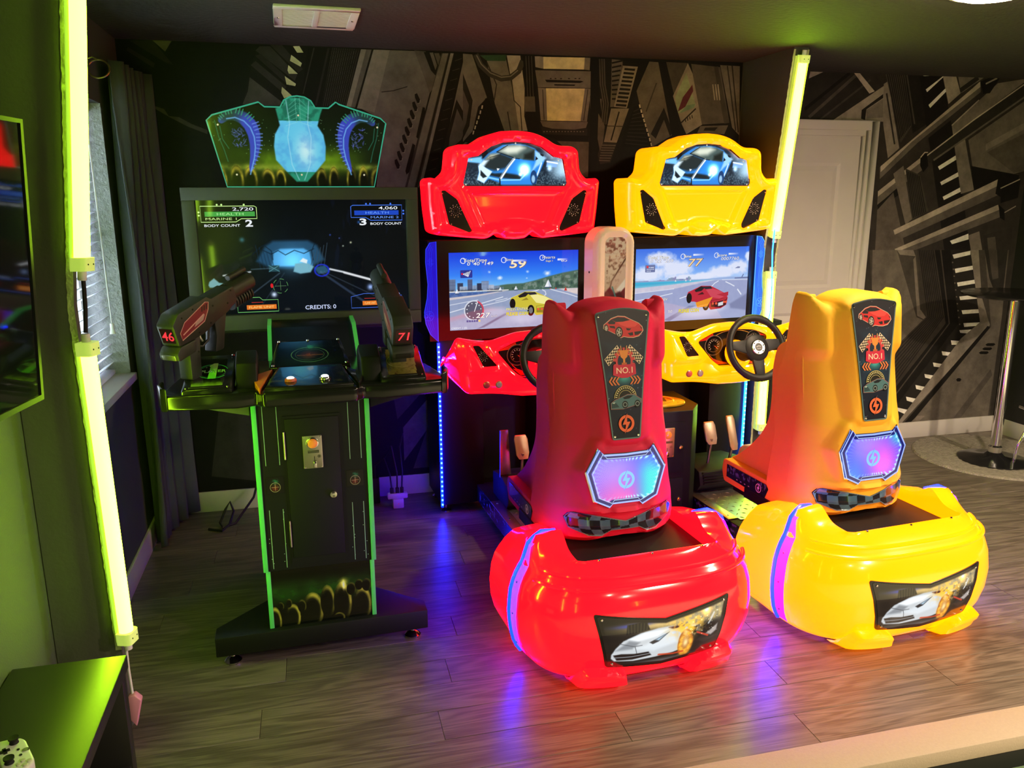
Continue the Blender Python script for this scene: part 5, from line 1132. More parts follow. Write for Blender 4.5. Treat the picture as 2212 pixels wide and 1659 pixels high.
# header plate: cut acrylic with a domed top, lit from behind
HX = UX
hp = [(-.307, 1.724), (.307, 1.724), (.368, 1.992), (.345, 2.013), (.172, 2.066), (.158, 2.075), (.127, 2.050), (.072, 2.050), (.055, 2.078), (.030, 2.092), (0, 2.096), (-.030, 2.092), (-.055, 2.078), (-.072, 2.050), (-.135, 2.050), (-.158, 2.068), (-.345, 2.013), (-.368, 1.992)]
hp = [(x+HX, z) for x, z in hp]
header = prism('header_plate', mat('teal_edge_acrylic', (.03, .20, .14), .25, emit=(.03, .42, .28), es=.35, noise=.03, nscale=15), G, hp, .874, .884, 'y')
H0, H1, HZ0, HZ1 = HX-.37, HX+.37, 1.724, 2.096; asp = .74/.372
R = Ras(asp, 200, (9, 14, 8)); X, Y = R.X, R.Y; n = R.noise(12, 6, 31); n3 = R.noise(24, 12, 33)
cx0 = asp/2
R.mix(np.exp(-((Y-.30)/.14)**2)*(.35+.85*n)*sst(.85, .25, np.abs(X-cx0)/cx0*.9)*1.0, (122, 165, 26)); R.mix(np.exp(-((Y-.55)/.25)**2)*.30, (30, 62, 22)); R.mix(np.exp(-((Y-.22)/.035)**2)*n3*.9, (170, 190, 60))
for k in range(90): 
    x, y = rng.random()*asp, .35+rng.random()*.4; R.glow(x, y, .006, (150, 190, 150), .8)
for cx in (.28, .43, .62, .76, 1.22, 1.36, 1.56, 1.70, .12, 1.86):
    rx, ry = .055+.02*rng.random(), .13+.05*rng.random(); cy = .07; d = np.hypot((X-cx)/rx, (Y-cy)/ry); R.mix((d < 1)*.9, (8, 9, 5)); R.mix(np.exp(-((d-.84)/.20)**2)*(.2+1.1*n3)*sst(-.5, .7, (X-cx)/rx*.4*(1 if cx < cx0 else -1)+(Y-cy)/ry), (188, 176, 52))
# ribbed blue crescents at both sides
for s in (-1, 1):
    def q(x): return cx0+s*(cx0-x)
    arc = [(q(.16), .72), (q(.22), .77), (q(.31), .785), (q(.40), .75), (q(.465), .68), (q(.50), .58), (q(.505), .47), (q(.485), .35), (q(.445), .22), (q(.43), .17)]
    wd_ = [.07, .10, .13, .15, .155, .145, .125, .095, .05, .012]
    for i in range(len(arc)-1):
        for t in np.linspace(0, 1, 8)[:-1]:
            x = arc[i][0]*(1-t)+arc[i+1][0]*t; y = arc[i][1]*(1-t)+arc[i+1][1]*t; w = wd_[i]*(1-t)+wd_[i+1]*t; lit = sst(.80, .68, np.array(y))*1.0
            R.ell(x, y, w*.5, w*.5, tuple(np.array((30, 60, 48))*(1-lit)+np.array((60, 74, 190))*lit), .3)
    for i in range(len(arc)-1):
        for t in np.linspace(0, 1, 4)[:-1]:
            x = arc[i][0]*(1-t)+arc[i+1][0]*t; y = arc[i][1]*(1-t)+arc[i+1][1]*t; w = wd_[i]*(1-t)+wd_[i+1]*t
            dx, dy = arc[i+1][0]-arc[i][0], arc[i+1][1]-arc[i][1]; L = math.hypot(dx, dy); k_ = 1 if s < 0 else -1; nx, ny = -dy/L*k_*s, dx/L*k_*s
            top = y > .70; R.line([(x+nx*w*.15*s, y+ny*w*.15*s), (x+nx*w*.62*s, y+ny*w*.62*s)], .010, (60, 165, 120) if top else (112, 150, 235), .004, .9)
    R.line([(a_, b_-.03) for a_, b_ in arc[1:]], .012, (120, 190, 250), .006, .9)
    for k in range(40):
        x, y = .27+rng.random()*.13, .42+rng.random()*.22; t = rng.random()*3; R.line([(q(x), y), (q(x+.03*math.cos(t)), y+.03*math.sin(t))], .006, (110, 120, 240), .004, .6)
    for P in ([(.09, .72), (.12, .55), (.17, .40), (.20, .28)], [(.14, .66), (.16, .52), (.22, .42)]): R.line([(q(x), y) for x, y in P], .008, (46, 120, 96), .004, .8)
# glowing central shield
sh = [(-.20, .86), (-.13, .90), (-.12, .98), (.12, .98), (.13, .90), (.24, .92), (.20, .80), (.17, .68), (.22, .58), (.235, .45), (.225, .30), (.14, .18), (.05, .06), (-.05, .06), (-.14, .18), (-.225, .30), (-.235, .45), (-.22, .58), (-.17, .68)]
sh = [(cx0+x*1.22, y) for x, y in sh]; inm = sst(-.01, .01, sdf(sh, X, Y))
litband = sst(.735, .725, Y)*sst(.165, .175, Y)
body = np.stack([np.where(litband > .5, 104, 44), np.where(litband > .5, 208, 150), np.where(litband > .5, 244, 118)], -1)
R.A = R.A*(1-inm[..., None])+body*inm[..., None]
R.mix(inm*litband*np.exp(-(((X-cx0-.06)/.10)**2+((Y-.40)/.16)**2)), (205, 250, 255)); R.mix(inm*litband*sst(.35, .75, n3)*.30, (60, 130, 220)); R.mix(inm*(1-litband)*sst(.55, .35, n3)*.5, (18, 70, 56))
for sx in (-1, 1):
    for k in range(6): R.line([(cx0+sx*.012, .97-k*.05), (cx0+sx*(.09+.01*k), .90-k*.045)], .006, (95, 190, 160) if k < 5 else (150, 230, 245), .004, .7)
    R.line([(cx0+sx*.125, .95), (cx0+sx*.10, .70), (cx0+sx*.13, .55), (cx0+sx*.10, .25), (cx0+sx*.03, .08)], .010, (190, 245, 255), .005, .55)
R.line([(cx0-.025, .98), (cx0-.02, .72)], .006, (110, 200, 170), .004, .7); R.line([(cx0+.025, .98), (cx0+.02, .72)], .006, (110, 200, 170), .004, .7)
a = Art().ras(R, H0, HZ0, H1, HZ1, keep=hp); a.line(hp, .006, (58, 170, 135), closed=True)
for x, z in ((-.325, 1.975), (.33, 1.975), (0, 2.018), (.0, 1.775), (-.265, 1.775), (.265, 1.775)): a.disc(HX+x, z, .004, (230, 220, 180), n=10); 
a.build('header_print', M['dimbox'], header, gp(.8735))
box('header_lamp_box', M['black'], G, HX-.28, HX+.28, .885, .95, 1.725, 1.96)

# light guns
def make_gun(label, count, loc, rot):
    g = thing('light_gun', label, 'game gun', loc, group='game guns on the shooting cabinet'); g.rotation_euler = rot
    T = .036
    prism('receiver', M['gun'], g, rnd([(0, -.045), (0, .03), (.035, .056), (.175, .060), (.19, .045), (.31, .045), (.31, -.012), (.25, -.030), (.20, -.035), (.12, -.052), (.07, -.05)], .006, 2), -T, T, 'y', bevel=.006)
    prism('stock_block', M['gun'], g, rnd([(-.022, -.062), (.0, -.045), (.075, -.05), (.06, -.088), (-.022, -.088)], .006, 2), -T*1.12, T*1.12, 'y', bevel=.006)
    prism('grip', M['gun'], g, rnd([(.055, -.045), (.108, -.05), (.084, -.11), (.062, -.182), (.016, -.178), (.034, -.11)], .008, 3), -T*.72, T*.72, 'y', bevel=.008)
    prism('magazine', M['gun'], g, rnd([(.19, -.03), (.255, -.03), (.222, -.09), (.195, -.145), (.152, -.138), (.178, -.09)], .006, 2), -T*.7, T*.7, 'y', bevel=.006)
    tg = MB().tube([(.100, 0, -.052), (.098, 0, -.090), (.125, 0, -.104), (.160, 0, -.095), (.180, 0, -.05)], .005, 8).build('trigger_guard', M['gun'], g, smooth=True)
    tube('trigger', M['steel'], g, [(.135, 0, -.045), (.128, 0, -.07), (.134, 0, -.088)], .004, 8)
    MB().tube([(.30, 0, .018), (.425, 0, .018)], .034, 14).build('barrel_shroud', M['gun'], g, smooth=True)
    MB().tube([(.425, 0, .018), (.437, 0, .018)], .022, 14).build('muzzle_ring', M['black_matte'], g, smooth=True)
    MB().tube([(.33, 0, .064), (.42, 0, .064)], .011, 10).build('sight_tube', M['gun'], g, smooth=True)
    for k in range(7): box('vent_slot', M['black'], g, .205+k*.016, .213+k*.016, -.0315, .0315, .030, .040)
    for k in range(8): MB().tube([(.305+k*.014, 0, -.022), (.312+k*.014, 0, -.022)], .0265, 12).build('fore_grip_rib', M['rubber'], g, smooth=True)
    for s in (-1, 1):
        a = Art(); a.poly([(.02, -.030), (.135, -.012), (.165, .018), (.175, .040), (.16, .046), (.05, .020), (.02, -.005)], (135, 32, 62)); a.line([(.02, -.030), (.135, -.012), (.165, .018), (.175, .040), (.16, .046), (.05, .020), (.02, -.005)], .003, (215, 160, 165), closed=True)
        a.poly([(.085, -.012), (.13, -.006), (.145, .010), (.10, .004)], (190, 150, 160)); a.line([(.03, -.015), (.14, .012)], .004, (225, 165, 175))
        for k in range(3): a.line([(.135+k*.011, .022), (.142+k*.011, .038)], .005, (20, 16, 20))
        a.build('side_decal', M['print'], g, plane((0, s*(T+.0005), 0), (1, 0, 0), (0, 0, 1)) if s < 0 else (lambda x, y, h: (x, T+.0005+h, y)))
        for x, z in ((.045, .038), (.10, .045), (.19, .02), (.26, .0), (.10, -.038), (.16, -.03), (.29, .035), (.08, -.10), (.09, -.165)): lathe('bolt', M['black_matte'], g, [(.0, .002), (.003, .0015), (.0035, 0)], (x, s*(T if z > -.05 else T*.72), z), 8, (0, s, 0))
    a = Art(); a.rect(-.027, -.024, .027, .026, (34, 6, 8)); a.text(count, 0, -.015, .044, (255, 60, 70), 'c', off=.012, shear=.12, sx=1.15)
    a.build('round_counter', M['screen'], g, plane((-.0015, 0, -.008), (0, -1, 0), (0, 0, 1)))
    box('stock_plate', M['steel'] if count == '46' else M['black_matte'], g, -.0245, -.0215, -.028, .028, -.084, -.066, bevel=.001)
    return g
def on_gun(u, v, w): return Matrix.Rotation(GA, 4, 'Z') @ Vector((u, v, w))+Vector((-.033, 2.813, 0))
def aim(p0, p1):
    d = (p1-p0); return (0, -math.atan2(d.z, math.hypot(d.x, d.y)), math.atan2(d.y, d.x))
p0, p1 = on_gun(-.436, -.04, 1.252), on_gun(-.196, .273, 1.366)
make_gun('dark game gun with red counter 46 lying over the left player tray', '46', p0, aim(p0, p1))
p0, p1 = on_gun(.327, -.03, 1.212), on_gun(.290, .37, 1.368)
make_gun('dark game gun with red counter 71 seen from behind on the right tray', '71', p0, aim(p0, p1))
# ------------------------------------------------------------------ printed artwork shared by the racing machines
def bolt_poly(cx, cy, s):
    return [(cx+x*s, cy+y*s) for x, y in ((.10, 1.0), (-.42, -.10), (-.06, -.10), (-.22, -.98), (.42, .16), (.06, .16))]
def emblem(a, cx, cy, r, col, bg):
    a.ring(cx, cy, r*.62, r*.92, col, 32); a.poly(bolt_poly(cx, cy, r*1.25), bg); a.poly(bolt_poly(cx, cy, r*1.08), col)
def car_front(a, cx, cy, s, body, hi, dark, wheel=(20, 20, 22), glass=(18, 20, 26), out=(225, 190, 170)):
    """three-quarter view of a low sports car, facing right; s = half length"""
    T = lambda P: [(cx+x*s, cy+y*s) for x, y in P]
    sil = [(-.98, .02), (-.95, .18), (-.80, .28), (-.58, .44), (-.25, .53), (.10, .50), (.38, .36), (.78, .18), (.95, .02), (1.0, -.16), (.92, -.26), (.78, -.40), (.50, -.46), (.22, -.44), (.02, -.40), (-.12, -.44), (-.28, -.42), (-.40, -.26), (-.72, -.10), (-.90, -.10)]
    a.poly(T([(x*1.03, y*1.06) for x, y in sil]), out); a.poly(T(sil), body)
    a.poly(T([(-.60, .40), (-.27, .50), (.08, .47), (.36, .34), (.0, .28), (-.35, .28)]), glass); a.poly(T([(-.78, .26), (-.60, .40), (-.38, .28), (-.42, .18), (-.70, .20)]), glass)
    a.poly(T([(-.35, .28), (.0, .28), (.36, .34), (.78, .16), (.60, .02), (.20, .02), (-.10, .12)]), hi); a.poly(T([(-.10, .12), (.20, .02), (.60, .02), (.92, .02), (.98, -.14), (.60, -.20), (.20, -.14)]), body)
    a.poly(T([(.14, -.02), (.42, -.06), (.30, -.14), (.18, -.12)]), dark); a.poly(T([(.84, .04), (.96, -.04), (.95, -.12)]), dark)
    a.poly(T([(.22, -.26), (.50, -.22), (.96, -.18), (.90, -.28), (.72, -.36), (.34, -.38)]), dark); a.poly(T([(.48, -.22), (.56, -.22), (.58, -.38), (.50, -.38)]), body)
    for wx, wy, rx, ry in ((-.22, -.20, .19, .26), (-.86, .02, .11, .17)):
        a.disc(cx+wx*s, cy+wy*s, rx*s, wheel, ry*s); a.disc(cx+wx*s, cy+wy*s, rx*.72*s, (175, 165, 160), ry*.72*s); a.disc(cx+wx*s, cy+wy*s, rx*.60*s, (40, 38, 40), ry*.60*s)
        for k in range(5): a.line([(cx+wx*s, cy+wy*s), (cx+(wx+rx*.66*math.cos(k*1.257))*s, cy+(wy+ry*.66*math.sin(k*1.257))*s)], .05*s, (190, 182, 176))
    a.poly(T([(-.70, .12), (-.44, .10), (-.40, -.02), (-.66, .04)]), dark)
    return a
def seat_outline(): return rnd([(-.107, 1.268), (0, 1.288), (.107, 1.268), (.078, 1.05), (.054, .812), (-.054, .812), (-.078, 1.05)], [.012, .2, .012, .05, .008, .008, .05])
def bat_outline(): return mirror([(0, .752), (.090, .755), (.108, .777), (.156, .693), (.125, .585), (.066, .556), (.055, .569), (0, .569)])
def seat_print():
    """tall printed panel of the seat back; x +-.108, y .815..1.285"""
    a = Art(); top, bot = 1.282, .812
    ol = seat_outline()
    R = Ras(.216/.478, 200, (26, 30, 46)); R.vgrad([(0, (10, 14, 34)), (.45, (14, 32, 58)), (.7, (16, 20, 40)), (1, (24, 22, 34))]); R.glow(.226, .47, .16, (40, 120, 100), .9, ry=.09); R.glow(.226, .47, .05, (80, 190, 160), .8, ry=.05)
    R.poly([(.226, .50), (.02, .30), (.43, .30)], (30, 60, 80), .05, .4); R.poly([(.226, .47), (.05, .75), (.40, .75)], (30, 70, 90), .05, .4)
    for k in range(46): R.glow(rng.random()*.45, rng.random(), .004, (190, 190, 200), .8)
    a.ras(R, -.108, .811, .108, 1.289, keep=ol); a.line(ol, .005, (86, 116, 120), closed=True)
    car_front(a, .002, 1.214, .078, (205, 42, 44), (228, 70, 66), (30, 18, 20))
    for s in (-1, 1):      # chequered flags
        F = [Vector((s*.012, 1.128)), Vector((s*.026, 1.150)), Vector((s*.074, 1.105)), Vector((s*.060, 1.083))]
        n_, m_ = 9, 5; e1 = F[2]-F[1]; e2 = F[1]-F[0]; o_ = F[0]
        a.poly([tuple(p) for p in (o_-e1*.04-e2*.06, o_+e2*1.06-e1*.04, o_+e2*1.06+e1*1.04, o_-e2*.06+e1*1.04)], (235, 215, 190))
        for i in range(n_):
            for j in range(m_):
                if (i+j) % 2: continue
                p = o_+e1*(i/n_)+e2*(j/m_); a.poly([tuple(p), tuple(p+e1/n_), tuple(p+e1/n_+e2/m_), tuple(p+e2/m_)], (16, 15, 16))
        a.line([(s*.012, 1.150), (s*.002, 1.085)], .004, (200, 150, 100))
    cx, cy = 0, 1.094
    for k in range(9):
        t = -.3+k*.47; a.poly([(cx+.030*math.cos(t+q), cy+.036*math.sin(t+q)) for q in (-.13, .13)]+[(cx+.043*math.cos(t+q), cy+.05*math.sin(t+q)) for q in (.12, -.12)], (198, 70, 70))
    a.ring(cx, cy, .026, .034, (198, 62, 72), 30, sy=1.15); a.disc(cx, cy, .026, (22, 40, 62), .030)
    a.poly([(-.018, cy+.040), (.018, cy+.040), (.013, cy+.016), (.004, cy+.008), (.004, cy-.006), (-.004, cy-.006), (-.004, cy+.008), (-.013, cy+.016)], (222, 140, 62)); a.ring(-.018, cy+.030, .006, .009, (222, 140, 62), 14, 1.5, 5); a.ring(.018, cy+.030, .006, .009, (222, 140, 62), 14, -1.9, 1.6); a.rect(-.010, cy-.012, .010, cy-.005, (180, 100, 50))
    a.poly([(-.044, cy-.012), (.044, cy-.012), (.046, cy-.048), (.012, cy-.060), (-.012, cy-.060), (-.046, cy-.048)], (196, 42, 72)); a.text('NO.1', 0, cy-.043, .031, (245, 215, 190), 'c', off=.008)
    for s in (-1, 1):
        for k in range(3):
            x = s*(.020+k*.013); a.poly([(x, 1.039), (x+s*.007, 1.039), (x+s*.018, 1.024), (x+s*.007, 1.009), (x, 1.009), (x+s*.011, 1.024)], (210, 120, 70))
    a.disc(.0, .962, .043, (24, 26, 22), .045, n=30, a0=0, a1=math.pi); a.ring(0, .962, .042, .0445, (190, 180, 120), 30, 0, math.pi); a.ring(0, .962, .026, .0275, (190, 180, 120), 30, 0, math.pi)
    for k in range(15): t = .1+k*.21; a.line([(.033*math.cos(t), .962+.033*math.sin(t)), (.040*math.cos(t), .962+.040*math.sin(t))], .0035, (205, 198, 140))
    T = lambda P: [(.002+x*.062, .946+y*.055) for x, y in P]
    a.poly(T([(-1.0, -.42), (-1.0, .0), (-.70, .22), (-.30, .36), (.10, .52), (.55, .50), (.85, .25), (1.02, .15), (1.0, -.10), (.5, -.30), (-.2, -.46)]), (128, 96, 96)); a.poly(T([(-.96, -.38), (-.96, .0), (-.68, .18), (-.30, .32), (.10, .47), (.52, .45), (.82, .22), (.96, .12), (.95, -.08), (.48, -.26), (-.2, -.42)]), (72, 112, 120))
    a.poly(T([(-.22, .30), (.10, .43), (.46, .40), (.20, .22), (-.10, .20)]), (18, 24, 30)); a.poly(T([(-.95, -.05), (-.65, -.02), (-.45, -.30), (-.95, -.34)]), (40, 66, 74)); a.poly(T([(-.9, .02), (-.7, .04), (-.78, -.06)]), (190, 210, 205))
    for x in (-.08, .72): a.disc(.002+x*.062, .946-.16*.055, .012, (18, 22, 26), .014, n=16); a.ring(.002+x*.062, .946-.16*.055, .006, .009, (120, 140, 140), 14)
    emblem(a, 0, .868, .034, (220, 104, 62), (24, 26, 40))
    return a, ol
def bat_print(R_shift):
    P = bat_outline()
    asp = .33/.23; R = Ras(asp, 150, (40, 60, 235)); X, Y = R.X, R.Y
    if R_shift == 0:
        R.mix(np.exp(-(((X-.45)/.6)**2+((Y-.62)/.5)**2)), (150, 130, 240)); R.mix(np.exp(-(((X-.6)/.55)**2+((Y-.05)/.42)**2)), (238, 95, 185)); R.mix(sst(.80, 1.15, X)*sst(.95, .5, Y), (40, 215, 215)); R.mix(sst(.85, 1.0, Y), (30, 60, 245)); R.mix(sst(1.1, 1.4, X)*sst(.55, .8, Y), (20, 40, 235))
    else:
        R.mix(np.exp(-(((X-.55)/.55)**2+((Y-.75)/.4)**2)), (150, 130, 240)); R.mix(np.exp(-(((X-.95)/.35)**2+((Y-.35)/.42)**2)), (240, 95, 225)); R.mix(sst(.75, .2, X)*sst(.7, .0, Y), (50, 150, 240)); R.mix(sst(.95, 1.3, X)*sst(.55, .85, Y), (40, 215, 195)); R.mix(sst(.4, .05, X), (60, 90, 240))
    ang = np.arctan2(Y-.45, X-asp/2); rr = np.hypot(X-asp/2, Y-.45)
    R.mix((np.cos(ang*60) > .5)*sst(.42, .52, rr)*.14, (190, 235, 255)); R.mix((np.cos(rr*150)*np.cos(ang*60) > .6)*sst(.25, .35, rr)*.16, (40, 60, 200))
    x = lambda v: (v+.165)/.23; y = lambda v: (v-.55)/.23; Pn = [(x(p[0]), y(p[1])) for p in P]; dd = sdf(Pn, X, Y)
    R.mix(np.exp(-((dd-.085)/.022)**2)*(np.cos(ang*40) > .2)*(.35+.65*(X > .7)), (170, 240, 255)); R.mix(sst(.075, .05, dd), (14, 22, 105))
    a = Art().ras(R, -.165, .55, .165, .78, keep=P); a.line(P, .006, (150, 175, 255), closed=True); a.line([(q[0]*.93, .665+(q[1]-.665)*.93) for q in P], .0035, (14, 22, 90), closed=True); a.line([(q[0]*.87, .663+(q[1]-.663)*.87) for q in P], .002, (190, 220, 255), closed=True)
    emblem(a, .0, .655, .036, (120, 185, 250), (120, 120, 225))
    return a, P
def checker_print():
    P = mirror([(0, .494), (.10, .517), (.195, .534), (.220, .510), (.205, .470), (.14, .443), (.092, .443), (.058, .464), (0, .464)])
    R = Ras(.42/.09, 60, (22, 32, 44)); X, Y = R.X, R.Y; u = X+.25*np.sin(Y*3); ch = (np.floor(u*2.6).astype(int)+np.floor(Y*2.7+.25*np.sin(X*1.4)).astype(int)) % 2
    R.mix(ch*.85, (74, 118, 150)); R.mix(ch*sst(.4, 1.0, R.noise(14, 4, 41))*.5, (130, 170, 195)); R.mix(sst(2.4, 4.4, X)*.45, (16, 16, 26))
    a = Art().ras(R, -.225, .440, .225, .536, keep=P); a.line(resample(P, .01), .003, (110, 135, 150), closed=True); return a, P
def header_car():
    """blue sports car light box; x +-.27, z 1.728..1.945"""
    P = mirror([(0, 1.942), (.07, 1.937), (.13, 1.918), (.195, 1.873), (.225, 1.868), (.245, 1.862), (.27, 1.745), (.262, 1.730)])
    asp = .54/.22; R = Ras(asp, 130, (25, 38, 52)); X, Y = R.X, R.Y; n = R.noise(26, 10, 51); sp_ = R.noise(90, 40, 52, 2)
    R.mix(sst(.55, .1, Y)*sst(.35, .75, sp_)*.5, (120, 150, 165)); R.mix(sst(1.9, 2.35, X)*sst(.05, .35, Y)*sst(.7, .5, Y), (175, 215, 240)); R.mix(sst(1.75, 2.1, X)*sst(.5, .7, Y)*(.4+n)*.8, (190, 215, 240)); R.mix(sst(.62, .75, Y)*sst(.6, .0, X)*.8, (25, 45, 70))
    R.poly([(.10, .60), (.35, .62), (.55, .58), (.5, .50), (.12, .54)], (120, 195, 250), .03)
    Q = lambda P_: [((x-545)/520, (770-y)/520) for x, y in P_]
    R.poly(Q([(560, 470), (780, 430), (760, 495), (640, 490)]), (120, 195, 250), .03); R.ell((815-545)/520, (770-405)/520, .075, .11, (12, 16, 22), .15)
    R.poly(Q([(735, 540), (790, 460), (850, 400), (940, 345), (1030, 298), (1150, 285), (1300, 292), (1420, 335), (1480, 400), (1540, 470), (1500, 560), (1440, 680), (1380, 768), (1030, 768), (980, 720), (860, 680), (800, 728), (718, 690), (742, 600)]), (44, 128, 216), .015)
    R.poly(Q([(958, 378), (1040, 318), (1150, 296), (1320, 306), (1422, 348), (1408, 470), (1300, 462), (1170, 445), (1060, 405)]), (70, 88, 86), .015); R.poly(Q([(1000, 370), (1080, 312), (1240, 300), (1300, 330), (1200, 390), (1090, 400)]), (226, 232, 214), .07, .9); R.poly(Q([(1290, 400), (1410, 355), (1405, 468), (1280, 455)]), (20, 26, 24), .05, .9)
    R.poly(Q([(800, 470), (870, 405), (990, 392), (1060, 410), (1165, 450), (1060, 560), (930, 590), (800, 560)]), (34, 40, 38), .05, .95); R.poly(Q([(830, 455), (880, 405), (990, 392), (900, 450)]), (196, 196, 168), .05, .9); R.poly(Q([(1200, 470), (1420, 480), (1330, 570), (1110, 610)]), (40, 138, 236), .04)
    R.poly(Q([(830, 600), (930, 618), (1060, 612), (1250, 640), (1240, 690), (1000, 668), (850, 640)]), (24, 30, 30), .03, .95)
    R.poly(Q([(735, 540), (760, 515), (830, 560), (900, 598), (860, 655), (800, 728), (720, 690), (745, 610)]), (205, 236, 252), .015); R.poly(Q([(762, 580), (838, 655), (790, 672), (758, 640)]), (26, 34, 40), .012); R.line(Q([(850, 662), (1000, 694), (1240, 690), (1330, 600)]), .03, (130, 205, 252), .012); R.poly(Q([(740, 525), (800, 470), (860, 470), (800, 540)]), (225, 246, 255), .04, .95)
    R.line(Q([(1168, 450), (1090, 545), (1005, 668)]), .055, (232, 244, 255), .012); R.line(Q([(1158, 452), (1080, 545), (995, 668)]), .012, (60, 70, 80), .006); R.line(Q([(955, 378), (1060, 408), (1175, 446), (1230, 452)]), .016, (10, 12, 14), .006); R.line(Q([(955, 378), (1090, 302)]), .014, (14, 16, 18), .006); R.line(Q([(870, 440), (1005, 405)]), .012, (16, 18, 20), .006)
    R.glow((1290-545)/520, (770-575)/520, .17, (240, 252, 255), 1.5); R.glow((1240-545)/520, (770-630)/520, .05, (220, 240, 255), 1); R.poly(Q([(1420, 360), (1470, 380), (1560, 440), (1500, 500), (1440, 540), (1380, 600), (1430, 480)]), (165, 215, 255), .03, .9); R.poly(Q([(1430, 420), (1460, 450), (1425, 470)]), (16, 20, 28), .008); R.poly(Q([(1480, 385), (1530, 405), (1520, 425), (1490, 410)]), (20, 24, 30), .01); R.line(Q([(1500, 500), (1470, 580), (1445, 640)]), .03, (225, 240, 255), .015)
    R.poly(Q([(1570, 470), (1700, 480), (1690, 545), (1560, 540)]), (130, 175, 235), .02); R.line(Q([(1570, 480), (1700, 500)]), .03, (240, 246, 255), .012); R.glow((1600-545)/520, (770-560)/520, .08, (180, 220, 255), 1)
    R.ell((1405-545)/520, (770-665)/520, .085, .17, (24, 60, 110), .12); R.ell((1400-545)/520, (770-680)/520, .05, .10, (170, 215, 245), .4, .8); R.poly(Q([(955, 560), (990, 565), (965, 590)]), (245, 250, 255), .006); R.line(Q([(990, 680), (995, 768)]), .03, (18, 20, 24))
    R.mix(sst(.07, .02, Y)*.8, (50, 30, 30)); R.mix(np.clip(n*1.6-.5, 0, 1)*sst(.86, .98, Y), (20, 22, 18)); R.mix(sst(.80, .95, Y)*sst(.25, .5, np.abs(X-asp/2))*.55, (150, 120, 110))
    a = Art().ras(R, -.272, 1.727, .272, 1.947, keep=P)
    for x, z in ((-.225, 1.855), (.225, 1.855), (-.255, 1.738), (.255, 1.738), (0, 1.935)): a.disc(x, z, .004, (200, 190, 170), n=10)
    return a, P
def pod_picture():
    """silver car in flames; x +-.255, w .088..0.308 -> painted in 0..asp"""
    P = rnd([(0, .268), (.25, .308), (.203, .112), (0, .088), (-.203, .112), (-.25, .308)], [.0, .014, .014, .0, .014, .014])
    asp = .50/.22; R = Ras(asp, 150, (12, 11, 12)); X, Y = R.X, R.Y; n = R.noise(16, 8, 61); n2 = R.noise(40, 20, 62)
    R.mix(sst(.55, .80, Y)*sst(1.1, 1.6, X)*.75, (120, 122, 116)); R.mix(sst(.62, .72, Y)*sst(.9, 1.2, X)*n2, (235, 205, 130)); R.mix(np.exp(-(((X-1.0)/.6)**2+((Y-.76)/.08)**2))*.9, (222, 190, 120)); R.mix(np.exp(-(((X-.6)/.3)**2+((Y-.80)/.03)**2)), (60, 70, 160))
    R.poly([(.46, .66), (.48, .82), (.80, .84), (.86, .70)], (18, 18, 20), .01); 
    for k in range(7): R.line([(.50+k*.05, .68), (.49+k*.055, .82)], .012, (60, 55, 40), .006)
    R.glow(1.86, .86, .11, (255, 140, 40), 1.2); R.glow(1.86, .86, .05, (255, 220, 150), 1)
    R.mix(sst(.16, .06, Y)*sst(.2, .5, X)*.5, (180, 180, 178))
    sil = [(.24, .34), (.30, .44), (.42, .56), (.70, .66), (1.0, .70), (1.30, .70), (1.50, .66), (1.62, .50), (1.52, .26), (1.30, .20), (1.0, .17), (.62, .16), (.30, .20), (.24, .26)]
    R.poly(sil, (188, 194, 198), .015); R.poly([(.50, .58), (.78, .66), (1.20, .66), (1.0, .56), (.66, .52)], (228, 234, 238), .03); R.poly([(.30, .40), (.52, .55), (.70, .50), (.58, .40)], (128, 134, 140), .03); R.poly([(.60, .40), (.80, .44), (1.0, .54), (1.25, .64), (1.35, .40), (.95, .30)], (206, 214, 220), .04)
    R.poly([(.86, .47), (1.20, .60), (1.02, .46), (.92, .43)], (26, 30, 36), .012); R.poly([(.96, .50), (1.14, .57), (1.02, .48)], (170, 200, 220), .02); R.line([(.36, .52), (.60, .44), (.74, .44)], .01, (70, 74, 80), .006); R.line([(.62, .43), (.66, .30)], .01, (60, 64, 70), .006)
    R.poly([(.27, .32), (.40, .33), (.62, .30), (.86, .30), (.92, .22), (.60, .19), (.34, .21)], (16, 15, 17), .012); R.line([(.28, .27), (.58, .25), (.90, .26)], .012, (150, 155, 160), .006)
    R.poly([(1.18, .68), (1.42, .70), (1.46, .64), (1.26, .64)], (60, 18, 18), .02)
    fl = (n > .45)
    R.mix(np.exp(-(((X-1.52)/.26)**2+((Y-.66)/.16)**2))*sst(.35, .6, n2)*1.3, (250, 190, 60)); R.ell(1.50, .34, .14, .26, (120, 52, 16), .1); R.mix(np.exp(-((np.hypot((X-1.50)/.11, (Y-.34)/.22)-.8)/.4)**2)*(.3+n2), (255, 186, 56)); R.mix(np.exp(-(((X-1.50)/.05)**2+((Y-.35)/.09)**2)), (250, 220, 150)); R.mix(np.exp(-(((X-1.6)/.12)**2+((Y-.55)/.14)**2))*sst(.4, .62, n), (255, 232, 190))
    R.poly([(1.70, .36), (1.86, .48), (2.04, .44), (2.02, .34), (1.84, .28)], (34, 28, 28), .02); R.poly([(1.86, .44), (2.08, .58), (2.06, .46), (1.96, .40)], (200, 190, 185), .02, .8); R.line([(1.70, .50), (1.90, .40)], .03, (190, 60, 40), .01); R.line([(1.90, .62), (2.0, .78), (1.94, .70)], .03, (215, 215, 210), .01, .8); R.line([(1.05, .20), (1.30, .17), (1.48, .18)], .03, (190, 60, 30), .015)
    for k in range(26): x0 = 1.5+rng.random()*.6; y0 = .45+rng.random()*.4; R.glow(x0, y0, .012, (210, 200, 180), .7)
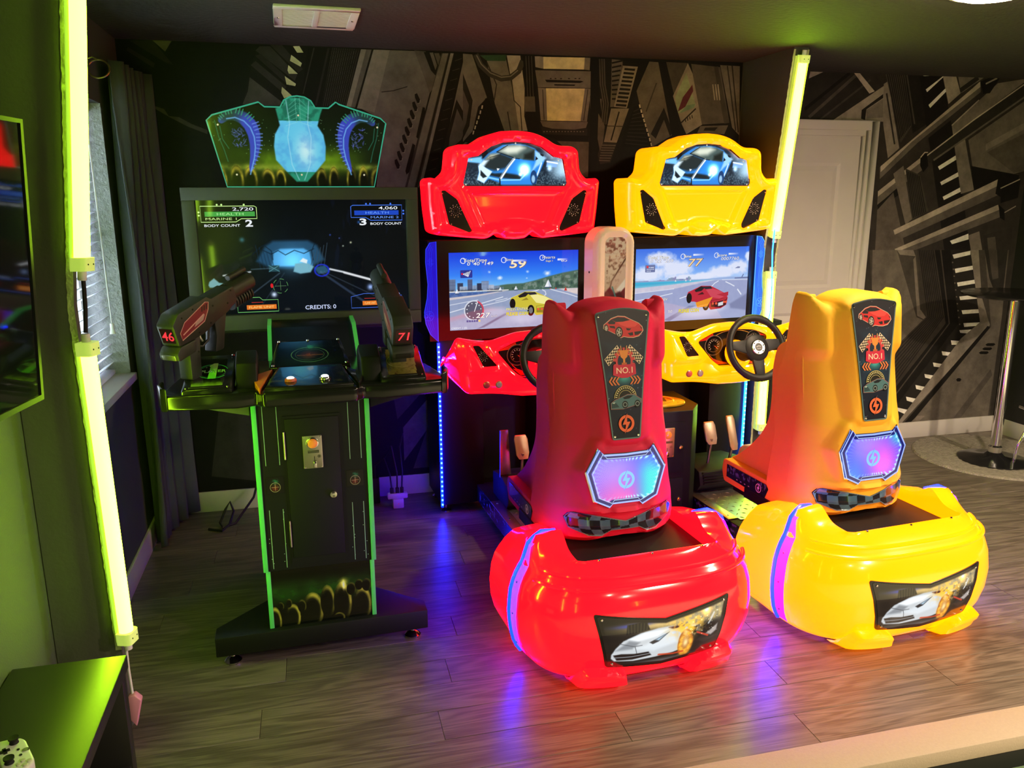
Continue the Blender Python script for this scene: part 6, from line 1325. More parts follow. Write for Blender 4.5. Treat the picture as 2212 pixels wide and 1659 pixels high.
    x = lambda v: (v+.25)/.22; y = lambda v: (v-.088)/.22; Pn = [(x(p[0]), y(p[1])) for p in P]; dd = sdf(Pn, X, Y); R.mix(sst(.075, .035, dd), (16, 12, 12))
    a = Art().ras(R, -.25, .088, .25, .308, keep=P)
    return a, P
def game_screen(kind):
    """racing game picture; print coordinates 0..1.774 x 0..1"""
    asp = .706/.398; R = Ras(asp, 190, (120, 140, 200)); X, Y = R.X, R.Y; n = R.noise(9, 6, 71+kind); n2 = R.noise(40, 22, 73+kind); a = Art()
    if kind == 0:
        R.vgrad([(0, (120, 190, 245)), (.35, (50, 130, 245)), (1, (20, 62, 222))], .55, 1)
        for cx, cy, rx, ry in ((.68, .66, .05, .035), (1.34, .70, .075, .045), (.54, .74, .03, .025), (1.06, .73, .035, .03), (1.05, .645, .02, .012)): d = np.hypot((X-cx)/rx, (Y-cy)/ry); R.mix(np.clip(1.25-d-.7*n2, 0, 1), (240, 245, 252))
        R.poly([(.50, .50), (.60, .555), (.78, .575), (1.0, .58), (1.18, .615), (1.36, .66), (1.55, .70), (1.78, .735), (1.78, .47), (.5, .47)], (74, 104, 88), .01); R.mix(sst(.5, .7, n2)*inside([(1.0, .50), (1.0, .57), (1.36, .65), (1.78, .72), (1.78, .5)], X, Y)*.7, (135, 150, 142)); R.mix(sst(.45, .25, n2)*inside([(.7, .5), (1.0, .56), (1.36, .63), (1.78, .68), (1.78, .5)], X, Y)*.6, (40, 62, 62))
        for x0, w, h, c in ((.0, .085, .66, (110, 130, 165)), (.11, .075, .61, (58, 70, 96)), (.14, .10, .565, (170, 190, 220)), (.245, .065, .655, (92, 106, 142)), (.31, .06, .575, (150, 175, 210)), (.37, .07, .60, (48, 58, 82)), (.43, .10, .625, (140, 165, 200)), (.53, .07, .575, (190, 205, 228)), (.60, .08, .56, (130, 150, 180)), (.66, .07, .54, (110, 140, 150))):
            R.poly([(x0, .50), (x0+w, .50), (x0+w, h), (x0, h)], c); R.mix(inside([(x0, .5), (x0+w, .5), (x0+w, h), (x0, h)], X, Y)*((np.floor(X*160) % 3 == 0) | (np.floor(Y*160) % 3 == 0))*.25, (20, 26, 44))
        R.mix(np.exp(-((Y-.505)/.018)**2)*(n2 > .5)*(X < .72)*.8, (38, 44, 48)); R.poly([(0, .49), (.80, .495), (.80, .505), (0, .505)], (225, 225, 225)); R.poly([(0, .49), (.75, .485), (.40, .445), (0, .42)], (62, 96, 160), .006); R.mix((n2 > .55)*inside([(0, .49), (.75, .485), (.40, .445), (0, .42)], X, Y)*.4, (110, 140, 190))
        R.poly([(0, 0), (0, .42), (.40, .445), (.75, .49), (1.74, .49), (1.78, .49), (1.78, 0)], (150, 164, 196), .006); R.poly([(0, .395), (.40, .435), (.78, .49), (.70, .49), (.36, .452), (0, .425)], (225, 212, 208), .006); R.poly([(1.50, .49), (1.78, .49), (1.78, .40)], (232, 214, 206), .008)
        R.mix(sst(.35, .0, Y)*.55, (188, 200, 226)); R.mix(n2*.25*(Y < .49), (110, 125, 165))
        for P, w in (([(0, .235), (.42, .335), (.72, .41)], .010), ([(.42, .30), (.75, .36), (.92, .425), (1.10, .46), (1.22, .485)], .008), ([(1.78, .365), (1.62, .42), (1.44, .47), (1.38, .49)], .009), ([(1.26, .385), (1.32, .42), (1.31, .46), (1.27, .485)], .010), ([(0, .33), (.38, .385)], .007), ([(.62, .36), (.78, .39)], .007), ([(1.0, .43), (1.12, .45), (1.2, .475)], .006)): R.line(P, w, (232, 236, 245), .004)
        R.poly([(.36, .0), (.46, .02), (.80, .19), (.74, .19)], (96, 104, 136), .01, .8); R.poly([(0, .12), (0, .17), (.50, .28), (.74, .27)], (190, 150, 170), .03, .6); R.ell(.62, .22, .24, .08, (196, 206, 228), .8, .6); R.ell(1.0, .12, .34, .09, (205, 214, 236), .8, .6)
    else:
        R.vgrad([(0, (190, 215, 250)), (.3, (120, 170, 245)), (1, (62, 112, 228))], .55, 1)
        for cx, cy, rx, ry in ((.38, .86, .26, .12), (.62, .72, .34, .14), (.2, .66, .30, .12), (1.36, .66, .30, .10), (1.62, .72, .20, .12), (1.76, .86, .06, .08), (.9, .60, .5, .05), (1.1, .62, .2, .05)): d = np.hypot((X-cx)/rx, (Y-cy)/ry); R.mix(np.clip((1.2-d)*2.2-.9*n2, 0, 1)*.95, (225, 230, 250))
        x0 = 0
        for k in range(24):
            w = .02+rng.random()*.05; h = .565+rng.random()*.05 if .3 < x0 < 1.1 else .562+rng.random()*.012; c = (112+int(40*rng.random()), 132+int(30*rng.random()), 182)
            R.poly([(x0, .55), (x0+w, .55), (x0+w, h), (x0, h)], c); x0 += w*.9
        R.poly([(0, .552), (1.30, .552), (1.30, .562), (0, .562)], (150, 165, 205)); R.poly([(1.0, .552), (1.78, .552), (1.78, .572), (1.5, .585), (1.2, .57)], (150, 175, 222), .01); R.poly([(1.56, .552), (1.78, .552), (1.78, .575), (1.56, .570)], (112, 124, 170)); R.line([(1.68, .575), (1.70, .61)], .012, (80, 92, 140))
        R.poly([(0, .552), (1.22, .55), (.55, .50), (0, .47)], (62, 176, 214), .01); R.poly([(0, .50), (1.15, .548), (.55, .505), (0, .475)], (120, 210, 226), .012, .6); R.poly([(0, .475), (.55, .505), (1.22, .552), (1.22, .545), (.60, .44), (0, .40)], (214, 208, 222), .01); R.poly([(0, .405), (.60, .445), (1.25, .547), (1.78, .547), (1.78, 0), (0, 0)], (160, 168, 206), .008)
        R.mix(n2*.3*(Y < .53), (128, 138, 186)); R.mix(sst(.3, .0, Y)*.3, (190, 196, 226))
        for P, w in (([(0, .30), (.25, .33)], .009), ([(.38, .35), (.58, .385)], .009), ([(.70, .31), (1.0, .39)], .010), ([(.86, .40), (.98, .43)], .008), ([(1.10, .42), (1.20, .46), (1.24, .50), (1.30, .53)], .010), ([(1.42, .515), (1.50, .48), (1.56, .45)], .012), ([(1.62, .40), (1.68, .33)], .016), ([(0, .405), (.60, .445)], .006), ([(1.36, .545), (1.78, .535)], .006)): R.line(P, w, (236, 240, 250), .004)
        R.poly([(.46, .02), (.55, .0), (.95, .20), (.85, .20)], (110, 118, 158), .01, .8); R.poly([(1.5, .20), (1.78, .34), (1.78, .10), (1.52, .14)], (120, 126, 165), .02, .8); R.ell(1.0, .10, .42, .10, (205, 210, 236), .8, .8); R.ell(1.3, .16, .2, .07, (215, 220, 240), .8, .7)
    a.ras(R, 0, 0, asp, 1)
    INK = (26, 24, 40); WH = (250, 246, 236)
    def car_rear(cx, cy, s, body, hi, dk):
        T = lambda P: [(cx+x*s, cy+y*s) for x, y in P]
        a.poly(T([(-1.0, .20), (-.92, .42), (-.70, .50), (-.30, .66), (.15, .64), (.55, .46), (.95, .26), (1.02, .10), (.96, -.20), (.70, -.34), (.20, -.38), (.05, -.20), (-.28, -.10), (-.60, .0), (-.90, .02)]), body)
        a.poly(T([(-.62, .48), (-.32, .64), (-.10, .60), (-.28, .44), (-.55, .40)]), (34, 30, 34)); a.poly(T([(-.28, .62), (.15, .62), (.25, .52), (-.08, .50)]), (40, 40, 52)); a.poly(T([(-.08, .50), (.25, .52), (.60, .42), (.98, .22), (.62, .08), (.20, .16)]), hi)
        a.poly(T([(.20, .02), (.98, .10), (.94, -.20), (.68, -.30), (.22, -.26)]), dk); a.poly(T([(.22, .00), (.96, .09), (.94, .02), (.24, -.08)]), body)
        for x in (.30, .46, .84, .94): a.disc(cx+x*s, cy+(-.12+.05*(x > .6))*s, .055*s, (235, 90, 60), n=12)
        a.poly(T([(.56, -.10), (.80, -.05), (.80, -.20), (.56, -.24)]), (215, 215, 220)); a.disc(cx-.86*s, cy+.16*s, .13*s, (18, 17, 20), .22*s, n=16); a.disc(cx-.04*s, cy-.16*s, .16*s, (18, 17, 20), .24*s, n=18); a.disc(cx-.04*s, cy-.16*s, .09*s, (120, 118, 120), .14*s, n=14); a.poly(T([(-.48, .28), (-.24, .40), (-.14, .30)]), dk)
    if kind == 0:
        car_rear(1.12, .265, .31, (205, 190, 60), (240, 232, 150), (150, 130, 40))
        for cx, cy, h in ((1.35, .52, .10), (.90, .50, .05), (.685, .495, .05), (.105, .48, .055)): a.poly([(cx-h*.5, cy), (cx+h*.1, cy), (cx+h*.02, cy+h)], (238, 240, 246)); a.poly([(cx+h*.1, cy), (cx+h*.5, cy), (cx+h*.03, cy+h*.95)], (190, 200, 220)); a.rect(cx-h*.5, cy-.012, cx+h*.5, cy-.002, (60, 80, 110))
        for cx, cy, h in ((1.60, .46, .055), (1.46, .485, .03), (1.38, .49, .02)): a.poly([(cx-h*.4, cy), (cx+h*.4, cy), (cx, cy+h)], (190, 56, 48))
        a.ring(.190, .893, .030, .038, (235, 240, 255), 24); a.ring(.735, .890, .030, .038, (235, 240, 255), 24); a.ring(1.265, .906, .030, .038, (235, 240, 255), 24)
        NV = (40, 50, 140)
        a.fit('TotalTime', .186, .512, .878, .040, WH, INK, off=.006); a.fit("0 '40 \"149", .240, .595, .832, .042, WH, NV, off=.006)
        a.fit('Time', .737, .865, .876, .036, WH, INK); a.fit('59', .812, 1.045, .787, .098, (250, 232, 200), (120, 90, 60), off=.02)
        a.fit('Hearts', 1.265, 1.450, .893, .036, WH, INK); a.fit('Stage 1', 1.312, 1.412, .852, .024, WH, INK, ow=.05); a.fit('85', 1.53, 1.62, .848, .036, WH, NV)
        for x0, x1 in ((.86, 1.06), (1.48, 1.63)): a.poly([(x0, .865), (x1, .865), (x1, .89), (x0, .89)], [(235, 240, 255), (30, 80, 232), (30, 80, 232), (235, 240, 255)])
        a.poly(rnd([(.15, .675), (.31, .675), (.31, .775), (.15, .775)], .012), (40, 56, 150)); a.poly([(.175, .725), (.29, .765), (.255, .685)], (210, 215, 235)); a.disc(.175, .727, .013, (220, 40, 60), n=12)
        for k in range(9): a.poly([(.205+.024*(k % 3)+.006*(k//3), .715+.016*(k//3)), (.217+.024*(k % 3)+.006*(k//3), .718+.016*(k//3)), (.219+.024*(k % 3), .727+.016*(k//3)), (.207+.024*(k % 3), .724+.016*(k//3))], (40, 50, 90))
        g = (.324, .249); a.disc(*g, .135, (92, 92, 112), .135, n=36); a.ring(*g, .115, .135, (205, 70, 90), 24, -.9, 1.2); a.ring(*g, .118, .135, (210, 215, 230), 24, 1.2, 5.0); a.poly([(g[0], g[1]-.02), (g[0]+.01, g[1]-.015), (g[0]+.055, g[1]+.11), (g[0]+.045, g[1]+.115)], (245, 245, 250))
        for k in range(9): t = .2+k*.55; a.disc(g[0]+.095*math.cos(t), g[1]+.095*math.sin(t), .008, (225, 228, 235), n=8)
        a.fit('227', .348, .545, .150, .062, WH, (40, 50, 120), off=.015); a.fit('km/h', .557, .640, .150, .030, WH, NV, ow=.04)
        for k in range(6): a.rect(.222+k*.032, .098, .248+k*.032, .124, (60, 90, 150) if k < 5 else (240, 210, 120))
        a.fit('PRESS ENTER', .765, 1.07, .226, .034, (250, 240, 160), (60, 52, 20), shear=0, off=.010); a.fit('PLEASE COIN', .765, 1.07, .160, .044, (250, 235, 60), (60, 52, 10), shear=0, off=.02)
        hx, hy = 1.318, .178; a.disc(hx-.014, hy+.012, .018, (220, 60, 100), n=14); a.disc(hx+.014, hy+.012, .018, (220, 60, 100), n=14); a.poly([(hx-.031, hy+.008), (hx+.031, hy+.008), (hx, hy-.030)], (220, 60, 100)); a.fit('x', 1.352, 1.40, .160, .040, WH, INK)
        a.text('CREDIT 1 (0)', .02, .015, .034, (235, 238, 245), sx=1.1); a.disc(1.52, .18, .08, (240, 243, 250), .06)
    else:
        car_rear(1.13, .255, .33, (190, 40, 60), (205, 70, 90), (70, 20, 32)); a.poly([(1.28, .34), (1.47, .375), (1.47, .32), (1.40, .31)], (180, 40, 62)); a.poly([(.95, .24), (1.22, .31), (1.14, .18), (.98, .17)], (235, 150, 40))
        a.ring(.722, .885, .030, .038, (240, 243, 255), 24); a.ring(1.248, .887, .030, .038, (240, 243, 255), 24)
        NV = (40, 50, 140)
        a.fit('Total Time', .178, .500, .862, .038, WH, INK, off=.008); a.fit("0 '22 \"259", .220, .578, .812, .042, WH, NV)
        a.fit('Time', .722, .855, .868, .036, WH, INK, off=.008); a.fit('77', .798, 1.035, .748, .102, (250, 215, 160), (90, 70, 60), shear=.25, off=.01)
        a.fit('Score', 1.248, 1.418, .870, .036, WH, INK, off=.008); a.fit('0007760', 1.32, 1.615, .818, .042, WH, NV)
        for x0, x1 in ((.88, 1.05), (1.44, 1.60)): a.poly([(x0, .89), (x1, .89), (x1, .915), (x0, .915)], [(235, 240, 255), (90, 140, 235), (90, 140, 235), (235, 240, 255)])
        a.poly(rnd([(.15, .685), (.30, .685), (.30, .785), (.15, .785)], .012), (110, 120, 165)); a.disc(.185, .757, .016, (225, 50, 60), n=12)
        for k in range(13): a.rect(.175+.023*(k % 5)+(.03 if k < 3 else 0), .745-.024*(k//5), .188+.023*(k % 5)+(.03 if k < 3 else 0), .755-.024*(k//5), (225, 230, 245))
        a.poly([(1.55, .70), (1.60, .725), (1.64, .72), (1.63, .70)], (120, 130, 170)); g = (.31, .205); a.disc(*g, .135, (92, 92, 112), .115, n=36); a.ring(*g, .115, .135, (225, 228, 240), 24, .2, 3.0, sy=.85); a.poly([(g[0]+.0, g[1]), (g[0]+.02, g[1]-.01), (g[0]+.13, g[1]+.10), (g[0]+.115, g[1]+.11)], (235, 238, 245))
        a.fit('REV', .41, .51, .292, .034, WH, INK, off=.01); a.fit('50', .52, .59, .120, .036, WH, NV); a.fit('PLEASE COIN', .69, 1.005, .112, .048, (250, 235, 60), (60, 52, 10), shear=0, off=.02)
        for cx in (.62, .78, .85): a.poly([(cx-.012, .545), (cx+.012, .545), (cx, .575)], (225, 225, 230))
    return a
# ------------------------------------------------------------------ racing machines
def lerp1(xs, ys): return lambda x: np.interp(x, xs, ys)
seat_vb = lerp1([.385, .43, .48, .515, .545, .60, .70, .78, .85, 1.0, 1.15, 1.31], [1.42, 1.462, 1.470, 1.462, 1.462, 1.445, 1.43, 1.425, 1.405, 1.375, 1.355, 1.335])
SEAT_P = seat_outline(); SEAT_B = bat_outline()
def seat_H(x, y):
    """how far the seat back stands out behind (metres towards the viewer of the seat's back)"""
    x = np.asarray(x, float); y = np.asarray(y, float); ax = np.abs(x)
    h = seat_vb(y)-.12*(ax/.26)**2.4
    half = np.interp(y, [.82, 1.05, 1.3], [.085, .105, .130]); ridge = sst(half+.045, half-.002, ax)*sst(.770, .825, y); h = h+.030*ridge
    h = h+.034*sst(.130, .180, ax)*sst(1.030, 1.095, y)
    h = h+.018*np.exp(-((y-.548)/.016)**2)*sst(.24, .10, ax)
    h = h-.012*sst(.535, .525, y)*sst(.43, .45, y)*sst(.23, .2, ax)
    pl = 1.440-(y-.812)*.150; h = h+(pl-h)*sst(-.030, -.004, sdf(SEAT_P, x, y))
    bl = 1.448-(y-.555)*.05; h = h+(bl-h)*sst(-.040, -.008, sdf(SEAT_B, x, y))
    return h
def seat_h(x, y, d):
    r = .055; t = np.clip(1-np.minimum(d, r)/r, 0, 1); return seat_H(x, y)-(1-np.sqrt(np.maximum(0, 1-t*t)))*r
PA, PB, PV, PN = .470, .395, -1.40, 3.1
pod_o = lerp1([.025, .04, .07, .11, .17, .24, .31, .355, .385, .40, .412, .43, .448], [.085, .060, .036, .018, .004, 0, .008, .022, .040, .052, .060, .078, .102])
def pod_pt(ph, o, w):
    """ph: -pi/2 (left) .. pi/2 (right) round the nose of the pod"""
    s, c = math.sin(ph), math.cos(ph)
    return Vector(((PA-o)*math.copysign(abs(s)**(2/PN), s), PV-(PB-o)*abs(c)**(2/PN), w))
def pod_front(x, w, h):
    o = float(pod_o(w))-h; t = min(.999, abs(x)/(PA-o)); return Vector((x, PV-(PB-o)*(1-t**PN)**(1/PN), w))

def on_pod(off):
    f = lambda x, y, h: pod_front(x, y, off+h)
    def vec(x, y, h):
        o = pod_o(y)-off-h; t = np.minimum(.999, np.abs(x)/(PA-o)); return np.stack([x, PV-(PB-o)*(1-t**PN)**(1/PN), y], -1)
    f.vec = vec; return f
def wheel_mesh(T, m_rim, m_hub, parent):
    c, ex, ey, n = T; c = Vector(c)
    W = lambda x, y, h: c+ex*x+ey*y+n*h
    rim = MB().tube([W(.150*math.cos(t), .150*math.sin(t), 0) for t in np.linspace(0, 2*math.pi, 57)[:-1]], [.0165+.0025*(abs(math.sin(t*1.0)) > .82) for t in np.linspace(0, 2*math.pi, 57)[:-1]], 12, closed=True).build('wheel_rim', m_rim, parent, smooth=True)
    outl = []
    def spoke(angle, w0, w1):
        a, b = math.cos(angle), math.sin(angle); q = (-b, a)
        return [(a*.045+q[0]*w0, b*.045+q[1]*w0), (a*.145+q[0]*w1, b*.145+q[1]*w1), (a*.145-q[0]*w1, b*.145-q[1]*w1), (a*.045-q[0]*w0, b*.045-q[1]*w0)]
    for ang, w0, w1 in ((math.radians(172), .036, .018), (math.radians(8), .036, .018), (math.radians(270), .034, .024)):
        P = spoke(ang, w0, w1); mb = MB(); k = len(P); vs = [W(x, y, .006) for x, y in P]+[W(x, y, -.010) for x, y in P]
        mb.add(vs, [(i, (i+1) % k, k+(i+1) % k, k+i) for i in range(k)]+[tuple(range(k)), tuple(range(2*k-1, k-1, -1))]); mb.build('wheel_spoke', m_rim, parent, bevel=.004)
    MB().lathe([(.0, .014), (.058, .012), (.068, .004), (.070, -.012)], c, 32, n).build('wheel_boss', m_rim, parent, smooth=True)
    hub = MB().lathe([(.0, .0205), (.034, .0205), (.038, .016), (.038, .010)], c, 32, n).build('hub_plate', m_hub, parent, smooth=True)
    for k in range(6): MB().lathe([(.0, .003), (.003, .0025), (.0035, 0)], W(.029*math.cos(k*1.047+.3), .029*math.sin(k*1.047+.3), .0205), 8, n).build('hub_bolt', M['black'], hub)
    a = Art(); a.disc(0, 0, .021, (22, 22, 24)); a.ring(0, 0, .019, .0205, (90, 90, 92)); a.poly([(-.015, .004), (.0, .009), (.015, .005), (.012, .0), (.0, .003), (-.012, -.002)], (150, 150, 150)); a.poly([(-.014, -.005), (.002, -.003), (.015, -.004), (.010, -.010), (-.008, -.011)], (120, 120, 122))
    a.build('hub_badge', M['print'], hub, lambda x, y, h: W(x, y, .0208+h))

def speaker_dots(a, cx, cy, r, c=(215, 190, 165)):
    a.ring(cx, cy, r*.30, r*.38, (70, 60, 52), 20)
    for k in range(8):
        t = k*math.pi/4+.2; a.disc(cx+r*.45*math.cos(t), cy+r*.45*math.sin(t), r*.05, (120, 105, 92), n=8)
    for k in range(12):
        t = k*math.pi/6; a.disc(cx+r*.72*math.cos(t), cy+r*.72*math.sin(t), r*.075, c, n=8)
    for k in range(10):
        t = k*math.pi/5+.1; a.disc(cx+r*math.cos(t), cy+r*math.sin(t), r*.075, c, n=8)

def race_machine(name_label, loc, rz, shell, pod_shell, seatm, cushion, kind):
    G = thing('racing_arcade_machine', name_label, 'arcade machine', loc, rz, group='pair of car racing machines')
    side = -1 if kind == 0 else 1            # outer side of the pair
    fp_ = lambda v: plane((0, v, 0), (1, 0, 0), (0, 0, 1))
    # ---- cabinet
    for s in (-1, 1):
        x0, x1 = (-.395, -.155) if s < 0 else (.155, .395)
        box('lower_cabinet', M['black'], G, x0, x1, .0, .33, .05, .958, bevel=.004)
    box('footwell_back', M['black'], G, -.16, .16, .22, .33, .05, .958)
    box('monitor_housing', M['black'], G, -.435, .435, .012, .335, .955, 1.465, bevel=.006)
    fr = MB(); u0, u1, w0, w1 = -.353+.025, .353+.025, 1.006, 1.404
    if kind: u0, u1 = -.353+.01, .353+.01
    fr.box(-.435, u0, -.006, .014, .955, 1.465).box(u1, .435, -.006, .014, .955, 1.465).box(u0, u1, -.006, .014, .955, w0).box(u0, u1, -.006, .014, w1, 1.465)
    fr.build('screen_bezel', M['black_gloss'], G)
    a = game_screen(kind); k = (w1-w0)
    a.build('screen', M['screen'], G, lambda x, y, h: (u0+x*k, -.001-h, w0+y*k))
    for x in (-.36, .36):
        for y_ in (.05, .28): lathe('levelling_foot', M['chrome'], G, [(.0, 0), (.026, 0), (.028, .007), (.016, .016), (.008, .02), (.008, .052)], (x, y_, 0), 18)
    # LED strip down the outer edge of the cabinet
    strip, diode = (M['blue_led'], M['blue_diode']) if kind == 0 else (M['cyan_led'], M['cyan_diode'])
    xs_ = side*.392
    ls = MB().box(xs_-.006, xs_+.006, -.010, .0, .045, .945).build('led_strip', strip, G)
    dm = MB().box(-.004, .004, -.0035, 0, -.004, .004).build('led_diode', diode, ls); 
    for i in range(34):
        o = dm if i == 0 else dup(dm, ls); o.location = (xs_, -.010, .06+i*.0262)
    # engraved acrylic wing
    wing = [(.400, 1.462), (.432, 1.456), (.452, 1.425), (.455, 1.36), (.446, 1.25), (.452, 1.18), (.468, 1.11), (.462, 1.05), (.440, .995), (.400, .955)]
    wing = [(side*(x-.005), z) for x, z in wing]
    wg = prism('acrylic_wing', mat('blue_lit_acrylic', (.02, .03, .5), .2, emit=(.0, .0, .75) if kind == 0 else (.01, .20, .9), es=.6, noise=.03, nscale=15), G, wing, -.022, -.014, 'y')
    a = Art(); ec = (40, 60, 255) if kind == 0 else (120, 215, 255); a.line(wing, .004, ec, closed=True)
    for t in (.80, .62, .44): a.line([(side*(.400)+(x-side*.400)*t, 1.21+(z-1.21)*(.80+.2*t)) for x, z in wing[1:-1]], .0009, ec)
    for dx, dz in ((0, 0), (.009, .008), (-.009, .008), (0, .016), (.009, -.008), (-.009, -.008), (0, -.016)): a.ring(side*.425+dx, 1.36+dz, .0045, .0055, ec, 6)
    a.ring(side*.440, 1.09, .024, .0255, ec); a.ring(side*.440, 1.09, .005, .006, ec, 12)
    for k in range(5): t = k*1.257; a.line([(side*.440+.006*math.cos(t), 1.09+.006*math.sin(t)), (side*.440+.019*math.cos(t), 1.09+.019*math.sin(t))], .003, ec)
    a.build('wing_engraving', M['screen'], wg, fp_(-.0225))
    # ---- lit header shell
    hd = rnd(mirror([(0, 1.995), (.08, 1.990), (.145, 1.970), (.215, 1.927), (.300, 1.925), (.328, 1.905), (.340, 1.80), (.385, 1.762), (.435, 1.772), (.452, 1.755), (.446, 1.63), (.432, 1.512), (.405, 1.497), (.26, 1.482), (.145, 1.472), (.095, 1.504), (.055, 1.474), (0, 1.470)]), [.0, .04, .05, .03, .02, .02, .03, .02, .015, .012, .02, .02, .02, .02, .012, .008, .012, .0]*2, 4)
    art_h, winP = header_car(); spk = [rnd([(s*.380, 1.708), (s*.362, 1.712), (s*.300, 1.668), (s*.228, 1.516), (s*.242, 1.507), (s*.342, 1.547)], .006, 2) for s in (-1, 1)]
    rec = rnd([(-.265, 1.715), (.265, 1.715), (.235, 1.66), (.175, 1.525), (.10, 1.52), (.055, 1.545), (-.055, 1.545), (-.10, 1.52), (-.175, 1.525), (-.235, 1.66)], .02, 3)
    def hh(x, y, d):
        r = .032; t = np.clip(1-np.minimum(d, r)/r, 0, 1); h = .105-(1-np.sqrt(np.maximum(0, 1-t*t)))*r
        h = h+.012*sst(.055, .035, d)*sst(.012, .03, d)-.022*sst(-.004, .022, sdf(rec, x, y))
        h = h-.010*sst(.016, .004, dist(winP, x, y))-.008*sst(.012, .002, np.minimum(dist(spk[0], x, y), dist(spk[1], x, y)))
        return h+.02*sst(1.62, 1.9, y)
    hs = vac('header_shell', shell, G, hd, hh, lambda x, y, h: (x, -h, y), holes=[winP]+spk, sp=.0115, skirt=-.06, rings=(.003, .008, .016, .026))
    prism('header_back', M['black'], hs, [(x*.985, 1.73+(z-1.73)*.975) for x, z in hd], .055, .062, 'y')
    art_h.build('header_picture', M['lightbox'], hs, fp_(-.098))
    prism('picture_box', M['black'], hs, winP, -.094, -.05, 'y')
    for P in spk:
        sp_ = prism('speaker_panel', M['smoke'], hs, P, -.098, -.08, 'y'); a = Art(); cx = sum(p[0] for p in P)/len(P); speaker_dots(a, cx, 1.612, .030, (225, 205, 190))
        for q in (P[0], P[6], P[9], P[15]): a.disc(q[0]*.985, 1.61+(q[1]-1.61)*.93, .0035, (200, 160, 130), n=8)
        a.build('speaker_grille', M['print'], sp_, fp_(-.0985))
    # ---- dashboard
    dash = rnd(mirror([(0, 1.062), (.10, 1.057), (.225, 1.018), (.29, 1.022), (.390, 1.046), (.408, 1.000), (.388, .910), (.378, .80), (.348, .768), (.20, .763), (.080, .742), (0, .740)]), [0, .05, .02, .02, .02, .02, .02, .02, .02, .03, .02, 0]*2, 4)
    gz = rnd([(-.200, .965), (-.10, 1.005), (.02, 1.018), (.14, 1.008), (.225, .975), (.200, .86), (.165, .825), (-.075, .832), (-.125, .87)], .02, 3)
    dspk = [rnd([(s*.328, 1.006), (s*.296, 1.006), (s*.207, .903), (s*.276, .902)], .008, 2) for s in (-1, 1)]
    wingp = [[(s*.375, 1.030), (s*.255, 1.012), (s*.180, .885), (s*.215, .868), (s*.360, .868), (s*.368, .92)] for s in (-1, 1)]
    def dh(x, y, d):
        r = .035; t = np.clip(1-np.minimum(d, r)/r, 0, 1); h = .46-(1-np.sqrt(np.maximum(0, 1-t*t)))*r-.05*sst(.85, 1.08, y)
        h = h+.03*sst(.12, .0, np.abs(x))*0+.018*np.maximum(sst(-.005, .02, sdf(wingp[0], x, y)), sst(-.005, .02, sdf(wingp[1], x, y)))
        h = h-.012*sst(.014, .002, dist(gz, x, y))-.008*sst(.010, .001, np.minimum(dist(dspk[0], x, y), dist(dspk[1], x, y)))
        return h+.025*np.exp(-((y-.80)/.05)**2)*sst(.3, .1, np.abs(x))-.10*(np.abs(x)/.45)**2*0
    def dmp(x, y, h): return (x, -h, y-max(0., .40-h)*.62*float(sst(.88, 1.04, y)))
    ds = vac('dashboard', shell, G, dash, dh, dmp, holes=[gz]+dspk, sp=.0115, skirt=.10, rings=(.003, .009, .018, .030))
    # gauge panel inside the dash
    gp_ = MB().add([(x, -.405, y) for x, y in gz], [tuple(range(len(gz)))]).build('gauge_panel', M['black_gloss'], ds)
    a = Art(); RD = (190, 48, 30)
    for P in ([(-.19, .962), (-.10, 1.0), (-.09, .97)], [(.215, .972), (.14, 1.004), (.13, .98)], [(-.115, .872), (-.075, .838), (.0, .838), (-.06, .865)], [(.19, .862), (.162, .83), (.09, .832), (.15, .86)]): a.poly(P, RD)
    a.disc(.02, .925, .150, (16, 13, 12), .080, n=40); a.ring(.02, .925, .147, .152, (190, 140, 60) if kind else (190, 40, 30), 40, sy=.58)
    for cx, cy, r in ((-.092, .938, .052), (.140, .960, .045)):
        a.disc(cx, cy, r, (14, 14, 15), n=36); a.ring(cx, cy, r*.93, r, (120, 115, 105), 36); a.ring(cx, cy, r*.62, r*.66, (120, 110, 100), 36)
        for k in range(11): t = -.7+k*.46; a.line([(cx+r*.42*math.cos(t), cy+r*.42*math.sin(t)), (cx+r*.56*math.cos(t), cy+r*.56*math.sin(t))], .003, (215, 205, 190))
        a.line([(cx, cy), (cx+r*.45, cy-r*.30)], .003, (225, 90, 50)); a.disc(cx, cy, r*.09, (40, 40, 42), n=10)
    a.build('gauge_print', M['print_gloss'], gp_, fp_(-.4055))
    for P in dspk:
        sp_ = MB().add([(x, -.462, y) for x, y in P], [tuple(range(len(P)))]).build('speaker_panel', M['smoke'], ds); a = Art(); cx = sum(p[0] for p in P)/len(P); speaker_dots(a, cx, .953, .024, (225, 205, 170))
        a.build('speaker_grille', M['print'], sp_, fp_(-.4625))
    for x, m_ in ((-.262, M['red_button']), (-.204, M['grey_button'])):
        y_ = .815; z_ = -float(dh(np.array([x]), np.array([y_]), np.array([.04]))[0])
        b_ = lathe('dash_button', M['steel'], ds, [(.0175, -.004), (.0175, .004), (.0145, .007)], (x, z_, y_), 20, (0, -1, 0)); lathe('button_cap', m_, b_, [(.0145, .003), (.0145, .008), (.010, .011), (0, .012)], (x, z_, y_), 20, (0, -1, 0))
    # ---- steering wheel
    wc = Vector((.025, -.60, .952)); nn = Vector((0, -.93, .36)).normalized(); ex = Vector((1, 0, 0)); ey = nn.cross(ex)*1.0
    if ey.z < 0: ey = -ey
    sw = tube('steering_column', M['black_matte'], G, [wc-nn*.012, wc-nn*.11, wc-nn*.20], [.05, .045, .06], 20)
    wheel_mesh((wc, ex, ey, nn), M['rubber'], M['steel'], sw)
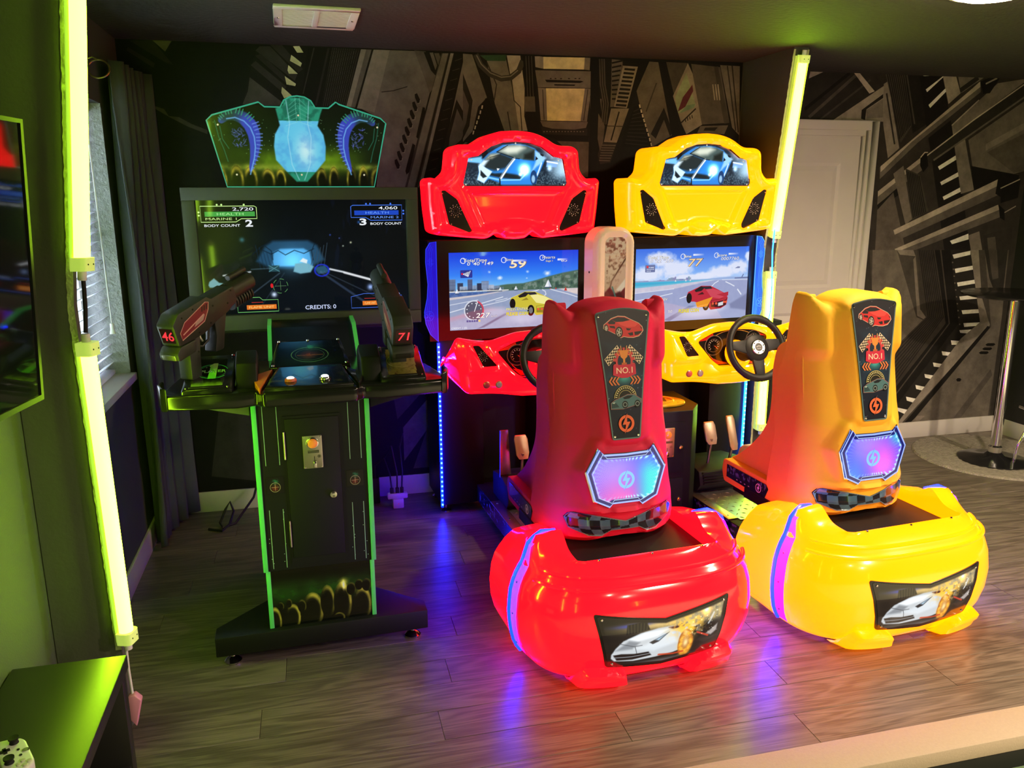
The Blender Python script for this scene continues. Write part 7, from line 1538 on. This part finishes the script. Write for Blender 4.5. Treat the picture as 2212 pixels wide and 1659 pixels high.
    MB().lathe([(.0, 0), (.075, .0), (.062, .03), (.05, .05)], wc-nn*.165, 24, nn).build('column_shroud', shell, sw, smooth=True)
    # ---- floor frame, tread plate, pedals
    box('floor_frame', M['black'], G, -.195, .195, -1.32, .02, .055, .150, bevel=.004)
    for s in (-1, 1):
        a = Art(); R = Ras(1.25/.085, 26, (20, 24, 60)); n = R.noise(50, 4, 81); R.mix(sst(.45, .65, n), (120, 118, 170)); R.mix(sst(.55, .35, R.noise(30, 3, 82))*.8, (14, 14, 30)); a.ras(R, -1.3, .06, -.05, .146)
        a.build('side_decal', M['print_gloss'], G, (lambda x, y, h: (.1955+h, x, y)) if s > 0 else (lambda x, y, h: (-.1955-h, x, y)))
        rail = box('edge_rail', M['steel'], G, min(s*.145, s*.198), max(s*.145, s*.198), -.78, -.28, .150, .156, bevel=.001)
        for y_ in (-.74, -.53, -.32): lathe('rail_screw', M['chrome'], rail, [(.0, .003), (.005, .002), (.006, 0)], (s*.172, y_, .156), 8)
    tp = box('tread_plate', M['cloud'], G, -.143, .143, -.80, -.22, .150, .154)
    st = MB()
    for i in range(7):
        for j in range(13):
            x, y_ = -.12+i*.04, -.78+j*.045; ang = (.8 if (i+j) % 2 else -.8); c_, s_ = math.cos(ang)*.012, math.sin(ang)*.012
            st.add([(x-c_-s_*.25, y_-s_+c_*.25, .154), (x-c_+s_*.25, y_-s_-c_*.25, .154), (x+c_+s_*.25, y_+s_-c_*.25, .154), (x+c_-s_*.25, y_+s_+c_*.25, .154), (x, y_, .157)], [(0, 1, 4), (1, 2, 4), (2, 3, 4), (3, 0, 4)])
    so = st.build('tread_pattern', M['cloud'], tp); so['kind'] = 'stuff'
    for x in (-.17, .17): lathe('levelling_foot', M['chrome'], G, [(.0, 0), (.026, 0), (.028, .007), (.016, .016), (.008, .02), (.008, .057)], (x, -.50, 0), 18)
    pb = prism('pedal_box', M['black_matte'], G, [(-.40, .154), (-.44, .20), (-.42, .27), (-.30, .30), (-.16, .28), (-.16, .154)], -.15, .15, 'x', bevel=.004)
    for k_ in range(5): box('pedal_box_rib', M['black_matte'], pb, -.13, .13, -.447+k_*.004, -.435+k_*.004, .205+k_*.014, .211+k_*.014)
    for i, (cx, w_, z0, z1) in enumerate(((-.055, .036, .40, .515), (.075, .026, .36, .535))):
        P = [(cx-w_*.9, z0+.02), (cx-w_*.55, z0), (cx+w_*.75, z0), (cx+w_, z0+.03), (cx+w_*.95, z1-.02), (cx+w_*.7, z1), (cx-w_*.85, z1), (cx-w_, z1-.02)]
        pd = MB(); n_ = len(P); yv = lambda z: -.385-(z-.4)*.35*-1; vs = [(x, yv(z), z) for x, z in P]+[(x, yv(z)+.012, z) for x, z in P]
        pd.add(vs, [(q, (q+1) % n_, n_+(q+1) % n_, n_+q) for q in range(n_)]+[tuple(range(n_)), tuple(range(2*n_-1, n_-1, -1))])
        po = pd.build('pedal', M['pad'], G, bevel=.004, seg=2); tube('pedal_arm', M['steel'], po, [(cx, -.375, z0+.03), (cx, -.34, .24)], .008, 8)
    if kind == 0: prism('foot_plate', M['steel'], G, [(-.152, .285), (-.092, .285), (-.107, .535), (-.150, .535)], -.30, -.288, 'y', bevel=.002)
    # ---- seat
    so = mirror([(0, 1.308), (.075, 1.302), (.125, 1.285), (.152, 1.256), (.190, 1.284), (.214, 1.306), (.232, 1.300), (.240, 1.262), (.238, 1.15), (.234, 1.06), (.232, .95), (.236, .84), (.244, .74), (.252, .66), (.262, .58), (.272, .50), (.268, .425), (.215, .392), (.12, .394), (.065, .418), (0, .422)])
    so = rnd(so, [0, .03, .02, .008, .02, .012, .010, .02, .04, .04, .04, .04, .04, .04, .03, .03, .02, .02, .02, .02, 0]*2, 3)
    vf = lerp1([.40, .50, .60, .70, .80, .95, 1.05, 1.3], [1.15, 1.15, 1.15, 1.15, 1.12, 1.12, 1.16, 1.20])
    st_ = vac('seat', seatm, G, so, seat_h, lambda x, y, h: (x, -h, y), sp=.0095, skirt=lambda x, y: float(vf(y)), rings=(.004, .012, .024, .040, .055))
    prof = rnd([(-.835, .385), (-.800, .425), (-.815, .485), (-.875, .520), (-.945, .575), (-1.03, .660), (-1.075, .735), (-1.085, .84), (-1.075, .97), (-1.10, 1.07), (-1.17, 1.10), (-1.19, 1.28), (-1.24, 1.30), (-1.27, 1.0), (-1.31, .75), (-1.33, .42), (-1.30, .385)], [.02, .02, .02, .03, .05, .06, .06, .08, .06, .05, .03, .02, .02, .03, .03, .03, .02], 4)
    for s in (-1, 1):
        sb = prism('seat_bolster', seatm, st_, prof, min(s*.165, s*.227), max(s*.165, s*.227), 'x', bevel=.022, seg=4)
        rl = prism('side_rail', seatm, st_, rnd([(-.825, .378), (-.805, .43), (-.815, .486), (-1.17, .486), (-1.23, .44), (-1.20, .375)], .015, 3), min(s*.20, s*.268), max(s*.20, s*.268), 'x', bevel=.014, seg=3)
        pan = prism('side_panel', M['black_gloss'], st_, [(-.850, .408), (-.850, .468), (-1.150, .468), (-1.165, .452), (-1.140, .400)], s*.268-.003 if s < 0 else .262, s*.2705 if s < 0 else .2705, 'x', bevel=.001)
        a = Art(); R = Ras(.30/.068, 36, (26, 34, 42)); n = R.noise(26, 4, 91); R.mix(sst(.5, .62, n)*sst(.3, .6, R.Y)*.7, (120, 140, 150)); R.mix((np.floor(R.X*4)+np.floor(R.Y*3)) % 2*.35*(R.X < 2.6), (10, 12, 14)); a.ras(R, -1.150, .404, -.850, .468, keep=[(-.853, .410), (-.853, .466), (-1.150, .466), (-1.162, .452), (-1.138, .403)])
        cx, cy = -1.095, .434; a.ring(cx, cy, .017, .020, (225, 215, 200), 24); a.poly(bolt_poly(cx, cy, .020), (225, 215, 200))
        for k_ in range(4): a.line([(-1.03+k_*.03, .418), (-1.02+k_*.03, .418)], .003, (210, 205, 195))
        a.build('side_print', M['print_gloss'], st_, (lambda x, y, h: (-.2712-h, x, y)) if s < 0 else (lambda x, y, h: (.2712+h, x, y)))
    prism('cushion', cushion, st_, rnd([(-.79, .40), (-.77, .46), (-.79, .53), (-.85, .552), (-1.12, .548), (-1.14, .40)], .03, 4), -.17, .17, 'x', bevel=.02, seg=3)
    box('seat_pan', M['black'], st_, -.24, .24, -1.33, -.86, .34, .40, bevel=.004); box('seat_post', M['black'], st_, -.14, .14, -1.25, -.95, .15, .34)
    def onS(off):
        f = lambda x, y, h: (x, -(float(seat_H(x, y))+off+h), y)
        f.vec = lambda x, y, h: np.stack([x, -(seat_H(x, y)+off+h), y], -1)
        return f
    def plate(name, m_, P, off, par):       # thin plate that follows the seat back
        return vac(name, m_, par, P, lambda x, y, d: seat_H(x, y)+off-.003*(d < .002), lambda x, y, h: (x, -h, y), sp=.014, skirt=1.38)
    a, P = seat_print(); pn = plate('back_panel', M['black_gloss'], P, .0035, st_); a.build('panel_print', M['print'], pn, onS(.0045))
    for x, y_ in ((-.095, 1.258), (.095, 1.258), (-.047, .822), (.047, .822)): lathe('panel_screw', M['chrome'], pn, [(.0, .003), (.004, .0022), (.005, 0)], (x, -float(seat_H(x, y_))-.0045, y_), 10, (0, -1, 0))
    a, P = bat_print(kind); P2 = [(x*1.05, .665+(y_-.665)*1.06) for x, y_ in P]; bz = plate('light_bezel', M['chrome'], P2, .006, st_); a.build('led_window', M['lightbox'], bz, onS(.010))
    a, P = checker_print(); P2 = [(x*1.01, .491+(y_-.491)*1.04) for x, y_ in P]; cz = plate('checker_plate', M['black_gloss'], P2, .003, st_); a.build('checker_print', M['print_gloss'], cz, onS(.0042))
    # ---- rear pod
    ws = [.025, .032, .04, .055, .07, .09, .11, .14, .17, .205, .24, .275, .31, .335, .355, .372, .385, .394, .402, .41, .42, .435, .448]
    phs = list(np.linspace(-math.pi/2, math.pi/2, 73)); rows = []
    path = [('s', -1, t) for t in np.linspace(.17, .01, 7)]+[('p', ph, 0) for ph in phs]+[('s', 1, t) for t in np.linspace(.01, .17, 7)]
    def ppt(k, o, w):
        if k[0] == 'p': return pod_pt(k[1], o, w)
        return Vector((k[1]*(PA-o), PV+k[2], w))
    def hump(p):        # raised wheel-arch shape over the LED arc
        return .050*math.exp(-((p.y+1.49)/.055)**2)*float(sst(.20, .26, abs(p.x))*sst(.46, .36, abs(p.x)))
    for k in path:
        si = 1.0 if k[0] == 's' else math.sin(k[1])**2; rim = .125+.075*si; r = []
        rear = max(0, k[2]-.06)/.11 if k[0] == 's' else 0
        prof_ = [(float(pod_o(w)), w) for w in ws]+[(.102+(rim-.102)*q, .448+.010*math.sin(q*math.pi/2)) for q in (.35, .7, 1)]+[(rim+.002, .452), (rim+.004, .40)]
        for i, (o, w) in enumerate(prof_):
            p = ppt(k, o, w-.030*rear*(w/.45))
            if i >= len(ws):        # the rim closes on a rectangular opening
                p = ppt(k, .102, w-.030*rear*(w/.45)); q = Vector((max(-.272, min(.272, p.x)), max(p.y, -1.662), p.z)); p = p.lerp(q, min(1, (.35, .7, 1, 1, 1)[i-len(ws)])); 
            if w > .38 and i < len(prof_)-1: p.z += hump(p)*min(1, (w-.38)/.06)
            # ridges of the front lip
            r.append(p)
        rows.append(r)
    mb = MB(); mb.grid(rows); pod = mb.build('rear_pod', pod_shell, G, smooth=True)
    cap = MB()
    for r in (rows[0], rows[-1]): cap.add(list(r), [tuple(range(len(r)))])
    cap.build('pod_end', pod_shell, pod)
    for z_, o_ in ((.418, .064), (.388, .036)):       # moulded lip lines round the nose
        MB().tube([pod_pt(ph, o_-.004, z_) for ph in np.linspace(-1.15, 1.15, 40)], .0075, 8).build('lip_ridge', pod_shell, pod, smooth=True)
    box('tray', M['black'], pod, -.275, .275, -1.668, -1.0, .36, .405)
    for x in (-.2, 0, .2):
        p = pod_pt(x*1.2, .118, .457); lathe('rim_screw', M['chrome'], pod, [(.0, .005), (.004, .004), (.005, 0)], (x, p.y, .458), 8)
    for s in (-1, 1):       # moulded feet at the bottom of the nose
        P = rnd([(s*.105, .022), (s*.135, .082), (s*.175, .104), (s*.285, .106), (s*.312, .022)], .012, 3)
        vac('pod_foot', pod_shell, pod, P, lambda x, y, d: .040*np.sqrt(np.clip(1-(1-np.minimum(d, .02)/.02)**2, 0, 1))+.004, lambda x, y, h: pod_front(x, y, h)+Vector((0, 0, -.012*(y < .05))), sp=.010, skirt=-.01)
        # LED arc over the side: diffuser channel with a glowing strip
        ph = s*1.455; pts = [pod_pt(ph, float(pod_o(w))-.004, w) for w in (.055, .08, .11, .15, .19, .23, .27, .31, .345, .37, .39, .405)]
        top = [pod_pt(ph, o, .44) for o in (.075, .10, .13, .16, .185)]
        top = [Vector((p.x, p.y, .430+.010*i+hump(p)*.95+.004)) if i < 2 else Vector((p.x, p.y, .455+hump(p)+.004)) for i, p in enumerate(top)]
        path_ = pts+top
        MB().tube(path_, .0085, 8).build('led_arc', M['blue_edge'], pod, smooth=True)
        off = Vector((0, -.020, .0)); q_ = []
        for i, p in enumerate(path_):
            ph2 = s*1.33
            if i < len(pts): w = pts[i].z; b_ = pod_pt(ph2, float(pod_o(w))-.0035, w); a_ = pod_pt(s*1.45, float(pod_o(w))-.0035, w)
            else: b_ = p+Vector((0, -.030, -.004)); a_ = p+Vector((0, -.004, -.001))
            q_.append([a_, b_])
        ch = MB().grid(q_).build('led_channel', M['lilac'], pod, smooth=True)
        for i in (2, 5, 8): m_ = (q_[i][0]+q_[i][1])/2; lathe('channel_screw', M['chrome'], ch, [(.0, .003), (.0035, .0025), (.004, 0)], m_, 8, (s*.9, -.4, 0))
    a, P = pod_picture()
    pw = vac('picture_frame', M['black_gloss'], pod, [(x*1.04, .198+(y-.198)*1.06) for x, y in P], lambda x, y, d: .003+0*x, pod_front, sp=.014, skirt=-.004)
    a.build('pod_picture', M['lightbox'], pw, on_pod(.0042))
    for x, y_ in ((-.232, .294), (.232, .294), (-.190, .122), (.190, .122)):
        p = pod_front(x, y_, .0045); lathe('picture_screw', M['chrome'], pw, [(.0, .003), (.004, .0022), (.005, 0)], p, 10, (0, -1, 0))
    # skirt lip under the nose, dark underside
    box('pod_underside', M['black'], pod, -.30, .30, -1.66, -1.26, .012, .06)
    return G

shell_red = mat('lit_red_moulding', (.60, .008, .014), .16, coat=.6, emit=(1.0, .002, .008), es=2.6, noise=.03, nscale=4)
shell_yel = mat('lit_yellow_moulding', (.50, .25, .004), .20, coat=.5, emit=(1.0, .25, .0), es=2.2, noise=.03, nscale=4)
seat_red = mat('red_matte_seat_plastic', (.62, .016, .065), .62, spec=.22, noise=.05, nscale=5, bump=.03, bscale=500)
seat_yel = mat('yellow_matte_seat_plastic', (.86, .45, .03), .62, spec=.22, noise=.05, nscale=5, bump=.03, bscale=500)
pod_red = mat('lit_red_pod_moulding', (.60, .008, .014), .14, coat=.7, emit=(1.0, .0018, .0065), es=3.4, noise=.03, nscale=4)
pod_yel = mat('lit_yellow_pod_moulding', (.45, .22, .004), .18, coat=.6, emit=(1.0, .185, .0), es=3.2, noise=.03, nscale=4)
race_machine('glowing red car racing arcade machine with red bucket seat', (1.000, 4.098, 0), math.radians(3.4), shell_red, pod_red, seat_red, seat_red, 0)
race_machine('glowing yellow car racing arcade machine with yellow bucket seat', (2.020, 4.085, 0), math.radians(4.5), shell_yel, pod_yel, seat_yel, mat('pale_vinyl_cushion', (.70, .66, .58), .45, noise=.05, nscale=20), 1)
# ------------------------------------------------------------------ between the two racing machines
lc = thing('light_column', 'cream rounded light column with a tall red car picture between the two screens', 'light column', (1.492, 3.95, 0), math.radians(3.4))
def pill(hw, z0, z1, r, n=10):
    return [(-hw, z0), (hw, z0)]+[(hw-r+r*math.sin(t), z1-r+r*math.cos(t)) for t in np.linspace(math.pi/2, 0, n)]+[(-hw+r-r*math.sin(t), z1-r+r*math.cos(t)) for t in np.linspace(0, math.pi/2, n)]
po = pill(.112, .66, 1.528, .085); pi_ = pill(.058, .74, 1.478, .03, 5)
def ch(x, y, d):
    r = .05; t = np.clip(1-np.minimum(d, r)/r, 0, 1); di = dist(pi_, x, y); return .09-(1-np.sqrt(np.maximum(0, 1-t*t)))*r-.018*sst(.03, .004, di)+.004*np.exp(-((di-.035)/.008)**2)
body = vac('column_body', M['cream'], lc, po, ch, lambda x, y, h: (x, -h, y), holes=[pi_], sp=.010, skirt=-.07)
R = Ras(.116/.74, 260, (196, 165, 128)); X, Y = R.X, R.Y; asp = R.asp; n = R.noise(3, 14, 101); n2 = R.noise(8, 50, 102)
R.mix(sst(.45, .62, n2)*sst(.72, 1.0, Y)*.8, (140, 66, 48)); R.mix(sst(.58, .7, n2)*sst(.5, .8, Y)*.6, (90, 56, 40)); R.mix(sst(.80, .55, Y)*.5, (150, 108, 76))
R.line([(.16, .86), (.055, .70), (.02, .55)], .010, (70, 38, 28), .004); R.poly([(.04, .60), (.05, .70), (.16, .84), (.16, .60)], (190, 150, 120), .01, .6); R.poly([(0, .62), (.04, .66), (.10, .60), (.16, .68), (.16, .30), (0, .25)], (96, 24, 36), .008); R.poly([(.09, .64), (.16, .72), (.16, .66), (.12, .62)], (210, 190, 160), .006); R.poly([(.05, .60), (.12, .63), (.16, .56), (.16, .34), (.06, .40)], (62, 14, 26), .01); R.poly([(.0, .25), (.16, .32), (.16, 0), (0, 0)], (22, 16, 18), .01); R.poly([(.06, .30), (.11, .33), (.12, .22), (.07, .20)], (200, 196, 170), .008); R.line([(.02, .58), (.03, .30), (.05, .10)], .014, (150, 40, 52), .004); R.line([(.06, .66), (.09, .58)], .010, (60, 110, 96), .004)
for x, y in ((.08, .52), (.09, .49), (.11, .46)): R.glow(x, y, .008, (230, 180, 130), 1)
Art().ras(R, -.058, .74, .058, 1.478, keep=pi_).build('column_picture', M['dimbox'], body, plane((0, -.070, 0), (1, 0, 0), (0, 0, 1)))
for z in (1.30, 1.0): lathe('side_bolt', M['black'], body, [(.0, .004), (.005, .003), (.006, 0)], (-.112, 0, z), 8, (-1, 0, 0))
gc = thing('gear_console', 'black coin and gear-shift console with a yellow shifter plate between the machines', 'console', (1.5, 3.5, 0), 0)
P = [(-.06, 0), (.275, 0), (.355, .11), (.355, .40), (-.06, .40)]
prism('console_body', M['black'], gc, P, .0, .655, 'z', bevel=.004)
for z0, z1 in ((.34, .60), (.04, .31)):
    d_ = box('console_door', M['black_matte'], gc, -.02, .235, -.006, .0, z0, z1, bevel=.003)
    lathe('door_lock', M['chrome'], d_, [(.0, .006), (.004, .006), (.004, .008), (.010, .007), (.012, 0)], (.215, -.006, z0+.13 if z0 > .3 else z0+.16), 14, (0, -1, 0))
cp = prism('coin_plate', M['brass'], gc, rnd([(.105, .425), (.178, .425), (.178, .575), (.105, .575)], .004), -.011, -.006, 'y', bevel=.0015)
lathe('coin_button', M['orange_button'], cp, [(.0, .010), (.014, .009), (.019, .004), (.020, 0)], (.142, -.011, .540), 18, (0, -1, 0)); box('coin_slot', M['chrome'], cp, .134, .148, -.020, -.011, .432, .456, bevel=.002)
box('slot_gap', M['black'], cp, .139, .1415, -.0115, -.0105, .456, .474)
a = Art(); a.rect(.115, .497, .168, .509, (120, 98, 36)); a.line([(.118, .503), (.165, .503)], .002, (60, 48, 18)); a.ring(.160, .478, .0035, .005, (70, 55, 20), 12); a.build('coin_label', M['print'], cp, plane((0, -.0113, 0), (1, 0, 0), (0, 0, 1)))
for x, z in ((.110, .570), (.173, .570), (.110, .430), (.173, .430)): lathe('screw', M['chrome'], cp, [(0, .002), (.0025, .0015), (.003, 0)], (x, -.011, z), 8, (0, -1, 0))
yl = mat('yellow_shifter_plastic', (.80, .52, .03), .25, coat=.4, noise=.04, nscale=8)
el = [(.175+.125*math.cos(t)*(1-.12*math.sin(t)), .17+.10*math.sin(t)) for t in np.linspace(0, 2*math.pi, 41)[:-1]]
sp_ = prism('shifter_plate', yl, gc, el, .655, .668, 'z', bevel=.005)
MB().tube([(.165+.078*math.cos(t), .175+.062*math.sin(t), .670) for t in np.linspace(0, 2*math.pi, 37)[:-1]], .007, 8, closed=True).build('shifter_gate_ring', yl, sp_, smooth=True)
a = Art(); a.poly([(.13, .135), (.20, .135), (.215, .21), (.12, .21)], (24, 18, 12)); a.poly([(.145, .145), (.185, .145), (.19, .17), (.14, .17)], (170, 70, 30)); a.build('gate_print', M['print'], sp_, lambda x, y, h: (x, y, .6685+h))
lathe('gear_stick', M['chrome'], gc, [(.007, 0), (.007, .05)], (.130, .165, .668), 12)
lathe('gear_knob', mat('dark_brown_knob', (.035, .018, .014), .3, coat=.4, noise=.1, nscale=15), gc, [(.014, .0), (.020, .012), (.024, .045), (.027, .075), (.025, .095), (.016, .104), (0, .106)], (.130, .165, .690), 20)
for x, y in ((.165, .095), (.25, .115)): lathe('plate_screw', M['chrome'], sp_, [(.0, .003), (.007, .002), (.009, 0)], (x, y, .668), 10)
# ------------------------------------------------------------------ left side: television, bench, game pad
tv = thing('television', 'large black wall-mounted television at the left edge', 'television', (-.770, 1.886, 1.515)); tv.rotation_euler = (0, math.radians(3.3), math.radians(-9))
box('tv_body', M['black_matte'], tv, -.022, -.008, -.45, .45, -.355, .355, bevel=.006)
box('tv_screen', M['tv_glass'], tv, -.008, -.004, -.442, .442, -.345, .348)
fr = MB().box(-.010, .0, -.455, .455, -.360, -.345).box(-.010, .0, -.455, .455, .348, .358).box(-.010, .0, -.455, -.442, -.345, .348).box(-.010, .0, .442, .455, -.345, .348)
fr.build('tv_bezel', M['black_matte'], tv); box('wall_mount', M['black'], tv, -.060, -.022, -.15, .15, -.15, .15)
bn = thing('bench', 'low black-brown side bench under the television', 'bench', (-.705, 1.66, 0))
box('bench_top', M['table'], bn, -.14, .145, -.56, .54, .41, .45, bevel=.003)
box('end_panel', M['table'], bn, -.14, .135, .50, .54, 0, .41, bevel=.002); box('end_panel', M['table'], bn, -.14, .135, -.56, -.52, 0, .41, bevel=.002)
box('back_panel', M['table'], bn, -.14, -.125, -.52, .50, .02, .41); box('lower_shelf', M['table'], bn, -.125, .13, -.52, .50, .10, .13, bevel=.002)
bx_ = tag(box('storage_box', mat('pale_green_card', (.30, .36, .20), .7, noise=.1, nscale=15), None, -.80, -.60, 1.55, 1.95, .132, .27, bevel=.004), 'pale box on the shelf inside the black bench', 'box')
cpd = thing('game_controller', 'white game controller lying on the black bench', 'controller', (-.705, 1.765, .4505), math.radians(-62))
wp = M['white_plastic']
prism('controller_body', wp, cpd, rnd([(-.045, .034), (.045, .034), (.062, .024), (.078, -.020), (.074, -.056), (.058, -.060), (.036, -.026), (-.036, -.026), (-.058, -.060), (-.074, -.056), (-.078, -.020), (-.062, .024)], .016, 4), .004, .034, 'z', bevel=.011, seg=4)
for x, y in ((-.045, .012), (.024, -.010)): t_ = lathe('thumb_stick', M['black_matte'], cpd, [(.010, .0), (.008, .006), (.011, .010), (.011, .014), (.0, .012)], (x, y, .034), 16)
for dx, dy in ((0, .010), (.010, 0), (0, -.010), (-.010, 0)): lathe('face_button', M['grey_button'], cpd, [(.005, 0), (.005, .003), (.0, .004)], (.046+dx, .014+dy, .034), 12)
MB().box(-.034, -.014, -.0135, -.0065, .034, .037).box(-.0275, -.0205, -.020, .0, .034, .037).build('direction_pad', M['black_matte'], cpd)
for x in (-.012, .012): lathe('menu_button', M['black_matte'], cpd, [(.003, 0), (.003, .002), (0, .0025)], (x, .014, .034), 10)
lathe('guide_button', M['chrome'], cpd, [(.007, 0), (.007, .002), (0, .003)], (0, .026, .034), 14)
# ------------------------------------------------------------------ right side: rug, bar table
rug_m = MB(); r_ = random.Random(5)
def rug_z(r, t): return .012+.003*math.sin(t*37+r*60)+r_.uniform(-.002, .002)
rows = [[(4.27+r*math.cos(t), 4.15+r*math.sin(t), rug_z(r, t) if r < .475 else .001) for t in np.linspace(0, 2*math.pi, 121)[:-1]] for r in (.001, .06, .12, .18, .24, .30, .36, .41, .45, .47, .48)]
rug_m.grid(rows, closed=True); rug = rug_m.build('rug', M['rug'], None, smooth=True); tag(rug, 'round grey shag rug on the wood floor under the bar table', 'rug')
bt = thing('bar_table', 'tall bar table with thin black top and chrome pole on the round rug', 'table', (4.20, 4.07, .012))
lathe('base', M['black_gloss'], bt, [(.21, .0), (.21, .008), (.17, .016), (.06, .032), (.035, .06)], n=40)
lathe('pole', M['chrome'], bt, [(.040, .03), (.040, .09), (.030, .10), (.030, 1.03), (.045, 1.035), (.045, 1.05)], n=24)
lathe('table_top', M['black_gloss'], bt, [(.0, 1.048), (.26, 1.052), (.30, 1.062), (.305, 1.072), (.29, 1.078), (0, 1.078)], n=48)
tube('foot_rail', M['chrome'], bt, [(.03, -.12, .02), (.035, -.135, .14), (.08, -.14, .24), (.16, -.10, .29), (.24, .0, .31), (.26, .10, .31)], .011, 10)
# ------------------------------------------------------------------ cords and plugs on the floor by the back wall
tag(tube('extension_cord', M['rubber'], None, [(-.36, 4.40, .16), (-.38, 4.33, .10), (-.47, 4.20, .012), (-.53, 4.16, .008), (-.55, 4.22, .012), (-.52, 4.25, .075), (-.495, 4.25, .115), (-.48, 4.25, .06), (-.50, 4.19, .012), (-.53, 4.12, .008), (-.60, 4.16, .008)], .0065, 8), 'black power cord looping on the floor left of the shooting cabinet', 'cord')
adp = thing('power_adapter', 'black power brick standing by the baseboard right of the shooting cabinet', 'adapter', (.235, 4.36, 0)); box('adapter_body', M['black_matte'], adp, -.06, .06, -.04, .05, 0, .15, bevel=.006); box('adapter_label', M['black'], adp, -.03, .03, -.0415, -.04, .05, .10)
ps = thing('plug_strip', 'white multi-way plug with a charger beside the blue lit cabinet', 'plug', (.385, 4.24, .0)); pk = mat('white_plug_plastic', (.70, .66, .70), .4, noise=.03, nscale=30)
box('plug_block', pk, ps, -.055, .055, -.02, .02, .055, .085, bevel=.006); box('charger', pk, ps, -.028, .032, -.024, .024, .0, .055, bevel=.006)
a = Art(); a.disc(0, .028, .0025, (230, 40, 60), n=8); a.build('indicator', M['screen'], ps, plane((.002, -.0246, 0), (1, 0, 0), (0, 0, 1)))
for i, (x, pth) in enumerate(((-.03, [(0, 0, .085), (-.005, .02, .16), (-.03, .08, .24), (-.08, .10, .19), (-.085, .09, .05)]), (.0, [(0, 0, .085), (.002, .0, .17), (-.015, .10, .30), (-.05, .15, .22)]), (.025, [(0, 0, .085), (.006, .0, .18), (.004, .08, .30), (.03, .14, .36)]))):
    box('plug', M['rubber'], ps, x-.010, x+.010, -.010, .010, .085, .115, bevel=.003); tube('cable', M['rubber'], ps, [(x+p[0], p[1], p[2]+.025) for p in pth], .0045, 8)
